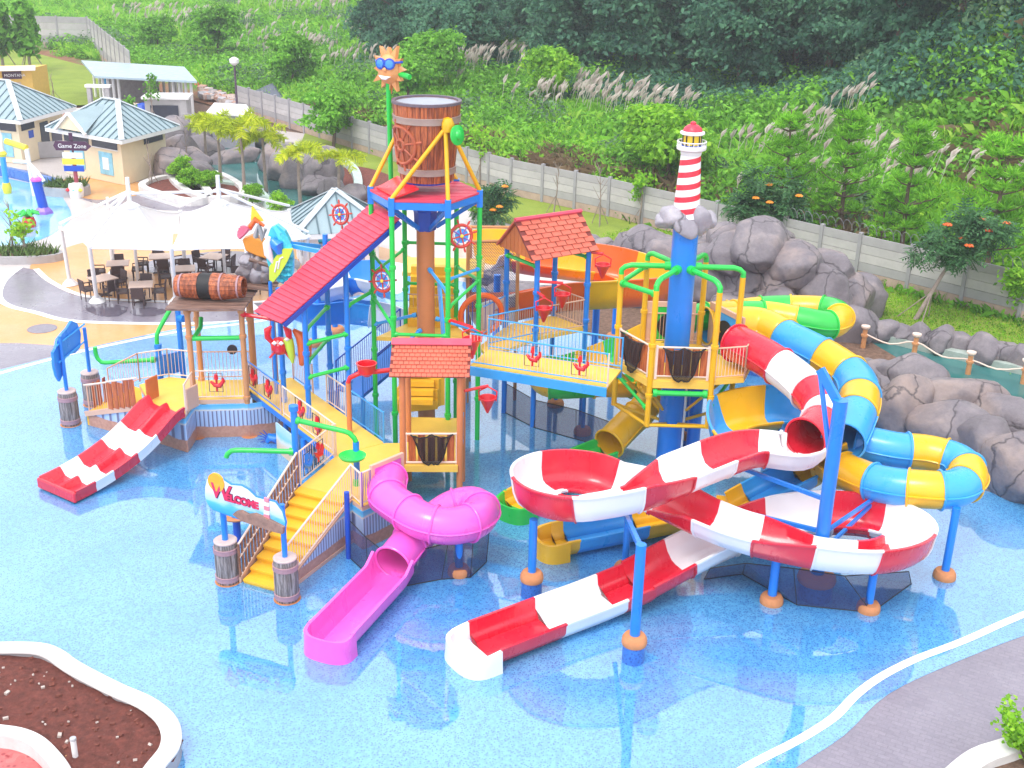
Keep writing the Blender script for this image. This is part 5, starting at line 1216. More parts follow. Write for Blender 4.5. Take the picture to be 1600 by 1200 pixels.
def sw(path, F_, i0_, i1_, profs, mat, name, par, tube_=False, weld_end=True):
    mb = MB(); vs = []; k = len(profs[0])
    for i in range(i0_, i1_+1):
        d, l, u = F_[i]
        for (s_, z_) in profs[i]: vs.append(path[i]+l*s_+u*z_)
    m_ = i1_-i0_+1; fs = []
    for i in range(m_-1):
        for j in range(k): fs.append((i*k+j, i*k+(j+1) % k, (i+1)*k+(j+1) % k, (i+1)*k+j))
    mb.add(vs, fs, 0, True)
    if not tube_:
        mb.f.append(tuple(range(k))[::-1]); mb.m.append(0); mb.s.append(False); mb.f.append(tuple((m_-1)*k+j for j in range(k))); mb.m.append(0); mb.s.append(False)
    o = mb.obj(name, mat, par)
    return o
def flange_open(path, F_, i, prof, mat, par, grow=.055):
    """rib that joins two flume sections, on the outside"""
    d, l, u = F_[i]; k = len(prof)//2+1
    mb = MB(); outp = [(s_*(1+.0)+(grow if s_ > 0 else -grow), z_-(grow if abs(s_) < .6*max(abs(q[0]) for q in prof) else 0)) for s_, z_ in prof[:11]]
    ring = [path[i]+l*s_+u*z_ for s_, z_ in outp]; mb.tube(ring, .028, 6); mb.obj('joint_rib', mat, par)
def flume(par, ctrl, mats, prof_fn, nsec=None, bounds=None, step=.14, ribs=True):
    path = [Vector(p) for p in smooth_path(ctrl, step)]; F_ = frames(path); n = len(path)
    profs = [prof_fn(i/(n-1)) for i in range(n)]
    for s_, (a, b_) in enumerate(cut(path, nsec, bounds)):
        o = sw(path, F_, a, b_, profs, mats[s_ % len(mats)], 'section', par)
        if ribs and s_: flange_open(path, F_, a, profs[a], mats[s_ % len(mats)], o)
    return path, F_
def tube_slide(par, ctrl, mats, r_, nsec=None, bounds=None, step=.12, seam=True):
    path = [Vector(p) for p in smooth_path(ctrl, step)]; F_ = frames(path); n = len(path)
    outp = tube_profile(r_); inp = tube_profile(r_-.03)
    secs = cut(path, nsec, bounds)
    for s_, (a, b_) in enumerate(secs):
        mt = mats[s_ % len(mats)]
        o = sw(path, F_, a, b_, [outp]*n, mt, 'section', par, True)
        # flanges at the ends and seam along both sides
        for i in ((a, b_) if s_ == 0 else (b_,)):
            d, l, u = F_[i]; ring = [path[i]+(l*math.cos(2*PI*k/28)+u*math.sin(2*PI*k/28))*(r_+.02) for k in range(28)]
            MB().tube(ring, .034, 6, closed=True).obj('flange', mt, o)
        if seam:
            for sg in (-1, 1): MB().tube([path[i]+F_[i][1]*(sg*(r_+.02)) for i in range(a, b_+1)], .026, 5).obj('seam', mt, o)
    i = n-1; inner = sw(path, F_, 0, n-1, [inp]*n, mats[(len(secs)-1) % len(mats)], 'inner_shell', par, True)
    return path, F_
def footing(P, mat=FOOT, r=.22, ped=0.0, par=None):
    if ped: MB().lathe(P, [(r*1.15, 0), (r*1.15, ped), (0, ped)], 24).obj('mosaic_pedestal', TILE, par)
    MB().lathe(P+V(0, 0, ped), [(r*1.25, 0.0), (r*1.3, .05), (r*1.25, .15), (r*1.05, .22), (r*.6, .235)], 24).obj('footing', mat, par)
def support(bpx, z1, label, r=.1, ped=0.0, fr=.22, head=None):
    P = at(*bpx); T_ = thing('slide_support', label, 'support post', P, 'blue slide support posts')
    post(T_, P.x, P.y, ped+.02, z1, r, BLUE, 'post'); footing(P, FOOT, fr, ped, T_)
    if head is not None: MB().beam(P+V(0, 0, z1-.1), Vector(head), .1, .12).obj('bracket', BLUE, T_)
    return P

# ---- red and white slide
rw = thing('red_white_slide', 'red and white slide with two open spirals ending in a long straight trough', 'water slide', at(1000, 930))
RWt = [at(1150, 536, 3.95), at(1170, 545, 3.95), at(1198, 560, 3.85), at(1232, 583, 3.7), at(1265, 612, 3.55), at(1287, 642, 3.4), at(1280, 668, 3.3), at(1258, 686, 3.25)]
tp, tf = tube_slide(rw, RWt, [RED, WHITE, RED, WHITE, RED], .53, bounds=[0, .27, .52, .70, .81, 1.0])
e_ = tp[-1]; ed = tf[-1][0]
C1 = V(1.74, 25.45, 0)
def arc(c, r_, a0, a1, n, z0, z1): return [c+V(r_*math.cos(R(a0+(a1-a0)*i/(n-1))), r_*math.sin(R(a0+(a1-a0)*i/(n-1))), z0+(z1-z0)*i/(n-1)) for i in range(n)]
fl_c = [e_-ed*.12+V(0, 0, -.46), e_+ed*.45+V(0, 0, -.5), at(1170, 720, 2.76), at(1090, 748, 2.68), V(3.05, 24.72, 2.58)]+[C1+V((q-C1).x*1.13, (q-C1).y*1.10, q.z) for q in arc(C1, 1.0, -75, -315, 9, 2.48, 1.92)]+[V(3.45, 26.2, 1.74), V(4.2, 25.72, 1.64), V(5.3, 24.85, 1.56), V(6.4, 24.36, 1.5), V(7.5, 24.10, 1.42), V(8.65, 24.22, 1.34), V(9.52, 24.85, 1.27), V(9.6, 25.65, 1.2), V(8.9, 26.3, 1.13), V(7.8, 26.5, 1.05), V(6.7, 26.3, .97), V(5.75, 25.95, .86), V(4.8, 25.5, .66), V(3.9, 25.0, .42), V(3.2, 24.58, .24)]
def rwprof(f):
    h = .62; hl_, hr_ = .58, .58
    if f < .06: k = 1-f/.06; return loop_profile(.55+.0*k, .58+.42*k, .58+.42*k, flat=.4)
    if .20 < f < .47: hr_ = .42; hl_ = .85 if False else .42; hr_ = .42
    return loop_profile(.54, hl_, hr_)
# outer wall is the higher one: loop 1 turns right (outer = left), loop 2 turns left (outer = right)
def rwprof2(f):
    def bump_(f, a, b_, e=.05): 
        return max(0, min(1, (f-a)/e, (b_-f)/e))
    k0 = 0; l1 = bump_(f, .15, .50); l2 = bump_(f, .56, .90)
    return loop_profile(.53-.06*max(l1, l2), .55+.4*k0+.2*l1-.2*l2, .55+.4*k0-.36*l1+.2*l2, lean=.08)
flp, flf = flume(rw, fl_c, [WHITE, RED], rwprof2, nsec=20)
end_c = [V(3.2, 24.58, .24), V(2.1, 23.88, .13), V(1.0, 23.15, .10), V(-.72, 21.93, .09)]
ep, ef = flume(rw, end_c, [RED, WHITE, RED], lambda f: loop_profile(.57, .50, .50, lean=.03, flat=.8), bounds=[0, .16, .55, .93], ribs=False)
def slide_end(par, P, d, w_, h_, mat, ln=.75, name='end_cap'):
    """rounded, closed foot of a slide"""
    d = Vector((d.x, d.y, 0)).normalized(); l = V(-d.y, d.x, 0); mb = MB(); n_ = 14; pr = []
    out = [P+l*w_+d*0]; 
    rim = [P+l*w_, P+l*w_+d*(ln*.3)]+[P+d*(ln*.3)+l*(w_*math.copysign(abs(math.cos(PI*i/n_))**.75, math.cos(PI*i/n_)))+d*((ln*.7)*math.sin(PI*i/n_)**.8) for i in range(1, n_)]+[P-l*w_+d*(ln*.3), P-l*w_]
    m_ = len(rim); c = P+d*ln*.35; layers = []
    for (sc, z, dz) in ((.90, .11, 0), (.97, .15, 0), (1.0, .42, 0), (1.03, h_, 0), (1.17, h_, 0), (1.18, h_-.06, 0), (1.19, .25, 0), (1.22, .0, 0)):
        lay = []
        for q in rim:
            off = q-P; s1 = off.dot(l)*sc; d1 = off.dot(d)*(sc if off.dot(d) > .01 else 1); drop = -.08*(off.dot(d)/ln) if z == h_ else 0
            lay.append(P+l*s1+d*d1+V(0, 0, z+drop-P.z))
        layers.append(lay)
    vs = [q for lay in layers for q in lay]
    fs = [(j*m_+i, j*m_+i+1, (j+1)*m_+i+1, (j+1)*m_+i) for j in range(len(layers)-1) for i in range(m_-1)]
    mb.add(vs, fs, 0, True); mb.f.append(tuple(range(m_))); mb.m.append(0); mb.s.append(False)
    return mb.obj(name, mat, par)
ii = int(len(ep)*.93); slide_end(rw, ep[ii]-ef[ii][0]*.12, ef[ii][0], .60, .56, WHITE, .68)
# its supports
support((830, 931), 2.1, 'blue post with mosaic pedestal under the left edge of the first red spiral', .1, .45)
Pm = support((989, 1032), 2.95, 'tall free standing blue post on a mosaic pedestal in front of the first spiral', .115, .45, head=V(2.75, 25.0, 2.15))
support((976, 893), 2.2, 'short blue post behind the tall free standing one', .09)
support((1205, 942), 1.35, 'blue post under the white near wall of the second spiral', .11)
support((1356, 954), 1.2, 'blue post behind the dark mesh under the second spiral', .1)
Pc = at(1272, 932); cz = zat(Pc, 625)
mc = thing('slide_mast', 'thick tall blue mast rising through the second red and white spiral', 'support post', Pc)
post(mc, Pc.x, Pc.y, .4, cz, .165, BLUE, 'post', n=22); footing(Pc, FOOT, .36, .45, mc)
MB().lathe(Pc+V(0, 0, cz), [(.165, -.02), (.175, 0), (0, .01)], 20).obj('cap', BLUE, mc)
MB().beam(Pc+V(0, 0, cz-.15), Pc+V(-.42, .5, cz+.55), .1, .22).obj('bracket', BLUE, mc); MB().beam(Pc+V(-.1, .05, cz-1.3), Pc+V(-.42, .5, cz+.5), .07, .1).obj('bracket', BLUE, mc)
for q in (V(5.9, 27.2, 2.35), V(6.1, 26.3, 1.5)): MB().beam(Pc+V(0, 0, q.z+.3), q, .08, .1).obj('strut', BLUE, mc)
for q in (V(9.3, 26.9, 1.75), V(9.2, 26.8, 1.6)): MB().beam(Pc+V(0, 0, q.z-.4 if q.z < 1.7 else q.z), q, .07, .09).obj('strut', BLUE, mc)
P = at(1205, 640); sp1 = support((1205, 640), 3.2, 'blue post on a mosaic pedestal below the start of the red tube', .13, .3, .24)
support((1237, 655), 3.0, 'blue post standing beside the pedestal post below the red tube', .12, .0, .2)
support((1073, 704), 2.6, 'short post on an orange capped pedestal behind the blue lighthouse column', .13, .45, .24)

# ---- blue and yellow tube slide
by = thing('blue_yellow_slide', 'blue and yellow tube slide looping beside the violet rocks', 'water slide', at(1400, 800))
TA = [LX[1]+V(.2, .1, D2+.55), at(1185, 508, 3.8), at(1240, 534, 3.7), at(1298, 564, 3.5), at(1337, 594, 3.35), at(1343, 625, 3.2), at(1332, 660, 3.0), at(1318, 690, 2.85)]
tube_slide(by, TA, [YEL, SBLUE, YEL, SBLUE, YEL, SBLUE], .54, bounds=[0, .30, .45, .58, .72, .82, 1.0])
TBs = at(1338, 690, 2.45)
BW = [at(1318, 695, 2.35), at(1262, 716, 1.95), at(1200, 718, 1.85), at(1150, 704, 1.8), at(1140, 682, 1.8), at(1175, 668, 1.97), at(1250, 668, 1.95), TBs+V(0, 0, -.5)]
flume(by, BW, [YEL, SBLUE], lambda f: loop_profile(.52, .42+.55*max(0, min(1, (f-.34)/.14, (.86-f)/.12)), .40), nsec=8)
TB = [TBs, at(1400, 703, 2.4), at(1450, 708, 2.38), at(1497, 722, 2.35), at(1513, 745, 2.3), at(1490, 764, 2.25), at(1435, 764, 2.2), at(1370, 755, 2.1), at(1318, 735, 2.0)]
tube_slide(by, TB, [SBLUE, YEL, SBLUE, YEL, SBLUE, YEL, SBLUE, YEL], .48, bounds=[0, .17, .30, .41, .52, .62, .73, .86, 1.0])
fe = [at(1318, 735, 2.0)+V(0, 0, -.42), at(1280, 745, 1.3), V(7.0, 28.2, 1.0), V(5.9, 27.85, .55), at(1105, 810, .3)]
flume(by, fe, [YEL, SBLUE, YEL], lambda f: loop_profile(.48, .48, .48, lean=.03, flat=.8), nsec=3, ribs=False)
yp, yf = flume(by, [at(1105, 810, .3), at(1060, 820, .18), at(1000, 832, .12), at(868, 858, .1)], [YEL, SBLUE, YEL], lambda f: loop_profile(.48, .48, .48, lean=.03, flat=.8), bounds=[0, .41, .87, .97], ribs=False)
ii = int(len(yp)*.97); slide_end(by, yp[ii]-yf[ii][0]*.14, yf[ii][0], .505, .58, YEL, .6)
support((1475, 903), 2.0, 'blue post in open water under the outer bend of the blue and yellow tube', .1)

# ---- green and yellow slide
gy = thing('green_yellow_slide', 'green and yellow slide winding behind the lighthouse tower to a green foot', 'water slide', at(900, 740))
GA = [LX[1].lerp(LX[2], .5)+V(.1, .3, D2+.55), LX[1]+V(.4, .9, D2+.6), at(1190, 492, 3.75), at(1250, 501, 3.7), at(1295, 508, 3.6), at(1312, 497, 3.55), at(1295, 485, 3.5), at(1235, 482, 3.4), at(1170, 486, 3.3), at(1090, 500, 3.0)]
tube_slide(gy, GA, [GGREEN, YEL, GGREEN, YEL, GGREEN, YEL, GGREEN, YEL], .44, nsec=11)
GB = [at(1090, 505, 2.6), at(980, 560, 1.9), at(900, 590, 1.6), V(1.0, 34.9, 1.5), V(1.3, 34.1, 1.42), at(930, 614, 1.35), at(985, 614, 1.3), at(1015, 605, 1.25)]
flume(gy, GB, [GGREEN, YEL], lambda f: loop_profile(.45, .4, .6), nsec=9)
GC = [at(1015, 590, 1.9), at(1022, 612, 1.65), at(1005, 640, 1.3), at(980, 664, 1.0), at(952, 693, .72)]
tube_slide(gy, GC, [YEL], .46, nsec=2)
GD = [at(952, 695, .72)+V(0, 0, -.42), at(905, 735, .16), at(850, 775, .10), at(798, 806, .09)]
gp_, gf_ = flume(gy, GD, [GGREEN, YEL, YEL], lambda f: loop_profile(.46, .44, .44, lean=.03, flat=.8), bounds=[0, .2, .5, .9], ribs=False)
ii = int(len(gp_)*.9); slide_end(gy, gp_[ii]-gf_[ii][0]*.12, gf_[ii][0], .49, .54, GGREEN, .6)
support((910, 678), 1.3, 'slim blue post under the green flume below the high bridge', .07); support((868, 634), 1.3, 'slim blue post behind the mesh below the high bridge', .07)

# ---- orange and yellow slide at the back
oy = thing('orange_yellow_slide', 'wide orange and yellow open slide curving behind the gabled tower', 'water slide', at(930, 540))
OC = [V(-1.3, 38.6, 4.1), at(775, 412, 3.8), at(830, 424, 3.6), at(890, 432, 3.45), at(950, 440, 3.3), at(1000, 456, 3.15), at(1020, 468, 3.05), at(998, 472, 3.0), at(935, 476, 2.92), at(870, 480, 2.85), at(800, 494, 2.7), at(745, 510, 2.45)]
flume(oy, OC, [WHITE, YEL, ORANGE, YEL, ORANGE, YEL, ORANGE, YEL, ORANGE, ORANGE], lambda f: loop_profile(.64, 1.08, .5, lean=.14), nsec=11)
for i, ((u, v), zz, lab) in enumerate((((928, 560), 3.3, 'blue post holding the near bend of the orange slide'), ((960, 530), 3.4, 'blue post in the brown bed below the orange slide'), ((775, 545), 2.9, 'blue post under the low end of the orange slide'))):
    support((u, v), zz, lab, .13, 0, .26)
Pq = at(928, 560); 
# ---- blue and white slide, back left
bw = thing('blue_white_slide', 'blue and white open slide behind the long red roof', 'water slide', at(560, 500))
BWc = [V(-3.5, 37.5, 3.3), at(575, 452, 2.9), at(540, 460, 2.6), at(500, 472, 2.3), at(478, 488, 2.05), at(495, 502, 1.9), at(540, 500, 1.75), at(590, 506, 1.6), at(620, 520, 1.4)]
flume(bw, BWc, [SBLUE, WHITE, BLUE, WHITE, SBLUE, BLUE], lambda f: loop_profile(.6, .55, .9, lean=.12), nsec=8)
support((524, 519), 1.8, 'blue post on an orange footing behind the long red roof', .11, 0, .28)
support((492, 540), 1.8, 'blue post beneath the bend of the blue and white slide', .1, 0, .24)

# ---- pink tube slide
pk = thing('pink_slide', 'pink tube slide curling once into an open pink trough in the foreground', 'water slide', at(600, 900))
PT = [kL.lerp(kR, .62)+V(.02, .1, 1.70), at(606, 776, 1.68), at(632, 797, 1.64), at(664, 815, 1.58), at(702, 822, 1.52), at(738, 815, 1.50), at(752, 800, 1.42), at(738, 788, 1.32), at(705, 795, 1.15), at(668, 822, .95), at(640, 848, .80), at(614, 880, .64)]
pp_, pf_ = tube_slide(pk, PT, [PINK], .46, nsec=9)
pS = pp_[-1]-pf_[-1][0]*.2; pE = at(514, 1018, .09)
PF = [V(pS.x+(pE.x-pS.x)*f, pS.y+(pE.y-pS.y)*f, z) for f, z in ((0, pS.z-.40), (.12, .14), (.25, .11), (.6, .10), (1, .09))]
qp, qf = flume(pk, PF, [PINK], lambda f: loop_profile(.47, .54+.10*max(0, 1-f*5), .54+.10*max(0, 1-f*5), lean=.03, flat=.75-.35*max(0, 1-f*5)), bounds=[0, .94], ribs=False)
ii = int(len(qp)*.94); slide_end(pk, qp[ii]-qf[ii][0]*.12, qf[ii][0], .495, .64, PINK, .45)
mb = MB(); aa, bb = kL.lerp(kR, .30), kL.lerp(kR, .95); mb.slab([aa+V(0, 0, D1+.1), bb+V(0, 0, D1+.1), bb+V(0, 0, D1+.95), aa+V(0, 0, D1+.95)], .03); mb.obj('mouth_panel', PINK, pk)
support((717, 897), .98, 'short blue post behind mesh under the pink tube bend', .1)

# ---- double racing slide
ds_ = thing('double_slide', 'red and white twin lane slide running down from the left platform', 'water slide', at(160, 740))
mid_t = (sA+sB)/2; mid_t.z = D1+.02; end_b = at(92, 771, .08)
dd = (end_b-mid_t); path_c = [mid_t+V(dd.x*f, dd.y*f, 0)+V(0, 0, z) for f, z in ((0, 0), (.07, -.06), (.22, -.40), (.38, -.70), (.54, -.90), (.70, -1.04), (.86, -1.12), (1.0, -1.15))]
def twin(f):
    w_ = .72; h = .27
    return [(w_+.03, h), (w_-.02, .2), (w_-.12, .03), (w_*.5, 0), (.13, .03), (.06, .19), (0, .22), (-.06, .19), (-.13, .03), (-w_*.5, 0), (-w_+.12, .03), (-w_+.02, .2), (-w_-.03, h), (-w_-.09, h), (-w_-.09, h-.06), (-w_-.05, .1), (-w_-.05, -.06), (w_+.05, -.06), (w_+.05, .1), (w_+.09, h-.06), (w_+.09, h)]
dpth = [Vector(p) for p in smooth_path(path_c, .12)]; dF = frames(dpth); prf = [twin(0)]*len(dpth)
for s_, (a, b_) in enumerate(cut(dpth, bounds=[0, .26, .44, .68, .82, 1.0])): sw(dpth, dF, a, b_, prf, [RED, WHITE][s_ % 2], 'section', ds_)
# closed foot
d, l, u = dF[-1]; P = dpth[-1]; mb = MB()
mb.slab([P+l*.82+V(0, 0, -.07), P-l*.82+V(0, 0, -.07), P-l*.82+V(0, 0, .24), P+l*.82+V(0, 0, .24)], -.1); mb.obj('foot', RED, ds_, .03)

# ---- dark safety mesh skirts
def mesh_skirt(name, label, pts_top, pts_bot, zt_, slack=.05, flip=1):
    a = [at(u, v, z) for u, v, z in pts_top]; b_ = [at(u, v, .03) for u, v in pts_bot]
    T_ = thing(name, label, 'safety mesh', b_[0], 'dark safety mesh skirts'); mb = MB(); n_ = len(a)
    mb.add(a+b_, [(i, i+1, n_+i+1, n_+i) for i in range(n_-1)], 0, False); mb.obj('netting', MESHM, T_)
    mb = MB(); mb.tube(a, .014, 5); mb.tube(b_, .014, 5)
    for i in range(n_): mb.tube([a[i], b_[i]], .01, 4)
    mb.obj('hem_rope', BLACK, T_)
mesh_skirt('mesh_skirt', 'dark mesh skirt fixed below the pink tube and the mural wall', [(545, 812, 1.1), (572, 840, .7), (600, 862, .6)], [(547, 872), (575, 898), (606, 905)], 0)
mesh_skirt('mesh_skirt', 'dark mesh skirt hanging round the pink tube bend', [(648, 862, .75), (700, 848, .9), (740, 838, 1.0), (766, 815, 1.1)], [(636, 915), (690, 905), (735, 902), (760, 878)], 0)
mesh_skirt('mesh_skirt', 'long dark mesh skirt under the second red and white spiral', [(1110, 888, .7), (1165, 880, .9), (1240, 888, 1.05), (1320, 900, 1.1), (1420, 893, 1.0)], [(1100, 905), (1160, 897), (1245, 945), (1362, 957), (1424, 912)], 0)
mesh_skirt('mesh_skirt', 'dark mesh fence standing in the water below the high bridge', [(792, 600, .9), (835, 625, .9), (900, 640, .9), (955, 660, .9)], [(790, 645), (835, 668), (900, 686), (950, 700)], 0)
# ================================================================ ROCKS
def rock_group(name, label, rows, loc, meshes=None):
    T_ = thing(name, label, 'rocks', loc)
    for i, (u, v, z, sx1, sy1, sz1) in enumerate(rows):
        P = at(u, v, z); share('boulder', (meshes or BOULD)[(i*3+len(rows)) % 8], P, T_, (random.uniform(-.3, .3), random.uniform(-.3, .3), random.uniform(0, 6.28)), (sx1, sy1, sz1))
    return T_
rock_group('rock_bank', 'large violet grey boulders lining the right edge of the pool', [
    (1358, 628, .6, 1.0, .9, .95), (1415, 645, .7, 1.45, 1.0, 1.2), (1482, 678, .7, 1.5, 1.0, 1.2), (1545, 708, .65, 1.3, 1.0, 1.15), (1605, 738, .65, 1.4, 1.1, 1.15),
    (1378, 598, .75, 1.1, .8, .85), (1430, 600, 1.0, 1.5, .9, .95), (1500, 628, 1.0, 1.7, .9, 1.0), (1575, 662, .9, 1.6, .9, .95), (1345, 585, .4, .9, .8, .6), (1360, 660, .25, .6, .5, .45), (1480, 715, .2, .8, .5, .5), (1560, 752, .2, .9, .5, .5), (1690, 770, .8, 1.5, 1.2, 1.3)], at(1450, 660))
rock_group('rock_mound', 'tall mound of rounded violet boulders between lighthouse tower and perimeter wall', [
    (1150, 492, .5, 1.5, 1.2, 1.2), (1215, 498, .6, 1.7, 1.2, 1.4), (1282, 500, .6, 1.8, 1.2, 1.5), (1332, 512, .4, 1.4, 1.1, 1.1), (1345, 470, .6, 1.2, 1.1, 1.1),
    (1120, 452, 1.1, 1.4, 1.2, 1.2), (1165, 440, 1.6, 1.3, 1.1, 1.2), (1215, 440, 1.7, 1.7, 1.3, 1.5), (1272, 452, 1.6, 1.9, 1.3, 1.4), (1325, 470, 1.0, 1.3, 1.1, 1.1),
    (1110, 415, 2.0, 1.4, 1.2, 1.0), (1150, 398, 2.7, 1.5, 1.2, 1.0), (1190, 385, 3.1, 2.0, 1.4, 1.1), (1235, 408, 2.7, 1.6, 1.3, 1.0), (1285, 425, 2.1, 1.4, 1.2, .9), (1135, 378, 2.7, 1.2, 1.1, .8), (1090, 392, 2.0, 1.2, 1.0, .8),
    (1160, 470, .9, .55, .5, .5), (1195, 470, 1.1, .6, .5, .55), (1130, 478, .6, .5, .5, .5), (1235, 470, 1.2, .6, .5, .5)], at(1200, 500))
rock_group('rock_ledge', 'pointed violet boulders behind the orange slide and left of the lighthouse column', [
    (1055, 440, .8, 1.5, 1.2, 1.2), (1015, 432, 1.0, 1.4, 1.2, 1.2), (975, 415, 1.0, 1.2, 1.1, 1.1), (1040, 400, 1.9, 1.5, 1.2, 1.0), (1005, 388, 2.0, 1.3, 1.1, .9), (985, 392, 1.4, .9, .9, .9), (945, 400, .8, 1.1, 1.0, .8), (915, 392, .7, 1.2, .9, .7), (1000, 462, .4, 1.1, .9, .7), (860, 470, .3, 1.6, 1.0, .55), (810, 455, .3, 1.5, 1.0, .5), (760, 430, .3, 1.4, 1.0, .5), (890, 385, .4, 1.1, .9, .6)], at(1000, 450))
rock_group('river_rocks', 'row of low violet boulders between the lawn and the green river', [
    (1382, 520, .3, .85, .6, .55), (1412, 524, .3, .55, .5, .55), (1438, 528, .35, .6, .55, .6), (1470, 536, .35, .75, .6, .65), (1500, 540, .3, .6, .55, .6), (1535, 548, .4, .9, .6, .7), (1570, 556, .35, .7, .6, .65), (1600, 564, .35, .7, .6, .65), (1640, 572, .35, .8, .6, .65)], at(1490, 545))
rock_group('lagoon_rocks', 'dark violet boulders around the far lagoon beside the cream kiosk', [
    (270, 262, .6, 1.3, 1.2, 1.3), (283, 238, .6, 1.4, 1.2, 1.2), (275, 214, .8, 1.7, 1.3, 1.3), (305, 208, .8, 1.7, 1.2, 1.3), (345, 204, .7, 1.7, 1.1, 1.1), (385, 208, .6, 1.6, 1.1, 1.0), (415, 216, .5, 1.3, 1.0, .9), (325, 234, .3, 2.0, 1.0, .8), (365, 246, .3, 2.0, .8, .6), (312, 272, .4, 1.2, 1.0, .9), (300, 252, .4, 1.4, 1.0, .8)], at(300, 250))
rock_group('lagoon_bank_rocks', 'violet boulders on the near bank of the lagoon left of the red soil', [
    (430, 252, .5, 1.6, 1.2, 1.1), (452, 262, .6, 1.6, 1.3, 1.3), (478, 274, .6, 1.7, 1.3, 1.3), (505, 270, .9, 1.5, 1.3, 1.5), (495, 290, .4, 1.3, 1.0, .9), (520, 300, .3, 1.1, .9, .8), (545, 310, .3, 1.2, .9, .7), (440, 240, .3, 1.2, 1.0, .8)], at(470, 270))

# rope bollards along the river
for i, (u, v) in enumerate(((1348, 545), (1427, 560), (1598, 600), (1512, 585))):
    P = at(u, v); zb = [.8, .85, .8, .75][i]
    T_ = thing('rope_bollard', ['wooden rope bollard nearest the blue and yellow tube by the river', 'wooden rope bollard above the tallest pool boulder', 'wooden rope bollard at the right picture edge by the river', 'wooden rope bollard behind the boulders half way along the river'][i], 'bollard', P, 'wooden rope bollards by the river')
    MB().cyl(P, P+V(0, 0, zb), .1, .09, 12).obj('post', TAN, T_); MB().lathe(P+V(0, 0, zb), [(.1, 0), (.17, .08), (.17, .14), (.0, .17)], 14).obj('cap', CREAM, T_)
    MB().lathe(P+V(0, 0, zb-.25), [(.1, -.05), (.14, -.04), (.14, .04), (.1, .05)], 12, cap=False).obj('rope_wrap', TAN, T_)
rp = [at(1348, 545)+V(0, 0, .62), at(1388, 553)+V(0, 0, .4), at(1427, 560)+V(0, 0, .66), at(1470, 573)+V(0, 0, .4), at(1512, 585)+V(0, 0, .58), at(1555, 593)+V(0, 0, .4), at(1598, 600)+V(0, 0, .62)]
tag(MB().tube([Vector(p) for p in smooth_path(rp, .25)], .03, 6).obj('barrier_rope', CREAM), 'sagging rope strung between the bollards along the river', 'rope')

# ================================================================ KIOSKS, SHED, BOOTH
ROOFT = paint('pale teal sheet roof', (0.30, 0.40, 0.44), .45, .05, .1)
ROOFW = paint('roof hip flashing', (0.52, 0.58, 0.62), .45, .05, .05)
WINM = plain('dark window glass', (0.03, 0.035, 0.06), .15)
SEAM = paint('dark roof seam', (0.10, 0.16, 0.19), .5, 0)
PANELB = plain('light blue poster', (0.25, 0.55, 0.72), .5, .25, 3)
def hip_roof(par, A, B, C_, D_, ze, zr, ov=.55, ridge=.35, ribs=11):
    """hip roof over the four wall corners, with raised seams"""
    c = (A+B+C_+D_)/4; E_ = [q+(q-c).normalized()*ov*1.3 for q in (A, B, C_, D_)]
    for q in E_: q.z = ze
    ax = (B-A) if (B-A).length > (D_-A).length else (D_-A); l = ax.length; ax.normalize()
    r0, r1 = c-ax*(l*ridge*.5), c+ax*(l*ridge*.5); r0.z = r1.z = zr
    near = lambda q: r0 if (q-r0).length < (q-r1).length else r1
    MB().add(E_+[q+V(0, 0, -.22) for q in E_], [(0, 1, 5, 4), (1, 2, 6, 5), (2, 3, 7, 6), (3, 0, 4, 7), (4, 5, 6, 7)]).obj('fascia', OFFW, par)
    for i in range(4):
        a, b_ = E_[i], E_[(i+1) % 4]; ra, rb_ = near(a), near(b_)
        vs = [a, b_, rb_, ra] if (ra-rb_).length > .01 else [a, b_, ra]
        mb = MB(); mb.add([q+V(0, 0, .01) for q in vs], [tuple(range(len(vs)))]); f_ = mb.obj('roof_slope', ROOFT, par)
        mb = MB()
        nrm = (b_-a).cross(ra-a).normalized(); nrm = nrm if nrm.z > 0 else -nrm; up_ = nrm.cross((b_-a).normalized()); up_ = up_ if up_.z > 0 else -up_
        for k in range(1, ribs):
            s_ = k/ribs; q = a.lerp(b_, s_); ex_ = (b_-a).normalized(); L_ = (b_-a).length; x = s_*L_
            la = (ra-a).dot(ex_); lb = (rb_-a).dot(ex_); H_ = (ra-a).dot(up_)
            h_ = H_*(x/la if x < la else ((L_-x)/(L_-lb) if x > lb else 1)) if la > 0 else H_
            mb.beam(q+nrm*.03, q+up_*h_*.98+nrm*.03, .06, .05, up=nrm)
        mb.obj('seams', SEAM, f_)
    for q in E_: MB().beam(q+V(0, 0, .05), near(q)+V(0, 0, .05), .32, .04).obj('hip_flashing', ROOFW, par)
    if (r1-r0).length > .05: MB().beam(r0+V(0, 0, .05), r1+V(0, 0, .05), .34, .04).obj('ridge_flashing', ROOFW, par)
def wall_box(par, pts, h, mat, name='wall'): return MB().prism(pts, .02, h).obj(name, mat, par)
def on_wall(par, A, B, f0, f1, z0, z1, mat, name, d=.04):
    n_ = V((B-A).y, -(B-A).x, 0).normalized(); a, b_ = A.lerp(B, f0), A.lerp(B, f1)
    return MB().beam(a.lerp(b_, 0)+n_*d*.5+V(0, 0, (z0+z1)/2), b_+n_*d*.5+V(0, 0, (z0+z1)/2), d, z1-z0).obj(name, mat, par)
k1 = thing('kiosk', 'cream kiosk with pale teal hip roof and blue posters beside the dark lagoon rocks', 'kiosk', at(190, 285), 'cream kiosks by the toddler pool')
P0, P1, P2 = at(195, 290), at(104, 271), at(263, 268); P3 = P1+(P2-P0)
wall_box(k1, [P1, P0, P2, P3], 2.75, SKIN)
hip_roof(k1, P1, P0, P2, P3, 2.75, 4.35, .7, .25, 12)
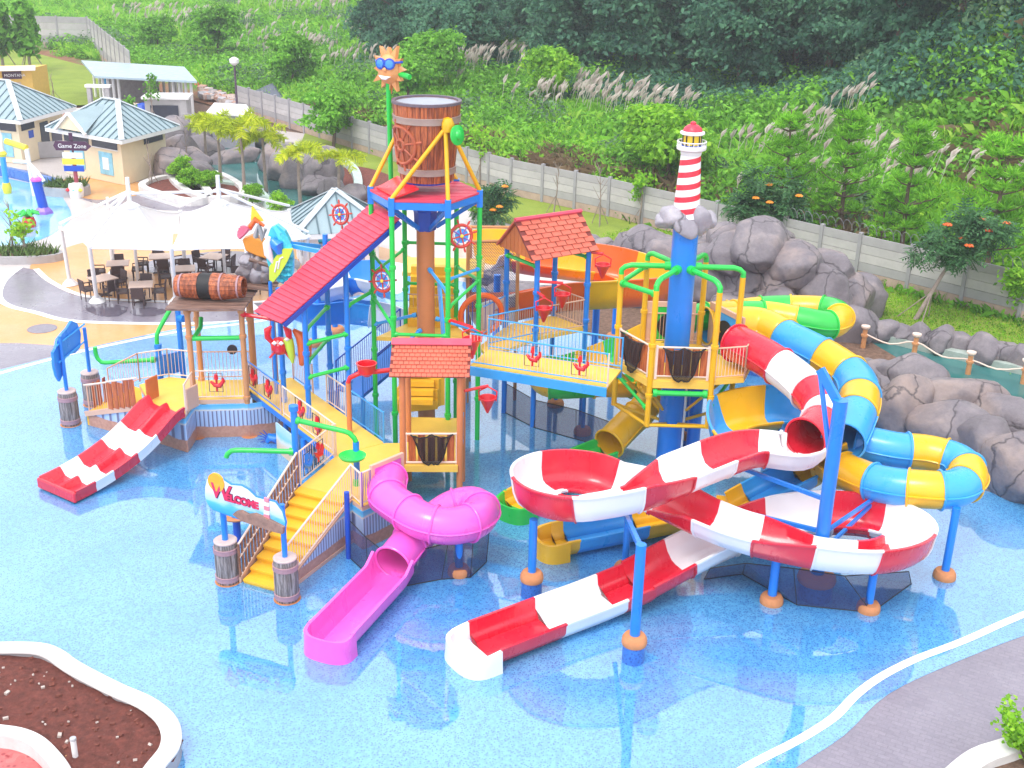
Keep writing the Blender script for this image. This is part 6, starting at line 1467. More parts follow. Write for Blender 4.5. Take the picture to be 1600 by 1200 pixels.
for f in (.04, .52): o = on_wall(k1, P1, P0, f, f+.42, 2.0, 2.5, WINM, 'window'); on_wall(k1, P1, P0, f-.01, f+.43, 1.94, 1.995, OFFW, 'sill', .08)
on_wall(k1, P0, P2, .5, .93, 2.0, 2.45, WINM, 'window')
on_wall(k1, P1, P0, .12, .36, .5, 1.75, PANELB, 'poster', .05); o = on_wall(k1, P1, P0, .62, .84, .45, 1.75, PANELB, 'poster', .05); on_wall(k1, P1, P0, .68, .78, .75, 1.45, OFFW, 'picture', .07)
mb = MB(); a = P1.lerp(P0, .1)+V(0, 0, 2.9); b_ = P1.lerp(P0, .62)+V(0, 0, 2.9); n_ = V((P0-P1).y, -(P0-P1).x, 0).normalized()
mb.add([a+n_*.75, b_+n_*.75, a.lerp(b_, .5)+n_*.75+V(0, 0, .95)], [(0, 1, 2)]); mb.obj('gable', SKIN, k1)
for q in (a, b_): MB().beam(q+n_*.8-V(0, 0, .1), a.lerp(b_, .5)+n_*.8+V(0, 0, .98), .14, .14).obj('gable_trim', OFFW, k1)
mb = MB(); top = a.lerp(b_, .5)+V(0, 0, .98); c = (P0+P1+P2+P3)/4+V(0, 0, 4.2)
mb.add([a+n_*.8, top+n_*.8, c, b_+n_*.8], [(0, 1, 2), (1, 3, 2)]); mb.obj('gable_roof', ROOFT, k1)
k2 = thing('kiosk', 'cream kiosk with an open dark doorway at the left picture edge', 'kiosk', at(30, 250), 'cream kiosks by the toddler pool')
Q0, Q1, Q2 = at(36, 257), at(-80, 243), at(104, 235); Q3 = Q1+(Q2-Q0)
wall_box(k2, [Q1, Q0, Q2, Q3], 2.8, SKIN); hip_roof(k2, Q1, Q0, Q2, Q3, 2.8, 4.6, .7, .25, 13)
on_wall(k2, Q1, Q0, .6, .97, 2.0, 2.5, WINM, 'window'); on_wall(k2, Q0, Q2, .06, .34, 2.0, 2.5, WINM, 'window'); on_wall(k2, Q1, Q0, .68, .9, .4, 1.85, PANELB, 'poster', .05)
on_wall(k2, Q0, Q2, .46, .64, .3, 2.2, WINM, 'doorway'); on_wall(k2, Q0, Q2, .70, .95, .3, 2.1, plain('dark slate panel', (0.10, 0.09, 0.13), .5), 'panel'); on_wall(k2, Q0, Q2, .2, .3, 1.45, 1.9, DBLUE, 'blue_notice')
MB().box(Q0.lerp(Q2, .7)+V(.7, -.9, .55), (3.4, .12, 1.0), .5).obj('low_wall', CONC, k2)
# pavilion behind the red roof
pv = thing('pavilion', 'white windowed pavilion with a pale teal pyramid roof behind the red plank roof', 'pavilion', at(530, 400))
c = at(527, 412); s_ = 1.55; an = .3; zE_, zA_ = zat(c, 346), zat(c, 296)
PV = [c+rot2(an) @ V(x*s_, y*s_, 0) for x, y in ((-1, -1), (1, -1), (1, 1), (-1, 1))]
for i in range(4):
    a, b_ = PV[i], PV[(i+1) % 4]; post(pv, a.x, a.y, 0, zE_-.1, .12, OFFW)
    for f in (0.1, .9): on_wall(pv, a, b_, f-.06, f+.06, .02, zE_-.1, OFFW, 'pier', .12)
    o = on_wall(pv, a, b_, .16, .84, .5, zE_-.55, plain('pale glass %d' % i, (0.35, 0.36, 0.42), .15, .2, 2), 'window', .04)
    for f in (.16, .5, .84): on_wall(pv, a, b_, f-.012, f+.012, .5, zE_-.5, OFFW, 'mullion', .09)
    on_wall(pv, a, b_, .16, .84, 1.22, 1.28, OFFW, 'transom', .09); on_wall(pv, a, b_, .1, .9, zE_-.48, zE_-.24, TEALM, 'teal_band', .1); on_wall(pv, a, b_, .1, .9, .02, .5, OFFW, 'dado', .08)
hip_roof(pv, *PV, zE_, zA_, .6, .0, 8)
# long open shed
sh = thing('long_shed', 'long open shed with a flat sloping pale roof above the kiosks', 'shed', at(210, 175))
S0, S1 = at(152, 187), at(304, 190); S2, S3 = at(290, 170), at(140, 166)
zf, zb_ = 3.3, 4.2
S0, S1, S2, S3 = at(165, 172), at(302, 181), at(285, 158), at(150, 152)
r_ = [atY(148, 122, S0.y-1.0), atY(308, 130, S1.y-1.0), atY(288, 107, S2.y+3), atY(127, 97, S3.y+3)]
MB().slab(r_, .15).obj('roof', paint('pale blue grey roof', (0.33, 0.43, 0.50), .4, .05, .06), sh)
def roofz(P):
    nn = (r_[1]-r_[0]).cross(r_[3]-r_[0]); return r_[0].z-(nn.x*(P.x-r_[0].x)+nn.y*(P.y-r_[0].y))/nn.z
for f in (0, .06, .12, .18, .8, .87, .94, 1.0):
    for (a, b_) in ((S0, S1), (S3, S2)):
        q = a.lerp(b_, f); post(sh, q.x, q.y, 0, roofz(q)-.02, .11, OFFW)
a, b_ = S3.lerp(S2, .25), S3.lerp(S2, .8)
MB().beam(a+V(0, -1.5, .95), b_+V(0, -1.5, .95), .3, 1.85).obj('back_wall', plain('taupe wall', (0.30, 0.27, 0.30), .8), sh); MB().beam(a+V(-.6, -1.4, 1.0), a+V(-.2, -1.6, 1.0), .2, 2.0).obj('door_frame', SBLUE, sh)
MB().beam(S0.lerp(S1, .3)+V(0, -1.2, .45), S1+V(-1.0, -1.2, .45), .2, .9).obj('parapet', CREAM, sh)
bn_ = thing('concrete_bunker', 'small grey concrete box with a dark opening in front of the long shed', 'concrete box', at(265, 190))
q = at(265, 190); MB().box(q+V(0, 0, .9), (3.0, 2.0, 1.8), .1).obj('body', CONC, bn_); MB().box(q+V(0, -1.0, .75), (2.0, .2, 1.2), .1).obj('opening', WINM, bn_); MB().box(q+V(0, 0, 1.87), (3.4, 2.3, .16), .1).obj('slab', OFFW, bn_)
tb_ = thing('concrete_gate', 'small pale concrete portal left of the long shed', 'gate', at(158, 180)); q = at(158, 178)
for dx in (-.7, .7): MB().box(q+V(dx, 0, 1.0), (.3, .4, 2.0)).obj('pier', CONC, tb_)
MB().box(q+V(0, 0, 2.1), (1.9, .5, .2)).obj('lintel', OFFW, tb_)
tp_ = at(225, 184); tag(MB().lathe(tp_, [(1.0, 0), (.9, .5), (.5, 1.0), (0, 1.15)], 9, smooth=False).obj('tarpaulin_heap', DBLUE), 'small heap under a blue tarpaulin in front of the shed', 'tarpaulin')
# yellow and blue booth
bo = thing('ticket_booth', 'yellow and blue booth with a dark name plate at the left picture edge', 'booth', at(20, 165))
b0_, b1_ = at(56, 166), at(-60, 170)
A_ = b1_; B_ = b0_
MB().prism([A_, B_, B_+V(.3, 2.5, 0), A_+V(.3, 2.5, 0)], .02, 2.9).obj('wall', plain('yellow plaster', (0.72, 0.46, 0.10), .7, .08), bo)
on_wall(bo, A_, B_, .3, 1.0, .1, 1.0, SBLUE, 'blue_dado', .06); on_wall(bo, A_, B_, .3, .84, 1.1, 1.9, plain('tan shutter', (0.55, 0.40, 0.28), .6), 'shutter', .06)
MB().beam(A_+V(0, -.4, 3.0), B_+V(.5, -.4, 3.0), 1.2, .22).obj('canopy', OFFW, bo)
pl_ = on_wall(bo, A_, B_, .60, .86, 2.15, 2.72, plain('dark plum board', (0.06, 0.02, 0.05), .5), 'name_plate', .1)
text(bo, 'MONTANA', A_.lerp(B_, .635)+V(0, -.13, 2.33), (B_-A_), (0, 0, 1), .30, OFFW, .01)

# small far things
rd = at(318, 150); o = MB().lathe(atY(320, 150, 108)*1.0, [(1.3, 0), (1.2, .6), (.8, 1.1), (0, 1.3)], 18).obj('red_tank', plain('faded red', (0.65, 0.06, 0.05), .5)); tag(o, 'faded red domed tank beside the rubble behind the shed', 'tank')
wr = thing('white_roofed_hut', 'low hut with a bright white flat roof behind the palms', 'hut', at(365, 190))
q = [at(322, 178, 2.2), at(398, 184, 2.2), at(385, 166, 2.2), at(335, 163, 2.2)]
MB().slab(q, .12).obj('roof', OFFW, wr); MB().prism([at(326, 178, 2.2), at(396, 183, 2.2), at(383, 168, 2.2), at(337, 165, 2.2)], .02, 2.19).obj('wall', plain('dim wall', (0.35, 0.33, 0.38), .8), wr)
lpz = at(372, 190); lpo = thing('lamp_post', 'slim dark lamp post with a pale head behind the palms', 'lamp post', lpz)
zz = zat(lpz, 100); MB().cyl(lpz, lpz+V(0, 0, zz), .1, .07, 8).obj('pole', plain('dark bronze', (0.10, 0.06, 0.10), .5), lpo); MB().lathe(lpz+V(0, 0, zz), [(.12, -.1), (.35, .1), (.35, .35), (.1, .5), (0, .5)], 12).obj('head', OFFW, lpo)
tt = thing('dark_tarpaulin_shelter', 'dark blue grey tarpaulin shelter on the far slope', 'shelter', at(420, 165))
q = [atY(382, 150, 98), atY(440, 152, 96), atY(488, 160, 97), atY(480, 140, 104), atY(438, 131, 105), atY(400, 138, 104)]
TARP = plain('dark tarpaulin', (0.055, 0.065, 0.10), .45, .3, .6)
mb = MB(); mb.add(q+[atY(425, 130, 100.5)], [(0, 1, 6), (1, 4, 6), (4, 5, 6), (5, 0, 6), (1, 2, 3, 4)]); mb.obj('sheet', TARP, tt)
for u, v in ((384, 150), (440, 152), (486, 160)): P = atY(u, v, 97); MB().cyl(V(P.x, P.y, 0), P, .06, None, 6).obj('pole', TAN, tt)
# rubble by the wall
RUB = [plain('rubble pale', (0.52, 0.42, 0.38), .9, .3, 3), plain('rubble red', (0.45, 0.25, 0.19), .9, .3, 3), plain('rubble grey', (0.38, 0.36, 0.38), .9, .3, 3)]
for (u0, u1, v0, v1, n_, lab) in ((315, 375, 142, 162, 110, 'heap of pale broken rubble beside the red tank'), (400, 480, 165, 182, 130, 'heap of reddish broken rubble behind the perimeter wall'), (75, 150, 172, 188, 80, 'strip of broken stones between kiosks and lawn')):
    mb = MB()
    for i in range(n_):
        f = random.random(); P = at(u0+(u1-u0)*f, v0+(v1-v0)*f+random.uniform(-6, 6), .4); s_ = random.uniform(.25, .75)
        mb.box(P, (s_, s_*.8, s_*.6), 0, random.randrange(3), (Matrix.Rotation(random.uniform(0, 6), 3, 'Z') @ Matrix.Rotation(random.uniform(-.6, .6), 3, 'X')))
    tag(mb.obj('rubble', RUB), lab, 'rubble', kind='stuff')

# ================================================================ CANOPY, TABLES AND CHAIRS
TENT, t, b = newmat('white tent fabric'); b.inputs['Base Color'].default_value = (.82, .81, .82, 1); tr = N(t, 'ShaderNodeBsdfTranslucent'); tr.inputs['Color'].default_value = (.8, .79, .8, 1); mx = N(t, 'ShaderNodeMixShader'); mx.inputs[0].default_value = .3; out = [n for n in t.nodes if n.type == 'OUTPUT_MATERIAL'][0]; L(t, b.outputs[0], mx.inputs[1]); L(t, tr.outputs[0], mx.inputs[2]); L(t, mx.outputs[0], out.inputs['Surface']); b.inputs['Roughness'].default_value = .6; b.inputs['Transmission Weight'].default_value = 0.0
tn = thing('tensile_canopy', 'white two peaked tensile canopy shading the dining tables', 'canopy', at(230, 440))
ZE = 2.55
cA, cB, cC, cD, cE = at(95, 358, ZE), at(140, 388, ZE), at(268, 391, ZE), at(282, 332, ZE+.3), at(168, 335, ZE+.2)
cF, cG, cH = at(385, 388, ZE), at(482, 372, ZE), at(452, 330, ZE+.3)
def cone(poly, apex, rtop, name):
    c = Vector((apex.x, apex.y, 0)); ring = []
    m_ = len(poly)
    for i in range(m_):
        a, b_ = poly[i], poly[(i+1) % m_]; l_ = (b_-a).length
        for k in range(10):
            f = k/10; P = a.lerp(b_, f); s_ = math.sin(PI*f); P = P.lerp(Vector((c.x, c.y, P.z)), .08*s_); P.z -= .0*s_; ring.append(P)
    n_ = len(ring); L_ = 9; mb = MB(); vs = []
    for j in range(L_+1):
        g = j/L_
        for P in ring:
            top = c+(Vector((P.x, P.y, 0))-c).normalized()*rtop
            q = P.lerp(Vector((top.x, top.y, apex.z)), g); q.z = P.z+(apex.z-P.z)*(g**1.3); vs.append(q)
    mb.add(vs, [(j*n_+i, j*n_+(i+1) % n_, (j+1)*n_+(i+1) % n_, (j+1)*n_+i) for j in range(L_) for i in range(n_)], 0, True)
    o = mb.obj(name, TENT, tn)
    for i in range(m_): MB().tube([vs[j*n_+i*10]+V(0, 0, .01) for j in range(L_+1)], .03, 5).obj('seam_cable', OFFW, o)
    mb = MB(); mb.tube(ring, .035, 5, closed=True); mb.obj('edge_cable', OFFW, o)
ap1 = (cA+cB+cC+cD+cE)/5; ap1 = Vector((*(at(202, 338, 4.0)).xy, 4.6)); ap1 = at(203, 322, 4.1); ap2 = at(343, 318, 4.1)
cone([cA, cB, cC, cD, cE], ap1, .35, 'membrane'); cone([cC, cF, cG, cH, cD], ap2, .35, 'membrane')
for a in (ap1, ap2):
    MB().cyl(a+V(0, 0, -.1), a+V(0, 0, 1.15), .1, .08, 10).obj('mast', OFFW, tn); MB().lathe(a, [(.38, -.05), (.38, .03), (0, .25)], 14).obj('mast_cap', OFFW, tn)
    for q in ((cD, cE, cA, cB) if a is ap1 else (cD, cH, cG)): MB().tube([a+V(0, 0, .6), q+V(0, 0, .25)], .06, 7).obj('truss', OFFW, tn)
MB().tube([ap1+V(0, 0, .5), ap2+V(0, 0, .5)], .06, 7).obj('truss', OFFW, tn)
for q, bpx in ((cA, (110, 445)), (cB, (152, 472)), (cC, (275, 474)), (cG, (470, 440)), (cF, None), (cE, None), (cD, None), (cH, None)):
    g_ = at(*bpx) if bpx else Vector((q.x, q.y, 0)); MB().tube([g_, q+V(0, 0, .1)], .085, 10).obj('pole', OFFW, tn)
    MB().lathe(Vector((g_.x, g_.y, 0)), [(.34, .02), (.3, .08), (.16, .22), (.1, .3)], 14).obj('pole_foot', OFFW, tn)
for (u, v) in ((216, 440), (178, 405), (352, 432)):
    q = at(u, v); MB().tube([q, q+V(0, 0, 2.9)], .07, 8).obj('pole', OFFW, tn)

RATT = plain('dark brown rattan', (0.075, 0.045, 0.045), .55, .35, 25, .5)
TABT = plain('pale table top', (0.55, 0.40, 0.33), .45, .1, 4)
def make_chair():
    T_ = thing('rattan_chair', '', 'chair', (0, 0, 0), 'rattan chairs under the canopy')
    MB().box((0, 0, .44), (.50, .50, .07)).obj('seat', RATT, T_, .015)
    mb = MB(); mb.box((0, .25, .68), (.50, .05, .46), 0, 0, Matrix.Rotation(-.12, 3, 'X')); mb.obj('backrest', RATT, T_, .02)
    for s_ in (-1, 1):
        MB().tube([V(.25*s_, -.2, .42), V(.26*s_, -.2, .64), V(.26*s_, .22, .66)], .028, 6).obj('armrest', RATT, T_)
        for y in (-.2, .22): MB().cyl((.21*s_, y, 0), (.22*s_, y, .42), .022, .028, 6).obj('leg', RATT, T_)
    return T_
def make_table():
    T_ = thing('dining_table', '', 'table', (0, 0, 0), 'dining tables under the canopy')
    MB().box((0, 0, .745), (.95, .95, .04)).obj('table_top', TABT, T_, .01)
    MB().cyl((0, 0, .03), (0, 0, .72), .04, None, 10).obj('pedestal', RATT, T_)
    for a in (.4, .4+PI/2): MB().box((0, 0, .03), (.75, .07, .05), a).obj('foot', RATT, T_)
    return T_
ch0, tb0 = make_chair(), make_table()
spots = [(184, 412, 'back left table beside the canopy pole'), (160, 435, 'front left table'), (220, 445, 'frontmost middle table'), (250, 401, 'back middle table'), (287, 420, 'table right of the centre pole'), (334, 401, 'back right table'), (367, 433, 'table beside the fallen barrel')]
sides = ['far', 'right', 'near', 'left']
first = True
for i, (u, v, nm) in enumerate(spots):
    P = at(u, v, .75); P.z = 0.02; a0 = .35+i*.5 if i % 2 else .25
    tb = tb0 if i == 0 else copy_tree(tb0); tb.location = P; tb.rotation_euler = (0, 0, a0)
    tb['label'] = 'square dining table, the '+nm+' under the canopy'
    for k in range(4):
        a = a0+k*PI/2+random.uniform(-.15, .15); dd = .72+random.uniform(-.04, .1)
        ch = ch0 if first else copy_tree(ch0); first = False
        ch.location = P+V(-math.sin(a)*dd*-1*-1, math.cos(a)*dd, 0); ch.rotation_euler = (0, 0, a+random.uniform(-.2, .2))
        ch['label'] = 'dark rattan chair on the '+['far', 'left', 'near', 'right'][k]+' side of the '+nm
# puddles and drain
fan_sheet('puddle', [(130, 478), (160, 474), (200, 480), (185, 494), (150, 492)], .0165, WETP)
fan_sheet('puddle', [(205, 484), (240, 480), (262, 486), (240, 494), (210, 493)], .0165, WETP)

# ================================================================ TODDLER POOL TOYS, SIGNS, PLANTERS
ar = thing('spray_arch', 'white and yellow spray arch standing in the toddler pool', 'spray arch', at(10, 300))
a0_, a1_ = at(12, 302), at(54, 306)
za_ = 2.2
MB().tube([a0_, a0_+V(0, 0, za_)], .16, 10).obj('post', SBLUE, ar); MB().lathe(a0_+V(0, 0, .3), [(.2, -.3), (.26, 0), (.2, .3)], 14).obj('collar', LEMON, ar); MB().lathe(a0_+V(0, 0, 2.2), [(.18, -.15), (.26, 0), (.18, .15)], 14).obj('collar', LEMON, ar)
MB().tube([a0_+V(0, 0, 2.2), a0_+V(0, 0, 3.2), a0_+V(-.2, 0, 3.9), a0_+V(-.8, 0, 4.3)], .13, 10).obj('bend', OFFW, ar)
MB().tube([a1_, a1_+V(-.1, 0, 2.6)], .13, 10).obj('post', OFFW, ar); MB().tube([a0_+V(.3, 0, 2.9), a1_+V(-.1, 0, 2.65)], .17, 10).obj('beam', LEMON, ar)
MB().tube([a1_+V(-.9, 0, 1.9), a1_+V(-.1, -.1, 1.9), a1_+V(.4, -.2, 1.4), a1_+V(.75, -.3, .9)], .1, 8).obj('spout', OFFW, ar)
sb = at(69, 333); sc_ = thing('water_cannon', 'royal blue water cannon with a pink collar in the toddler pool', 'water toy', sb)
MB().lathe(sb, [(.5, 0), (.45, .15), (.25, .35)], 6, smooth=False).obj('base', PURP, sc_); MB().cyl(sb+V(0, 0, .3), sb+V(-.2, 0, 1.7), .25, .25, 14).obj('barrel', DBLUE, sc_); MB().lathe(sb+V(-.2, 0, 1.7), [(.27, 0), (.3, .1), (.2, .2)], 14).obj('collar', PINK, sc_); MB().tube([sb+V(-.2, 0, 1.85), sb+V(-.3, 0, 2.4)], .12, 8).obj('neck', OFFW, sc_)
fw = at(46, 354); ft = thing('flower_fountain', 'small red and green flower shaped fountain in the toddler pool', 'fountain', fw)
MB().lathe(fw, [(.32, 0), (.36, .2), (.26, .5)], 14).obj('pot', FLAGR, ft)
for k in range(7): a = 2*PI*k/7; MB().tube([fw+V(0, 0, .5), fw+V(.3*math.cos(a), .3*math.sin(a), .75), fw+V(.6*math.cos(a), .6*math.sin(a), .65)], [.05, .12, .04], 6).obj('leaf', GGREEN, ft)
sg = at(122, 306); ps = thing('direction_sign', 'dark wooden Game Zone sign with yellow and blue boards beside the kiosk', 'sign', sg)
MB().cyl(sg, sg+V(0, 0, 2.2), .12, .1, 10).obj('post', plain('plum post', (0.35, 0.06, 0.09), .6), ps)
PLUM = plain('plum board', (0.07, 0.02, 0.06), .6)
MB().slab([sg+V(-.85, -.12, 2.55), sg+V(.8, -.12, 2.55), sg+V(1.1, -.12, 2.8), sg+V(.8, -.12, 3.05), sg+V(-.85, -.12, 3.05), sg+V(-.98, -.12, 2.8)], .06).obj('arrow_board', PLUM, ps)
text(ps, 'Game Zone', sg+V(-.72, -.2, 2.70), (1, 0, 0), (0, 0, 1), .32, OFFW, .008)
MB().box(sg+V(0, -.08, 3.3), (.2, .05, .4)).obj('finial', PLUM, ps)
for z, mt, w_ in ((2.28, OFFW, 1.1), (1.93, LEMON, 1.2), (1.55, DBLUE, 1.1)): MB().box(sg+V(0, -.12, z), (w_, .06, .3)).obj('board', mt, ps)
MB().cyl(sg+V(0, 0, 2.2), sg+V(0, 0, 3.3), .06, None, 8).obj('upper_post', PLUM, ps)
bi = at(126, 304)+V(0, -.6, 0); bt_ = thing('patterned_bin', 'small bin with red and teal pattern beside the direction sign', 'bin', bi)
MB().lathe(bi, [(.36, 0), (.42, .4), (.36, .75), (0, .78)], 14).obj('body', OFFW, bt_)
for k, mt in enumerate((FLAGR, TEALM, LEMON)): MB().lathe(bi+V(-.35+.35*k, -.3, .45), [(0, -.13), (.13, 0), (0, .13)], 10).obj('spot', mt, bt_)
GRASSM = plain('dark ornamental grass', (0.09, 0.16, 0.03), .8, .4, 8)
def tuft_planter(c, rx, ry, label, h=.5):
    T_ = thing('round_planter', label, 'planter', c, 'round planters by the toddler pool')
    pts = [c+V(rx*math.cos(2*PI*i/28), ry*math.sin(2*PI*i/28), 0) for i in range(28)]
    mb = MB(); sweep(mb, pts, [(0, 0), (0, h), (.18, h), (.18, 0)], closed=True); mb.obj('kerb', CONC, T_)
    MB().prism([c+(p-c)*.97 for p in pts], .02, h-.1).obj('soil', BROWN, T_)
    mb = MB()
    for i in range(380):
        a = random.uniform(0, 6.28); r_ = math.sqrt(random.random())*.9; P = c+V(rx*r_*math.cos(a), ry*r_*math.sin(a), h-.1); l = random.uniform(.3, .6); d = V(random.gauss(0, .25), random.gauss(0, .25), l); w_ = V(random.uniform(-.06, .06), random.uniform(-.06, .06), 0)
        mb.add([P-w_, P+w_, P+d*.6+w_*.7, P+d], [(0, 1, 2), (0, 2, 3)])
    o = mb.obj('grass', GRASSM, T_); o['kind'] = 'stuff'
    return T_
tuft_planter(at(105, 303), 1.3, .9, 'kerbed round planter of grass beside the direction sign')
tp2 = tuft_planter(at(18, 404), 2.4, 1.0, 'low oval planter of dark grass at the left edge below the toddler pool', .35)
# planters round the lagoon
for (pts, lab) in (([(228, 298), (262, 285), (300, 290), (322, 312), (300, 320), (262, 312)], 'white kerbed planter of brown soil behind the canopy peaks'), ([(275, 282), (330, 278), (372, 300), (365, 315), (310, 312)], 'white kerbed planter with small shrubs beside the lagoon')):
    ln_ = curve_px(pts, 0, .4, True); T_ = thing('kerbed_planter', lab, 'planter', ln_[0])
    mb = MB(); sweep(mb, ln_, [(0, 0), (0, .4), (.4, .4), (.4, 0)], closed=True); mb.obj('kerb', KERBW, T_)
    o = sheet('soil', ln_, .2, SOIL, None); o.parent = T_; o.matrix_parent_inverse = Matrix.Translation(-Vector(T_.location))
dr = at(66, 514); tag(MB().lathe(dr+V(0, 0, .012), [(.55, 0), (.55, .01), (0, .01)], 20).obj('drain_cover', plain('drain grey', (.25, .23, .27), .6)), 'round grey drain cover on the ochre path', 'drain cover')

# ================================================================ WATER FEATURES ON THE STRUCTURE
def cone_bucket(P, label, arm_from=None, r_=.23, h=.45, mount=None):
    T_ = thing('cone_bucket', label, 'tipping cone', P, 'red tipping cones')
    P = Vector(P); MB().lathe(P, [(.0, -h), (.03, -h+.01), (r_*.95, -.03), (r_*1.08, 0), (r_*1.08, .03), (r_*.95, .03), (r_*.9, -.02), (.05, -h*.7)], 18).obj('cone', FLAGR, T_)
    MB().tube([P+V(-r_, 0, -.08), P+V(-r_-.02, 0, .2), P+V(0, 0, .34), P+V(r_+.02, 0, .2), P+V(r_, 0, -.08)], .022, 6).obj('bail', FLAGR, T_)
    if arm_from is not None:
        A = Vector(arm_from); MB().tube([A, Vector((A.x, A.y, P.z+.36)).lerp(P+V(0, 0, .36), .05), P+V(0, 0, .36)], .045, 8).obj('arm', FLAGR, T_)
    return T_
cone_bucket(atY(762, 622, 29.9), 'red tipping cone right of the front gable tower', GP[1]+V(.1, .3, zat(V(-.9, 29.9, 0), 622)+.36))
cone_bucket(atY(738, 530, 31.6), 'red tipping cone behind the right end of the pink shingled roof', HX[5]+V(.05, -.1, zat(V(-1.2, 31.6, 0), 530)+.3), .26, .6)
cone_bucket(atY(850, 482, 34.2), 'red tipping cone hanging in front of the back gable tower', G[1]+V(0, 0, zat(V(1, 34.2, 0), 482)+.3))
cone_bucket(atY(879, 460, 34.6), 'red tipping cone between the two right posts of the back gable tower', G[1]+V(0, 0, zat(V(1.5, 34.6, 0), 460)+.2))
cone_bucket(atY(942, 414, 35.6), 'red tipping cone on a long arm beside the orange slide', G[2]+V(0, 0, zat(V(3, 35.6, 0), 414)+.45))
# red pot on the terracotta pole by the ramp
rp0 = R0.lerp(R1, .80)+V(-.35, -.35, 0); rpz = zat(rp0, 598)
rpot = thing('tipping_pot', 'red tipping pot on a bent red pipe above the ramp bridge', 'tipping pot', rp0)
MB().cyl(rp0+V(0, 0, .0), rp0+V(0, 0, rpz), .075, None, 12).obj('post', TERRA, rpot); MB().tube([rp0+V(0, 0, rpz), rp0+V(.05, 0, rpz+.15), rp0+V(.3, .05, rpz+.27), rp0+V(1.25, .25, rpz+.33)], .07, 10).obj('pipe', FLAGR, rpot)
MB().lathe(rp0+V(.52, .1, rpz+.3), [(.1, -.12), (.24, .0), (.28, .25), (.30, .27), (.25, .27), (.2, .05)], 18).obj('pot', FLAGR, rpot)
def spray_pipe(label, base, zb, pts, pmat=BLUE, r_=.07, pole_r=.09, cat='spray pipe'):
    T_ = thing('spray_pipe', label, cat, base, 'green spray pipes'); 
    if zb: MB().cyl(base, base+V(0, 0, zb), pole_r, None, 12).obj('post', pmat, T_); MB().lathe(base+V(0, 0, zb), [(pole_r, -.1), (pole_r*1.4, -.08), (pole_r*1.4, .06), (0, .07)], 12).obj('post_cap', pmat, T_)
    o = MB().tube([Vector(p) for p in smooth_path(pts, .15)], r_, 10).obj('pipe', GREEN, T_); MB().cyl(Vector(pts[0]), Vector(pts[0]).lerp(Vector(pts[1]), .12), r_*1.5, None, 10).obj('flange', GREEN, o)
    return T_
q = sTL+V(-.15, .4, 0); zq = zat(q, 637)
T_ = spray_pipe('tall green hooked spray pipe between two blue posts at the stair head', q, zq, [q+V(.05, 0, zq-.35), q+V(.8, -.05, zq-.5), q+V(1.45, -.15, zq-.62), q+V(1.62, -.18, zq-.85)])
q2 = q+V(1.62, -.18, 0); MB().cyl(q2+V(0, 0, 0), q2+V(0, 0, zq-.85), .085, None, 12).obj('post', BLUE, T_); MB().tube([q2+V(0, -.1, zq-1.9), q2+V(0, -.12, zq-2.4), q2+V(-.02, -.25, zq-3.0)], .085, 10).obj('spout', GREEN, T_)
c = q2+V(-.05, -.35, D1+.85); MB().lathe(c, [(.05, .0), (.33, .08), (.36, .14), (.30, .12), (.05, .05)], 20).obj('dish', GREEN, T_)
q = at(468, 760); zq = zat(q, 707); spray_pipe('long green spray pipe reaching left over the water from the stair head', sTL+V(-.15, .4, 0), 0, [sTL+V(-.2, .4, zat(sTL+V(-.15, .4, 0), 706)), sTL+V(-1.2, .42, zat(sTL+V(-.15, .4, 0), 706)), sTL+V(-1.85, .43, zat(sTL+V(-.15, .4, 0), 706)-.03), sTL+V(-2.0, .43, zat(sTL+V(-.15, .4, 0), 706)-.22)])
q = V(-11.3, 35.3, 0); zq = zat(q, 540); T_ = spray_pipe('green arch pipe on two blue posts behind the left platform', q, zq, [q+V(0, 0, zq-.05), q+V(.0, 0, zq+.35), q+V(.25, .2, zq+.85), q+V(.55, .4, zq+1.35)])
q2 = q+V(.6, .45, 0); MB().cyl(q2, q2+V(0, 0, zq+1.3), .09, None, 12).obj('post', BLUE, T_); MB().cyl(q2+V(0, 0, zq+.8), q2+V(.2, -.1, zq+.8), .12, None, 12).obj('valve', BLUE, T_)
MB().box(q.lerp(q2, .5)+V(0, 0, D1+.35), (.9, .12, .7), .7).obj('panel', BLUE, T_)
q3 = q+V(-.1, -.1, 0); zz = zat(q3, 562); spray_pipe('low green spray pipe reaching left from the blue posts of the left platform', q3, 0, [q3+V(0, 0, zz), q3+V(-1.2, .05, zz-.12), q3+V(-1.75, .08, zz-.16), q3+V(-1.9, .08, zz+.1), q3+V(-1.9, .08, zz+.35)])
q = at(545, 873); Tq = thing('mesh_post', 'deep blue post at the mural corner holding the mesh skirt', 'post', q); MB().cyl(q, q+V(0, 0, 1.9), .07, None, 12).obj('post', DBLUE, Tq)
q = at(366, 815); zq = .9; Tq = thing('spray_bowl', 'peach dish on a blue stem behind the welcome sign', 'spray bowl', at(372, 850)); P = at(372, 850)
MB().cyl(P, P+V(0, 0, .75), .1, None, 12).obj('stem', DBLUE, Tq); MB().lathe(P+V(0, 0, .75), [(.1, 0), (.33, .06), (.36, .11), (.28, .1), (.08, .06)], 22).obj('dish', FOOT, Tq); MB().cyl(P+V(0, 0, .8), P+V(0, 0, 1.2), .12, .1, 12).obj('nozzle', DBLUE, Tq)
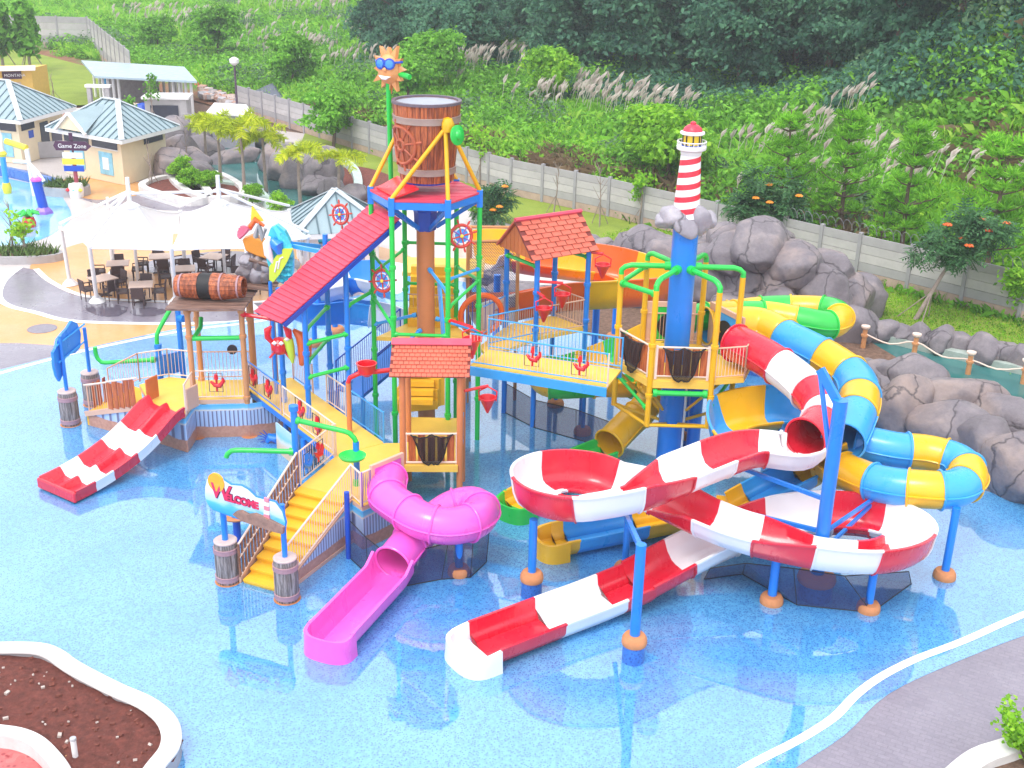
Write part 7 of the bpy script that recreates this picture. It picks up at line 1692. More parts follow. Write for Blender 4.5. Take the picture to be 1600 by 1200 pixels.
# spiky blue sprayer on the floor
P = at(425, 693); Tq = thing('spiky_sprayer', 'small blue spiky sprayer on the pool floor below the bridge', 'sprayer', P); MB().tube([P+V(-.15, 0, .05), P+V(-.05, 0, .22), P+V(.12, 0, .18), P+V(.2, 0, .03)], [.06, .13, .14, .07], 10).obj('body', BLUE, Tq)
for k in range(6): a = 2.2+k*.35; MB().tube([P+V(-.03, 0, .15), P+V(.45*math.cos(a), .05, .15+.35*math.sin(a))], [.025, .01], 5).obj('spike', DBLUE, Tq)
# green valve pole below the high bridge
q = at(745, 694); 

# panels with sea figures in front of the roof: wave board and rock board
wv = thing('wave_board', 'turquoise moulded wave with a lime surfboard beside the red roof', 'figure', atY(440, 440, 34.0))
def wp(u, v, d=0): P = atY(u, v, 34.0); return P+V(0, -d, 0)
WVM = paint('wave turquoise', (0.06, 0.58, 0.74), .3, .3)
ol_ = [(418, 372), (424, 355), (434, 350), (446, 360), (454, 375), (459, 400), (459, 425), (456, 440), (447, 444), (436, 438), (424, 425), (418, 405), (416, 388)]
n_ = len(ol_); mb = MB(); mb.add([wp(u, v, .12) for u, v in ol_]+[wp(u, v, -.12) for u, v in ol_], [tuple(range(n_)), tuple(range(n_, 2*n_))[::-1]]+[(i, n_+i, n_+(i+1) % n_, (i+1) % n_) for i in range(n_)]); mb.obj('board', WVM, wv)
for k in range(5): MB().tube([wp(430+k*4.5, 353+k*4, .12), wp(438+k*4, 362+k*5, .2), wp(444+k*3.2, 385+k*3, .2), wp(446+k*3, 402, .14)], [.05, .09, .09, .04], 7).obj('wave_ridge', TEALM if k % 2 else WVM, wv)
for k in range(14): MB().lathe(wp(437+(k % 4)*5.5+random.uniform(-1, 1), 412+(k//4)*8+random.uniform(-2, 2), .16), [(0, -.08), (.09, 0), (0, .09)], 8).obj('foam', WVM, wv)
sbp = [(424, 432), (424, 412), (434, 396), (446, 384), (461, 384), (452, 404), (440, 424), (430, 436)]; n_ = len(sbp); mb = MB(); mb.add([wp(u, v, .34) for u, v in sbp]+[wp(u, v, .24) for u, v in sbp], [tuple(range(n_)), tuple(range(n_, 2*n_))[::-1]]+[(i, n_+i, n_+(i+1) % n_, (i+1) % n_) for i in range(n_)]); mb.obj('surfboard', LIME, wv)
for dx in (0, 5): MB().tube([wp(433+dx, 420-dx, .35), wp(436+dx, 404-dx, .35), wp(441+dx, 404-dx*1.5, .35)], .025, 5).obj('surfboard_stripe', OFFW, wv)
MB().tube([wp(430, 408, .3), wp(423, 392, .34), wp(420, 376, .3), wp(424, 366, .26)], [.03, .13, .12, .05], 8).obj('surf_spray', OFFW, wv)
MB().tube([wp(428, 372, .25), wp(436, 378, .3), wp(440, 392, .28)], [.12, .2, .1], 10).obj('wave_core', BLUE, wv)
for (u0, v0, u1, v1) in ((455, 384, 545, 402), (452, 380, 500, 385)): P = wp(u0, v0); Q = atY(u1, v1, 33.4 if v1 > 390 else 34.8); MB().beam(P, Q, .08, .12).obj('bracket', SBLUE, wv)
P = wp(422, 440); MB().cyl(V(P.x, P.y, 0), P, .06, None, 10).obj('post', BLUE, wv); P = wp(456, 440); MB().cyl(V(P.x, P.y, 3.9), P, .05, None, 10).obj('post', PURP, wv)
rkb = thing('rock_display', 'grey rock display with orange hull, yellow sail and pink shell by the canopy', 'figure', atY(400, 430, 35.2))
def rk(u, v, d=0): return atY(u, v, 35.2)+V(0, -d, 0)
for i, (u, v, s1) in enumerate(((385, 425, .32), (400, 428, .34), (415, 430, .3), (388, 408, .3), (404, 412, .3), (418, 416, .28))): share('rock', PB[i % 3] if i % 2 else BOULD[i], rk(u, v), rkb, (i, i*2, i), (s1*1.1, s1, s1))
hp = [(380, 372), (396, 366), (412, 374), (428, 388), (424, 404), (404, 398), (386, 390)]; n_ = len(hp); mb = MB(); mb.add([rk(u, v, .2) for u, v in hp]+[rk(u, v, -.2) for u, v in hp], [tuple(range(n_)), tuple(range(n_, 2*n_))[::-1]]+[(i, n_+i, n_+(i+1) % n_, (i+1) % n_) for i in range(n_)]); mb.obj('hull', paint('hull orange', (0.80, 0.30, 0.03), .4, .2), rkb, .04)
MB().tube([rk(392, 402, .25), rk(412, 408, .25), rk(430, 414, .25)], .06, 6).obj('plank', DECKW, rkb)
mb = MB(); mb.add([rk(392, 346, .05), rk(394, 321, .05), rk(412, 345, .05), rk(392, 346, -.03), rk(394, 321, -.03), rk(412, 345, -.03)], [(0, 2, 1), (3, 4, 5), (0, 1, 4, 3), (1, 2, 5, 4), (2, 0, 3, 5)]); mb.obj('sail', LEMON, rkb)
MB().tube([rk(390, 356, .1), rk(400, 342, .1), rk(414, 352, .1)], [.09, .1, .05], 8).obj('orange_frill', ORANGE, rkb)
mb = MB()
for k in range(7): a = -.4+k*.45; mb.tube([rk(384, 362, .25), rk(384+9*math.cos(a)*-1, 362-12*math.sin(a), .22)], [.06, .1], 7)
mb.obj('shell', paint('shell pink', (0.80, 0.16, 0.26), .4, .2), rkb)
MB().tube([rk(400, 370, .1), rk(405, 350, .1), rk(412, 372, .1), rk(416, 356, .1)], [.1, .13, .12, .06], 8).obj('grey_coral', GREYM, rkb)
for (u, v) in ((388, 432), (422, 436)): P = rk(u, v); MB().cyl(V(P.x, P.y, 0), P+V(0, 0, -.1), .09, None, 10).obj('post', TAN, rkb)
for k in range(4): MB().beam(rk(376, 432+k*1.2)+V(0, .5-.3*k, -.1), rk(434, 438+k*1.2)+V(0, .5-.3*k, -.1), .28, .06).obj('platform_board', DECKW, rkb)
# blue railed ramp behind the red roof
rm = thing('blue_ramp', 'deep blue railed ramp climbing towards the bucket tower', 'ramp', V(-4.5, 35, 0))
r0_, r1_ = V(-5.5, 34.4, D1), V(-3.7, 36.6, D1+1.0)
wv2 = V(.9, -.6, 0)
MB().slab([r0_, r0_+wv2, r1_+wv2, r1_], .08).obj('deck', BLUE, rm)
rail(rm, r0_, r1_, DBLUE, 1.0, .1); rail(rm, r0_+wv2, r1_+wv2, DBLUE, 1.0, .1, bal=BLUE)
for q in (r0_, r1_, r0_+wv2, r1_+wv2): MB().cyl(V(q.x, q.y, 0), q, .07, None, 10).obj('post', BLUE, rm)
# ================================================================ HILLSIDE AND PLANTS
def sstep(x, a, b): 
    t_ = np.clip((x-a)/(b-a), 0, 1); return t_*t_*(3-2*t_)
WN, WT = (.738, .675), (-.675, .738)
def aw_xy(a, w_): return 20.95+WT[0]*a+WN[0]*w_, 46.75+WT[1]*a+WN[1]*w_
def terrain(a, w_):
    a = np.asarray(a, float); w_ = np.asarray(w_, float)
    right = 1-sstep(a, 8, 34); left = sstep(a, 35, 75)
    z = w_*(.10+.03*right-.065*left)
    z = z+right*9.5*sstep(w_, 13, 27)+(1-right)*(1-left)*5*sstep(w_, 34, 60)
    z = z+np.maximum(0, w_-55)*.22+left*4*sstep(w_, 30, 70)
    z = z+.35*np.sin(a*.35+w_*.2)*np.sin(w_*.31-a*.13)*sstep(w_, 3, 10)+.5*np.sin(a*.11+1)*np.sin(w_*.09)*sstep(w_, 6, 20)
    return z*sstep(w_, .3, 3.0)-.02
A_ = np.arange(-45, 230, 1.6); W_ = np.concatenate([np.arange(.25, 40, 1.1), np.arange(40, 170, 3.0)])
ga, gw = np.meshgrid(A_, W_); gx, gy = aw_xy(ga, gw); gz = terrain(ga, gw)+rng.normal(0, .06, ga.shape)*(gw > 3)
vv = np.stack([gx, gy, gz], -1).reshape(-1, 3); nA = len(A_); nW = len(W_)
ff = [(j*nA+i, j*nA+i+1, (j+1)*nA+i+1, (j+1)*nA+i) for j in range(nW-1) for i in range(nA-1)]
M, t, b = newmat('hillside earth and grass'); p = geo_pos(t)
dt = N(t, 'ShaderNodeVectorMath', operation='DOT_PRODUCT'); L(t, p, dt.inputs[0]); dt.inputs[1].default_value = (WN[0], WN[1], 0)
wv_ = N(t, 'ShaderNodeMath', operation='MULTIPLY_ADD'); L(t, noise_t(t, p, .25, 4), wv_.inputs[0]); wv_.inputs[1].default_value = 9.0; L(t, dt.outputs['Value'], wv_.inputs[2])
k0 = 20.95*WN[0]+46.75*WN[1]
mr = N(t, 'ShaderNodeMapRange'); L(t, wv_.outputs[0], mr.inputs[0]); mr.inputs[1].default_value = k0+6.5; mr.inputs[2].default_value = k0+9.5
earth = ramp(t, noise_t(t, p, 2.0, 6, .7), [(.3, (0.16, 0.065, 0.035)), (.7, (0.33, 0.16, 0.09))])
green = ramp(t, noise_t(t, p, .5, 7, .7), [(.3, (0.05, 0.12, 0.018)), (.55, (0.10, 0.22, 0.03)), (.8, (0.18, 0.25, 0.07))])
L(t, mix(t, mr.outputs[0], earth, green), b.inputs['Base Color']); b.inputs['Roughness'].default_value = .95; bump(t, b, noise_t(t, p, 3, 6, .7), .8, .2)
me = bpy.data.meshes.new('hillside'); me.from_pydata(vv.tolist(), [], ff); me.polygons.foreach_set('use_smooth', [True]*len(ff)); me.materials.append(M); me.update()
o = bpy.data.objects.new('hillside', me); COL.objects.link(o); o['kind'] = 'structure'

# ---------------------------------------------------------------- leaves
def leaf_mat(name, dark, mid, light, trans=.45, scale=.25, hue=.0):
    M, t, b = newmat(name); p = geo_pos(t)
    isl = t.nodes.new('ShaderNodeNewGeometry').outputs['Random Per Island']
    big = noise_t(t, p, scale, 3, .6)
    ad = N(t, 'ShaderNodeMath', operation='MULTIPLY_ADD'); L(t, isl, ad.inputs[0]); ad.inputs[1].default_value = .45; 
    sb_ = N(t, 'ShaderNodeMath', operation='MULTIPLY_ADD'); L(t, big, sb_.inputs[0]); sb_.inputs[1].default_value = .9; sb_.inputs[2].default_value = -.18; L(t, sb_.outputs[0], ad.inputs[2])
    col = ramp(t, ad.outputs[0], [(.2, dark), (.5, mid), (.85, light)])
    L(t, col, b.inputs['Base Color']); b.inputs['Roughness'].default_value = .55; b.inputs['Specular IOR Level'].default_value = .25
    tr = N(t, 'ShaderNodeBsdfTranslucent'); L(t, col, tr.inputs['Color']); mx = N(t, 'ShaderNodeMixShader'); mx.inputs[0].default_value = trans
    out = [n for n in t.nodes if n.type == 'OUTPUT_MATERIAL'][0]; L(t, b.outputs[0], mx.inputs[1]); L(t, tr.outputs[0], mx.inputs[2]); L(t, mx.outputs[0], out.inputs['Surface'])
    return M
LF_DARK = leaf_mat('dark forest leaf', (0.031, 0.104, 0.074), (0.079, 0.221, 0.133), (0.178, 0.397, 0.210))
LF_GREY = leaf_mat('grey green leaf', (0.047, 0.105, 0.055), (0.133, 0.246, 0.117), (0.296, 0.474, 0.234))
LF_MID = leaf_mat('mid green leaf', (0.067, 0.177, 0.019), (0.170, 0.440, 0.041), (0.365, 0.795, 0.082))
LF_BRI = leaf_mat('bright green leaf', (0.096, 0.234, 0.016), (0.256, 0.584, 0.034), (0.513, 0.800, 0.066))
LF_PINE = leaf_mat('pine needle', (0.078, 0.216, 0.016), (0.203, 0.529, 0.034), (0.390, 0.800, 0.066))
LF_PALM = leaf_mat('yellow green palm leaf', (0.186, 0.264, 0.010), (0.507, 0.632, 0.020), (0.800, 0.800, 0.050), .4, .6)
LF_GRASS = leaf_mat('tall wild grass', (0.118, 0.294, 0.026), (0.285, 0.668, 0.059), (0.550, 0.800, 0.118), .4, .2)
LF_DRY = leaf_mat('dry grass', (0.13, 0.085, 0.045), (0.24, 0.16, 0.09), (0.36, 0.27, 0.16), .3, .3)
PLUME = leaf_mat('pampas plume', (0.56, 0.47, 0.43), (0.74, 0.65, 0.60), (0.84, 0.78, 0.73), .4, .5)
BARK = plain('bark', (0.15, 0.10, 0.075), .9, .3, 5, .6, .03); BARKG = plain('pale bark', (0.30, 0.24, 0.21), .9, .25, 5, .5, .03)
def cards(cent, nrm, size, aspect=1.7, r_=None):
    """leaf quads (pointed) at centres, facing roughly nrm"""
    r_ = r_ or rng; n = len(cent); nrm = nrm/np.maximum(1e-6, np.linalg.norm(nrm, axis=1))[:, None]
    rv = r_.normal(size=(n, 3)); tx = np.cross(nrm, rv); tx /= np.maximum(1e-6, np.linalg.norm(tx, axis=1))[:, None]; ty = np.cross(nrm, tx)
    s_ = (size if np.ndim(size) else np.full(n, size))[:, None]
    a = cent+tx*s_*aspect*.5; c = cent-tx*s_*aspect*.5; b_ = cent+ty*s_*.5+nrm*s_*.1; d = cent-ty*s_*.5+nrm*s_*.1
    return np.stack([a, b_, c, d], 1).reshape(-1, 3)
def quad_mesh(name, verts, mat):
    n = len(verts)//4; me = bpy.data.meshes.new(name); me.vertices.add(n*4); me.vertices.foreach_set('co', verts.astype(np.float32).ravel())
    me.loops.add(n*4); me.loops.foreach_set('vertex_index', np.arange(n*4, dtype=np.int32)); me.polygons.add(n)
    me.polygons.foreach_set('loop_start', np.arange(0, n*4, 4, dtype=np.int32)); me.polygons.foreach_set('loop_total', np.full(n, 4, dtype=np.int32))
    me.materials.append(mat); me.update(); me.validate(); return me
def crown_verts(lobes, per, size, seed, shell=.35, droop=.0):
    g = np.random.default_rng(seed); out = []
    for (c, rad) in lobes:
        d = g.normal(size=(per, 3)); d /= np.linalg.norm(d, axis=1)[:, None]; d[:, 2] = np.where(d[:, 2] < -.35, -d[:, 2]*.6, d[:, 2])
        rr = 1-shell*g.random(per)**1.5; wob = 1+.22*np.sin(d[:, 0]*5+seed)+.18*np.sin(d[:, 1]*6+d[:, 2]*4)
        P = np.array(c)+d*(np.array(rad)*(rr*wob)[:, None])
        nn_ = d*.7+g.normal(size=(per, 3))*.6; nn_[:, 2] += .35
        out.append(cards(P, nn_, size*g.uniform(.6, 1.35, per), 1.6, g))
    return np.concatenate(out)
def lobes_for(seed, n, R_, H_, z0, spread=.62):
    g = random.Random(seed); out = []
    for i in range(n):
        a = g.uniform(0, 6.28); f = math.sqrt(g.random())*spread; z = z0+g.random()**.8*H_
        k = 1-.55*abs((z-z0)/H_-.4); rr = R_*g.uniform(.28, .46)
        out.append(((math.cos(a)*R_*f*k*1.25, math.sin(a)*R_*f*k*1.25, z), (rr, rr, rr*g.uniform(.6, .85))))
    return out
def trunk_mesh(h, r0_, seed, lim, limbs=5, lean=.0):
    g = random.Random(seed); mb = MB(); pts = [V(0, 0, -.4)]; x = y = 0
    for k in range(1, 6): x += g.uniform(-.06, .06)*h+lean*h/5; y += g.uniform(-.05, .05)*h; pts.append(V(x*.6, y*.6, h*k/5))
    mb.tube(pts, [r0_*(1-.14*k) for k in range(6)], 8)
    for k in range(limbs):
        a = g.uniform(0, 6.28); f = g.uniform(.45, .95); i = min(4, int(f*5)); P = pts[i].lerp(pts[i+1], f*5-i); l = lim*g.uniform(.6, 1)
        mb.tube([P, P+V(math.cos(a)*l*.5, math.sin(a)*l*.5, l*.45), P+V(math.cos(a)*l, math.sin(a)*l, l*.7)], [r0_*.42, r0_*.3, r0_*.12], 6)
    return mb
TREES = {}
def tree_proto(key, leaf, seed, R_, H_, z0, n, per, size, th, tr, lim, bark=BARK, shell=.35):
    cm = quad_mesh('crown', crown_verts(lobes_for(seed, n, R_, H_, z0), per, size, seed, shell), leaf)
    o = trunk_mesh(th, tr, seed, lim).obj('trunk', bark); tm = o.data; bpy.data.objects.remove(o); TREES[key] = (cm, tm)
for s_ in range(4): tree_proto('dark%d' % s_, LF_DARK, 11+s_, 4.2, 7.0, 1.2, 34, 380, .26, 5.5, .3, 3.0)
for s_ in range(2): tree_proto('grey%d' % s_, LF_GREY, 31+s_, 5.2, 7.5, 1.2, 52, 380, .26, 6, .35, 3.6)
for s_ in range(3): tree_proto('mid%d' % s_, LF_MID, 51+s_, 2.6, 3.0, 1.2, 20, 340, .2, 2.6, .16, 1.6)
for s_ in range(2): tree_proto('bright%d' % s_, LF_BRI, 71+s_, 2.4, 2.6, .9, 20, 330, .19, 2.2, .13, 1.4)
def plant(name, key, P, sc, rz, label, cat='tree', group=None, szx=1.0):
    T_ = thing(name, label, cat, P, group); cm, tm = TREES[key]
    for nm, me in (('crown', cm), ('trunk', tm)): share(nm, me, P, T_, (0, 0, rz), (sc, sc, sc*szx))
    return T_
def on_hill(a, w_): x, y = aw_xy(a, w_); return V(float(x), float(y), float(terrain(a, w_)))
g = random.Random(5); cnt = 0
for (a0, a1, w0, w1, st_, key, sc0, sc1) in ((6, 64, 26, 33, 5.4, 'dark', .85, 1.2), (62, 82, 19, 27, 5.6, 'dark', .75, 1.0), (2, 88, 34, 42, 6.2, 'dark', 1.0, 1.35), (-6, 96, 42, 52, 7.5, 'dark', 1.1, 1.5), (-25, 95, 54, 66, 9, 'dark', 1.2, 1.7), (66, 130, 66, 84, 11, 'dark', 1.2, 1.8), (-30, 120, 84, 100, 12, 'dark', 1.6, 2.2)):
    a = a0
    while a < a1:
        aa, ww = a+g.uniform(-1.5, 1.5), g.uniform(w0, w1)
        if aa > 11 or ww > 66: plant('forest_tree', 'dark%d' % g.randrange(4), on_hill(aa, ww), g.uniform(sc0, sc1), g.uniform(0, 6.28), 'dark green broadleaf tree in the forest above the hillside', 'tree', 'dark forest trees on the hillside'); cnt += 1
        a += st_*g.uniform(.8, 1.2)
plant('broadleaf_tree', 'grey0', on_hill(17.5, 24.5), 1.0, .4, 'large grey green leaved tree overhanging the slope behind the lighthouse', 'tree')
plant('broadleaf_tree', 'grey1', on_hill(10.5, 26.0), .8, 2.2, 'grey green tree at the right end of the dark forest', 'tree')
plant('spreading_tree', 'mid0', on_hill(74, 46), 2.3, 1.0, 'flat topped spreading tree on the far left slope', 'tree', None, .7)
for i, (aa, ww, key, sc, lab) in enumerate(((70, 9, 'mid1', 1.0, 'round green bush tree behind the dark tarpaulin shelter'), (52, 8, 'mid2', 1.05, 'bushy green tree behind the wall left of the sun figure'), (57, 14, 'mid0', 1.1, 'leafy green tree on the slope above the palms'), (46, 17, 'bright1', 1.1, 'light green tree left of the tipping bucket'), (24, 5.2, 'bright0', 1.15, 'bright lime shrub tree left of the lighthouse'), (27.5, 7.5, 'bright1', .9, 'smaller lime shrub tree on the slope left of the lighthouse'), (62, 24, 'mid2', .9, 'round tree amid the plumes on the left slope'), (92, 14, 'mid1', 1.1, 'green tree beyond the corner of the far lawn wall'), (101, 12, 'mid0', .8, 'round green tree behind the far lawn wall'))):
    plant('slope_tree', key, on_hill(aa, ww), sc, i*1.1, lab, 'tree', 'trees scattered on the wild slope')

# ---- wild ground cover, one object per kind (nobody could count it)
def scatter(n, a0, a1, w0, w1, seed, pw=1.0, keep=None):
    g = np.random.default_rng(seed); a = g.uniform(a0, a1, n); w_ = w0+(w1-w0)*g.random(n)**pw
    if keep is not None: k = keep(a, w_, g); a, w_ = a[k], w_[k]
    x, y = aw_xy(a, w_); return np.stack([x, y, terrain(a, w_)], 1), a, w_
def patchy(th, sc, off):
    def f(a, w_, g): return (np.sin(a*sc+off)+np.sin(w_*sc*1.3+off*2)+np.sin((a+w_)*sc*.7+off*.5)+g.normal(0, .5, len(a))) > th
    return f
def blades(P, n_per, hmin, hmax, width, seed, bend=.5, up=1.0):
    g = np.random.default_rng(seed); P = np.repeat(P, n_per, 0); n = len(P)
    P = P+np.concatenate([g.normal(0, .22, (n, 2)), np.zeros((n, 1))], 1); h = g.uniform(hmin, hmax, n)
    d = g.normal(size=(n, 2))*bend; w_ = g.normal(size=(n, 2)); w_ /= np.linalg.norm(w_, axis=1)[:, None]; w_ *= width*g.uniform(.6, 1.3, n)[:, None]
    z = np.zeros(n); b0_ = np.stack([P[:, 0]-w_[:, 0], P[:, 1]-w_[:, 1], P[:, 2]-.05], 1); b1_ = np.stack([P[:, 0]+w_[:, 0], P[:, 1]+w_[:, 1], P[:, 2]-.05], 1)
    m1 = np.stack([P[:, 0]+d[:, 0]*h*.35+w_[:, 0]*.8, P[:, 1]+d[:, 1]*h*.35+w_[:, 1]*.8, P[:, 2]+h*.65], 1); tp_ = np.stack([P[:, 0]+d[:, 0]*h*.8, P[:, 1]+d[:, 1]*h*.8, P[:, 2]+h*(1-.25*np.abs(d[:, 0]))], 1)
    return np.stack([b0_, b1_, m1, tp_], 1).reshape(-1, 3)
def stuff(name, verts, mat, label, cat):
    o = bpy.data.objects.new(name, quad_mesh(name, verts, mat)); COL.objects.link(o); return tag(o, label, cat, kind='stuff')
Pg, ag, wg = scatter(26000, -30, 200, 4.5, 95, 1, 1.2, lambda a, w_, g: (w_ < 30+50*(a > 55)) | (g.random(len(a)) < .25))
stuff('wild_grass', blades(Pg, 11, .45, 1.25, .03, 2), LF_GRASS, 'tall wild green grass over the hillside', 'grass')
Pb, ab, wb = scatter(9000, -34, 14, 9, 46, 3, 1.0)
stuff('bank_grass', blades(Pb, 11, .4, 1.0, .03, 4, .7), LF_BRI, 'bright green grass on the steep right bank', 'grass')
Pd, ad_, wd = scatter(2600, -30, 12, 13, 24, 5, 1.0, patchy(.4, .5, 2.0)); Pd2, _, _ = scatter(1300, 10, 60, 3.0, 6, 15, 1.0, patchy(-.2, .6, 1.0))
stuff('dry_grass', blades(np.concatenate([Pd, Pd2]), 8, .4, 1.3, .045, 6, .9), LF_DRY, 'dry brown grass hanging on the bank and along the wall', 'dry grass')
def shrub_cloud(P, per, rad, size, seed):
    g = np.random.default_rng(seed); n = len(P); sc = g.uniform(.5, 1.3, n)*rad; C_ = np.repeat(P, per, 0); S_ = np.repeat(sc, per)
    d = g.normal(size=(n*per, 3)); d /= np.linalg.norm(d, axis=1)[:, None]; d[:, 2] = np.abs(d[:, 2])
    q = C_+d*(S_*(1-.5*g.random(n*per)))[:, None]*np.array([1.15, 1.15, .95]); nn_ = d+g.normal(size=d.shape)*.6; nn_[:, 2] += .3
    return cards(q, nn_, size*g.uniform(.6, 1.4, n*per), 1.7, g)
Ps, as_, ws_ = scatter(3600, -25, 190, 4.5, 75, 7, 1.2, patchy(-.1, .33, .7)); stuff('green_scrub', shrub_cloud(Ps, 105, 1.25, .19, 8), LF_MID, 'mid green scrub bushes over the hillside', 'scrub')
Ps, as_, ws_ = scatter(3000, -25, 170, 3.5, 50, 9, 1.2, patchy(.2, .4, 3.1)); stuff('bright_scrub', shrub_cloud(Ps, 105, 1.0, .17, 10), LF_BRI, 'bright green scrub on the lower slope behind the wall', 'scrub')
Ps, as_, ws_ = scatter(2200, 9, 75, 19, 48, 11, 1.2, patchy(-.9, .3, 1.9)); stuff('dark_undergrowth', shrub_cloud(Ps, 110, 1.4, .25, 12), LF_DARK, 'dark undergrowth below the forest edge', 'undergrowth')
Ps, as_, ws_ = scatter(900, -26, 120, 5, 32, 21, 1.0, patchy(.25, .37, 2.4)); stuff('tall_scrub', shrub_cloud(Ps, 230, 1.9, .21, 22), LF_MID, 'tall leafy thicket crowding the slope behind the wall', 'thicket')
Ps, as_, ws_ = scatter(480, -26, 150, 5, 40, 23, 1.0, patchy(.6, .3, 5.4)); stuff('pale_thicket', shrub_cloud(Ps, 210, 1.8, .2, 24), LF_GREY, 'pale grey green thicket on the slope', 'thicket')
Ps, as_, ws_ = scatter(420, -26, 110, 3.2, 9, 25, 1.0, patchy(.1, .5, .9)); stuff('wall_thicket', shrub_cloud(Ps, 150, 1.1, .17, 26), LF_BRI, 'bright bushes growing close behind the wall', 'thicket')
def plumes(P, seed):
    g = np.random.default_rng(seed); n = len(P); h = g.uniform(1.5, 2.5, n); lean = np.stack([g.normal(.2, .12, n), g.normal(-.1, .12, n)], 1); out = []
    top = P+np.stack([lean[:, 0]*h, lean[:, 1]*h, h], 1); dirn = np.stack([lean[:, 0]*1.6, lean[:, 1]*1.6, np.ones(n)], 1); dirn /= np.linalg.norm(dirn, axis=1)[:, None]
    w_ = .014; P0_ = P+(top-P)*.55; out.append(np.stack([P0_+[w_, 0, 0], P0_-[w_, 0, 0], top-[w_, 0, 0], top+[w_, 0, 0]], 1).reshape(-1, 3))
    for k in range(5):
        sd_ = g.normal(size=(n, 3)); sd_ -= dirn*np.sum(sd_*dirn, 1)[:, None]; sd_ /= np.linalg.norm(sd_, axis=1)[:, None]; l = g.uniform(.55, .95, n)[:, None]; b0_ = top-dirn*.15
        out.append(np.stack([b0_, b0_+dirn*l*.45+sd_*.15, b0_+dirn*l+sd_*.10+np.array([.12, 0, -.08]), b0_+dirn*l*.5-sd_*.07], 1).reshape(-1, 3))
    return np.concatenate(out)
Pp, _, _ = scatter(3000, 52, 130, 14, 75, 13, .8, patchy(.15, .22, 1.2)); Pp2, _, _ = scatter(800, 20, 60, 9, 21, 14, 1.0, patchy(.9, .35, .2)); Pp3, _, _ = scatter(450, -22, 20, 4, 17, 16, 1.0, patchy(.5, .5, .4))
stuff('pampas_plumes', plumes(np.concatenate([Pp, Pp2, Pp3]), 17), PLUME, 'feathery pale pampas grass plumes scattered over the slope', 'pampas grass')
Pw = np.array([[*aw_xy(a, -.35+.5*random.random()*0), 0.02] for a in np.linspace(-6, 48, 330)]); Pw[:, :2] += rng.normal(0, .12, (330, 2))
stuff('wall_foot_weeds', blades(Pw, 7, .12, .5, .035, 18, .8), LF_MID, 'small weeds along the foot of the precast wall', 'weeds')
Pl, _, _ = scatter(9000, -6, 20, -7.5, -.4, 19); Pl[:, 2] = .022; _lp = [(q.x, q.y) for q in curve_px(lawn_n, 0, .6)]+WB[:6]; Pl = Pl[[inside((q[0], q[1]), _lp) for q in Pl]]
stuff('lawn_blades', blades(Pl, 5, .03, .09, .02, 20, .8), LF_BRI, 'short grass of the lawn between wall and river', 'grass')

# ---- young pines
def pine_proto(seed):
    g = np.random.default_rng(seed); mb = MB(); h = 4.2; mb.tube([V(0, 0, -.3), V(.08, .05, h*.5), V(0, .1, h)], [.09, .06, .02], 7); cent = []; nr = []
    z = .9
    while z < h:
        k = 1-z/h; n = 6
        for i in range(n):
            a = 2*PI*i/n+z*2+g.uniform(-.3, .3); l = (.3+.95*k)*g.uniform(.45, 1.35); e = V(math.cos(a)*l, math.sin(a)*l, z+l*.45)
            mb.tube([V(0, .05, z), V(math.cos(a)*l*.6, math.sin(a)*l*.6, z+l*.18), e], [.03, .02, .01], 5)
            for f in (.55, .78, 1.0):
                P = V(0, 0, z).lerp(e, f)
                for _ in range(24):
                    d = g.normal(size=3); d[2] = abs(d[2])+.15; d /= np.linalg.norm(d); cent.append(np.array(P)+d*.13+g.normal(0, .04, 3)); nr.append(d)
        z += g.uniform(.28, .6)
    c = np.array(cent); d = np.array(nr); s_ = np.cross(d, g.normal(size=d.shape)); s_ /= np.linalg.norm(s_, axis=1)[:, None]
    q = np.stack([c-d*.12, c+s_*.022, c+d*.17, c-s_*.022], 1).reshape(-1, 3)
    o = mb.obj('trunk', BARK); tm = o.data; bpy.data.objects.remove(o); return quad_mesh('crown', q, LF_PINE), tm
for s_ in range(3): TREES['pine%d' % s_] = pine_proto(90+s_)
for i, (u, vt, w_, lab) in enumerate(((1218, 172, 4.0, 'young bright pine right of the lighthouse'), (1310, 178, 3.6, 'young pine with a bare lower trunk behind the wall'), (1408, 196, 3.4, 'straight young pine behind the razor wire'), (1540, 205, 3.0, 'young pine nearest the right picture edge'), (1275, 290, 2.2, 'small low pine beside the orange flowering tree'), (1370, 295, 2.3, 'small low pine below the razor wire bend'), (1000, 215, 5.5, 'lime green young pine left of the lighthouse'), (1245, 285, 3.0, 'short pine behind the flowering tree'))):
    # find the place on the hill at that column
    best = min(np.linspace(-12, 45, 400), key=lambda a: abs(pix(on_hill(a, w_))[0]-u)); P = on_hill(best, w_); lo, hi = .3, 3.0
    for _ in range(30):
        mm = (lo+hi)/2
        if pix(P+V(0, 0, 4.2*mm))[1] > vt: lo = mm
        else: hi = mm
    plant('young_pine', 'pine%d' % (i % 3), P, min(2.0, max(.4, lo)), i*1.3, lab, 'pine tree', 'young pines behind the wall')

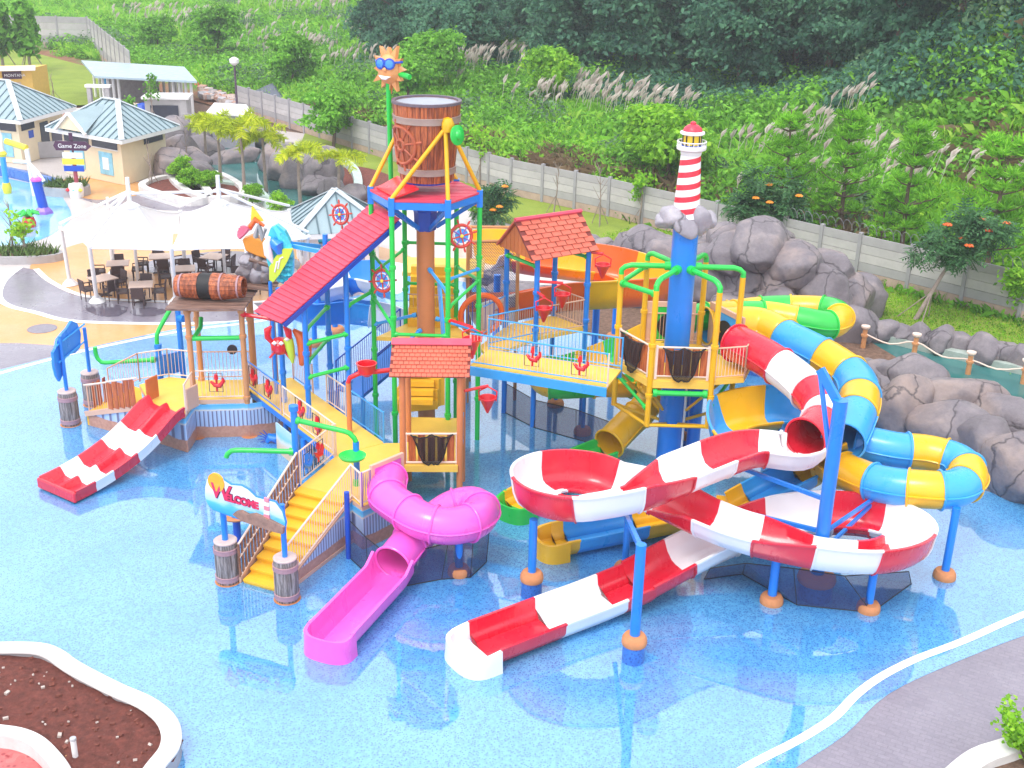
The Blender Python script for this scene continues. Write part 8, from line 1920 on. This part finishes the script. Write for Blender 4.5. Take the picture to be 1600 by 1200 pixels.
# ---- flowering trees
FLOW = plain('orange red petals', (0.85, 0.13, 0.02), .5, .2); FLOWO = plain('orange petals', (0.88, 0.30, 0.02), .5, .2)
def compound_crown(lobes, per, seed):
    """sprays of paired leaflets"""
    g = np.random.default_rng(seed); out = []
    for (c, rad) in lobes:
        for _ in range(per):
            d = g.normal(size=3); d[2] = d[2]*.6+.25; d /= np.linalg.norm(d); b0_ = np.array(c)+d*np.array(rad)*g.uniform(.5, 1.0)
            ax = d*.7+g.normal(size=3)*.5; ax[2] -= .35; ax /= np.linalg.norm(ax); sd_ = np.cross(ax, [0, 0, 1.0]); sd_ /= max(1e-6, np.linalg.norm(sd_)); l = g.uniform(.35, .6)
            for k in range(5):
                P = b0_+ax*l*k/4
                for s_ in (-1, 1):
                    t_ = P+sd_*s_*.2+ax*.08-np.array([0, 0, .05]); out.append([P, P+sd_*s_*.1+ax*.07, t_, P+sd_*s_*.1-ax*.04])
    return np.array(out).reshape(-1, 3)
def tulip_tree(base, bend, cc, R_, label, seed, fm, n_l=16, per=22, stakes=True, nf=7):
    T_ = thing('flowering_tree', label, 'tree', base); base = Vector(base); g = random.Random(seed); cc = Vector(cc)
    lob = [((cc.x+g.gauss(0, .5)*R_, cc.y+g.gauss(0, .4)*R_, cc.z+g.gauss(0, .38)*R_), (R_*.38,)*3) for _ in range(n_l)]
    o = bpy.data.objects.new('crown', quad_mesh('crown', compound_crown(lob, per, seed)-np.array(base), LF_DKT)); COL.objects.link(o); o.parent = T_; ORG[o.name] = base
    mb = MB(); mb.tube([base, base.lerp(cc, .5)+Vector(bend), cc+V(0, 0, -.2*R_)], [.1, .075, .05], 8)
    for c, _ in lob[:9]: mb.tube([base.lerp(cc, .8), Vector(c)], [.045, .015], 5)
    mb.obj('trunk', BARKG, T_)
    for k in range(nf):
        c, r_ = lob[k % n_l]; P = Vector(c)+V(g.uniform(-.1, .1), -R_*.3, R_*.34)
        mb = MB()
        for j in range(7): a = 2*PI*j/7; mb.tube([P, P+V(.10*math.cos(a), .10*math.sin(a), .05), P+V(.19*math.cos(a), .19*math.sin(a), .02)], [.03, .06, .02], 5)
        mb.obj('flower', fm, T_)
    if stakes:
        for a in (.5, 2.6, 4.7):
            st_ = thing('stake', '', '', base); bpy.data.objects.remove(st_)
            MB().tube([base+V(.75*math.cos(a), .75*math.sin(a), 0), base.lerp(cc, .33)], .025, 5).obj('stake', BARKG, T_)
    return T_
LF_DKT = leaf_mat('glossy dark leaflet', (0.021, 0.075, 0.026), (0.056, 0.165, 0.058), (0.126, 0.285, 0.104), .25, .8)
b_ = at(1430, 500); tulip_tree(b_, (0, 0, .0), atY(1512, 362, b_.y+.6), 1.35, 'leaning staked tree with red orange flowers on the lawn by the wall', 3, FLOW, 18, 30, True, 8)
b_ = at(1185, 396); tulip_tree(V(b_.x, b_.y, 0), (.1, 0, .2), atY(1192, 318, b_.y), 1.75, 'tree with orange flowers behind the rock mound', 4, FLOWO, 22, 34, False, 7)
b_ = at(770, 352); tulip_tree(b_, (0, 0, .1), atY(772, 318, b_.y), .95, 'dark leafy shrub with orange flowers behind the bucket tower', 6, FLOWO, 14, 24, False, 5)
b_ = at(705, 300); tulip_tree(b_, (0, 0, .1), atY(708, 268, b_.y), .9, 'dark leafy shrub hidden behind the tipping bucket', 8, FLOWO, 10, 20, False, 3) if False else None

# ---- foxtail palms round the lagoon
def palm_proto(seed, h):
    g = np.random.default_rng(seed); mb = MB(); mb.tube([V(0, 0, -.1), V(.05, 0, h*.5), V(0, .05, h)], [.12, .085, .07], 9); q = []
    fr = []
    for i in range(11):
        a = 2*PI*i/11+g.uniform(-.2, .2); el = g.uniform(.2, 1.1); l = g.uniform(1.5, 2.0); P = np.array([0, .05, h]); d = np.array([math.cos(a)*math.cos(el), math.sin(a)*math.cos(el), math.sin(el)]); pts = [P.copy()]
        for k in range(9): P = P+d*l/9; d = d+np.array([0, 0, -.19]); d /= np.linalg.norm(d); pts.append(P.copy())
        fr.append(pts)
        for k in range(1, 9):
            ax = pts[k+1]-pts[k]; ax /= np.linalg.norm(ax); sd_ = np.cross(ax, [0, 0, 1.]); sd_ /= max(1e-5, np.linalg.norm(sd_)); up = np.cross(sd_, ax)
            for f in (0, .33, .66):
                c = pts[k]+(pts[k+1]-pts[k])*f
                for s_ in range(5):
                    an = g.uniform(0, 6.28); dv_ = sd_*math.cos(an)+up*math.sin(an)*.8+ax*.5; L_ = .42*(1-.5*abs(k/9-.45)); e = c+dv_*L_+np.array([0, 0, -.08]); w_ = ax*.03
                    q.append([c-w_, c+w_, e+w_*.5, e-w_*.5])
    mb2 = MB()
    for pts in fr: mb2.tube([Vector(p) for p in pts], [.03-.0025*k for k in range(10)], 4)
    ot = mb.obj('trunk', BARKG); tm = ot.data; bpy.data.objects.remove(ot); os_ = mb2.obj('frond_stems', LF_PALM); sm = os_.data; bpy.data.objects.remove(os_)
    return quad_mesh('fronds', np.array(q).reshape(-1, 3), LF_PALM), tm, sm
PALM = [palm_proto(s_, 3.6) for s_ in range(3)]
for i, (u, v, vt, lab) in enumerate(((345, 292, 195, 'yellow green palm nearest the white roofed hut'), (382, 306, 198, 'palm second from the left by the lagoon'), (416, 300, 215, 'palm in the middle of the lagoon row'), (470, 322, 238, 'palm on the lagoon bank before the violet boulders'), (531, 318, 246, 'palm nearest the tipping bucket tower'), (205+117, 250, 195, 'small palm beside the dark lagoon rocks'))):
    P = at(u, v); z = zat(P, vt); sc = max(.5, z/3.6); T_ = thing('palm_tree', lab, 'palm tree', P, 'yellow green palms round the lagoon'); fm, tm, sm = PALM[i % 3]
    share('fronds', fm, P, T_, (0, 0, i*1.1), (1.0*sc**.5, 1.0*sc**.5, sc)); share('trunk', tm, P, T_, (0, 0, i*1.1), (1, 1, sc)); share('frond_stems', sm, P, T_, (0, 0, i*1.1), (1.0*sc**.5, 1.0*sc**.5, sc))
# ---- saplings with stakes, bare and thin
def sapling(P, h, label, leaf=None, seed=0, stakes=True, group='thin staked saplings'):
    T_ = thing('sapling', label, 'sapling', P, group); P = Vector(P); g = random.Random(seed); mb = MB(); tp_ = P+V(g.uniform(-.2, .2), 0, h); mb.tube([P, P.lerp(tp_, .5)+V(.05, 0, 0), tp_], [.045, .035, .015], 6); tips = []
    for k in range(9):
        f = g.uniform(.45, 1); a = g.uniform(0, 6.28); l = h*.22*g.uniform(.5, 1.2); Q = P.lerp(tp_, f); e = Q+V(math.cos(a)*l*.6, math.sin(a)*l*.6, l); mb.tube([Q, e], [.02, .008], 4); tips.append(e)
    mb.obj('trunk', BARKG, T_)
    if stakes: 
        mb = MB()
        for a in (0.4, 2.5, 4.6): mb.tube([P+V(.5*math.cos(a), .5*math.sin(a), 0), P.lerp(tp_, .4)], .022, 5)
        mb.obj('stakes', BARKG, T_)
    if leaf:
        c = np.array([np.array(e)+rng.normal(0, .16, 3) for e in tips for _ in range(26)])-np.array(P); o = bpy.data.objects.new('leaves', quad_mesh('leaves', cards(c, rng.normal(size=c.shape)+[0, 0, .6], .15), leaf)); COL.objects.link(o); o.parent = T_
for i, (u, v, vt, lf, lab) in enumerate(((997, 352, 288, LF_BRI, 'small yellow leaved sapling by the wall left of the lighthouse'), (937, 352, 262, None, 'bare multi stemmed sapling by the wall'), (865, 335, 262, None, 'bare sapling by the wall behind the back gable roof'), (750, 292, 205, LF_BRI, 'thin leafy sapling right of the tipping bucket frame'), (238, 292, 225, None, 'bare sapling in front of the cream kiosk'), (292, 265, 205, None, 'bare sapling before the lagoon rocks'), (20, 398, 318, None, 'bare staked sapling by the toddler pool'), (240, 197, 125, LF_MID, 'slim leafy tree in front of the long shed'), (85, 155, 118, None, 'bare pole like sapling on the far lawn'), (40, 405, 345, LF_BRI, 'sparse sapling with a few leaves by the toddler pool'), (205, 195, 160, LF_MID, 'small leafy sapling beside the shed parapet'))):
    P = at(u, v); sapling(P, max(.8, zat(P, vt)), lab, lf, i)
for i, (u, v, vt, lab) in enumerate(((48, 112, 5, 'tall narrow green tree on the far lawn'), (6, 112, 2, 'tall narrow green tree cut by the left picture edge'))):
    P = at(u, v); h = zat(P, vt); lob = [((rng.normal(0, .25), rng.normal(0, .25), z), (.8, .8, 1.0)) for z in np.linspace(1.8, h-.6, 14)]
    T_ = thing('columnar_tree', lab, 'tree', P, 'narrow trees on the far lawn'); share('crown', quad_mesh('crown', crown_verts(lob, 170, .42, 60+i, .6), LF_MID), P, T_); MB().tube([P, P+V(0, 0, h*.8)], [.16, .06], 7).obj('trunk', BARKG, T_)
    mb = MB()
    for a in (.3, 2.4, 4.4): mb.tube([P+V(1.4*math.cos(a), 1.4*math.sin(a), 0), P+V(0, 0, 2.6)], .05, 5)
    mb.obj('stakes', BARKG, T_)
P = at(520, 232); plant('garden_tree', 'mid1', P, .85, .3, 'dark leafy garden tree behind the palms', 'tree')
for i, (u, v, s_, lab) in enumerate(((300, 300, .35, 'small shrub in the lagoon planter'), (330, 300, .3, 'second small shrub in the lagoon planter'), (285, 285, .4, 'shrub between kiosk and lagoon rocks'), (395, 322, .3, 'low shrub on the lagoon bank by the canopy'), (440, 335, .32, 'low shrub left of the pavilion roof'), (480, 395, .3, 'low shrub beside the pavilion'), (760, 350, .45, 'green shrub beside the orange flowering one'), (1170, 585, .22, 'low shrub by the pool kerb under the red tube'), (1130, 572, .22, 'low shrub left of the red tube start'))):
    plant('garden_shrub', 'bright%d' % (i % 2), at(u, v), s_, i*2.0, lab, 'shrub', 'small garden shrubs')
# ---- shrub in the lower right corner and vine on the wall
cs = at(1580, 1195); T_ = thing('corner_shrub', 'leafy green shrub with orange blooms in the lower right corner', 'shrub', V(cs.x, cs.y, .2))
g = np.random.default_rng(77); pts = []
mb = MB()
for k in range(16):
    a = g.uniform(0, 6.28); l = g.uniform(.35, .95); e = V(cs.x+math.cos(a)*l*.6+.25, cs.y+math.sin(a)*l*.55, .25+l*.85); mb.tube([V(cs.x+.2, cs.y-.1, .2), e.lerp(V(cs.x, cs.y, .3), .4)+V(0, 0, .1), e], [.02, .014, .006], 5)
    for _ in range(70): pts.append(np.array(e)+g.normal(0, .11, 3)-np.array([cs.x, cs.y, .2]))
mb.obj('stems', BARK, T_); c = np.array(pts); o = bpy.data.objects.new('leaves', quad_mesh('leaves', cards(c, g.normal(size=c.shape)+[0, -.2, .9], .085*g.uniform(.6, 1.4, len(c)), 1.3, g), LF_BRI)); COL.objects.link(o); o.parent = T_
for k in range(3): q = V(cs.x-.1+.25*k, cs.y-.1, .75+.1*k); MB().lathe(q, [(0, -.05), (.05, 0), (.02, .08)], 8).obj('bloom', FLOWO, T_)
vn = thing('wall_vine', 'green vine hanging over the precast wall at the right edge', 'vine', at(1590, 498)); q = at(1588, 500); n_ = 900
c = np.stack([rng.normal(q.x-.3, .28, n_), rng.normal(q.y-.15, .12, n_), 2.2-np.abs(rng.normal(0, .55, n_))], 1); c[:, 0] += (2.2-c[:, 2])*.1; c -= np.array(at(1590, 498)); o = bpy.data.objects.new('leaves', quad_mesh('leaves', cards(c, rng.normal(size=c.shape)+[-.3, -.8, .4], .13), LF_BRI)); COL.objects.link(o); o.parent = vn

# ================================================================ HAZE
hz = bpy.data.meshes.new('haze'); x0, x1, y0, y1, z0, z1 = -200, 200, -12, 330, -1.2, 75
hz.from_pydata([(x, y, z) for z in (z0, z1) for y in (y0, y1) for x in (x0, x1)], [], [(0, 2, 3, 1), (4, 5, 7, 6), (0, 1, 5, 4), (2, 6, 7, 3), (0, 4, 6, 2), (1, 3, 7, 5)])
HZ = bpy.data.materials.new('thin haze'); HZ.use_nodes = True; HZ.node_tree.nodes.clear()
vo = HZ.node_tree.nodes.new('ShaderNodeVolumePrincipled'); vo.inputs['Color'].default_value = (0.86, 0.93, 1.0, 1); vo.inputs['Density'].default_value = 0.00055
mo = HZ.node_tree.nodes.new('ShaderNodeOutputMaterial'); HZ.node_tree.links.new(vo.outputs[0], mo.inputs['Volume']); hz.materials.append(HZ)
ho = bpy.data.objects.new('haze', hz); COL.objects.link(ho); ho['kind'] = 'stuff'; ho['label'] = 'thin pale haze in the air over the park'; ho['category'] = 'haze'
S.cycles.volume_bounces = 1
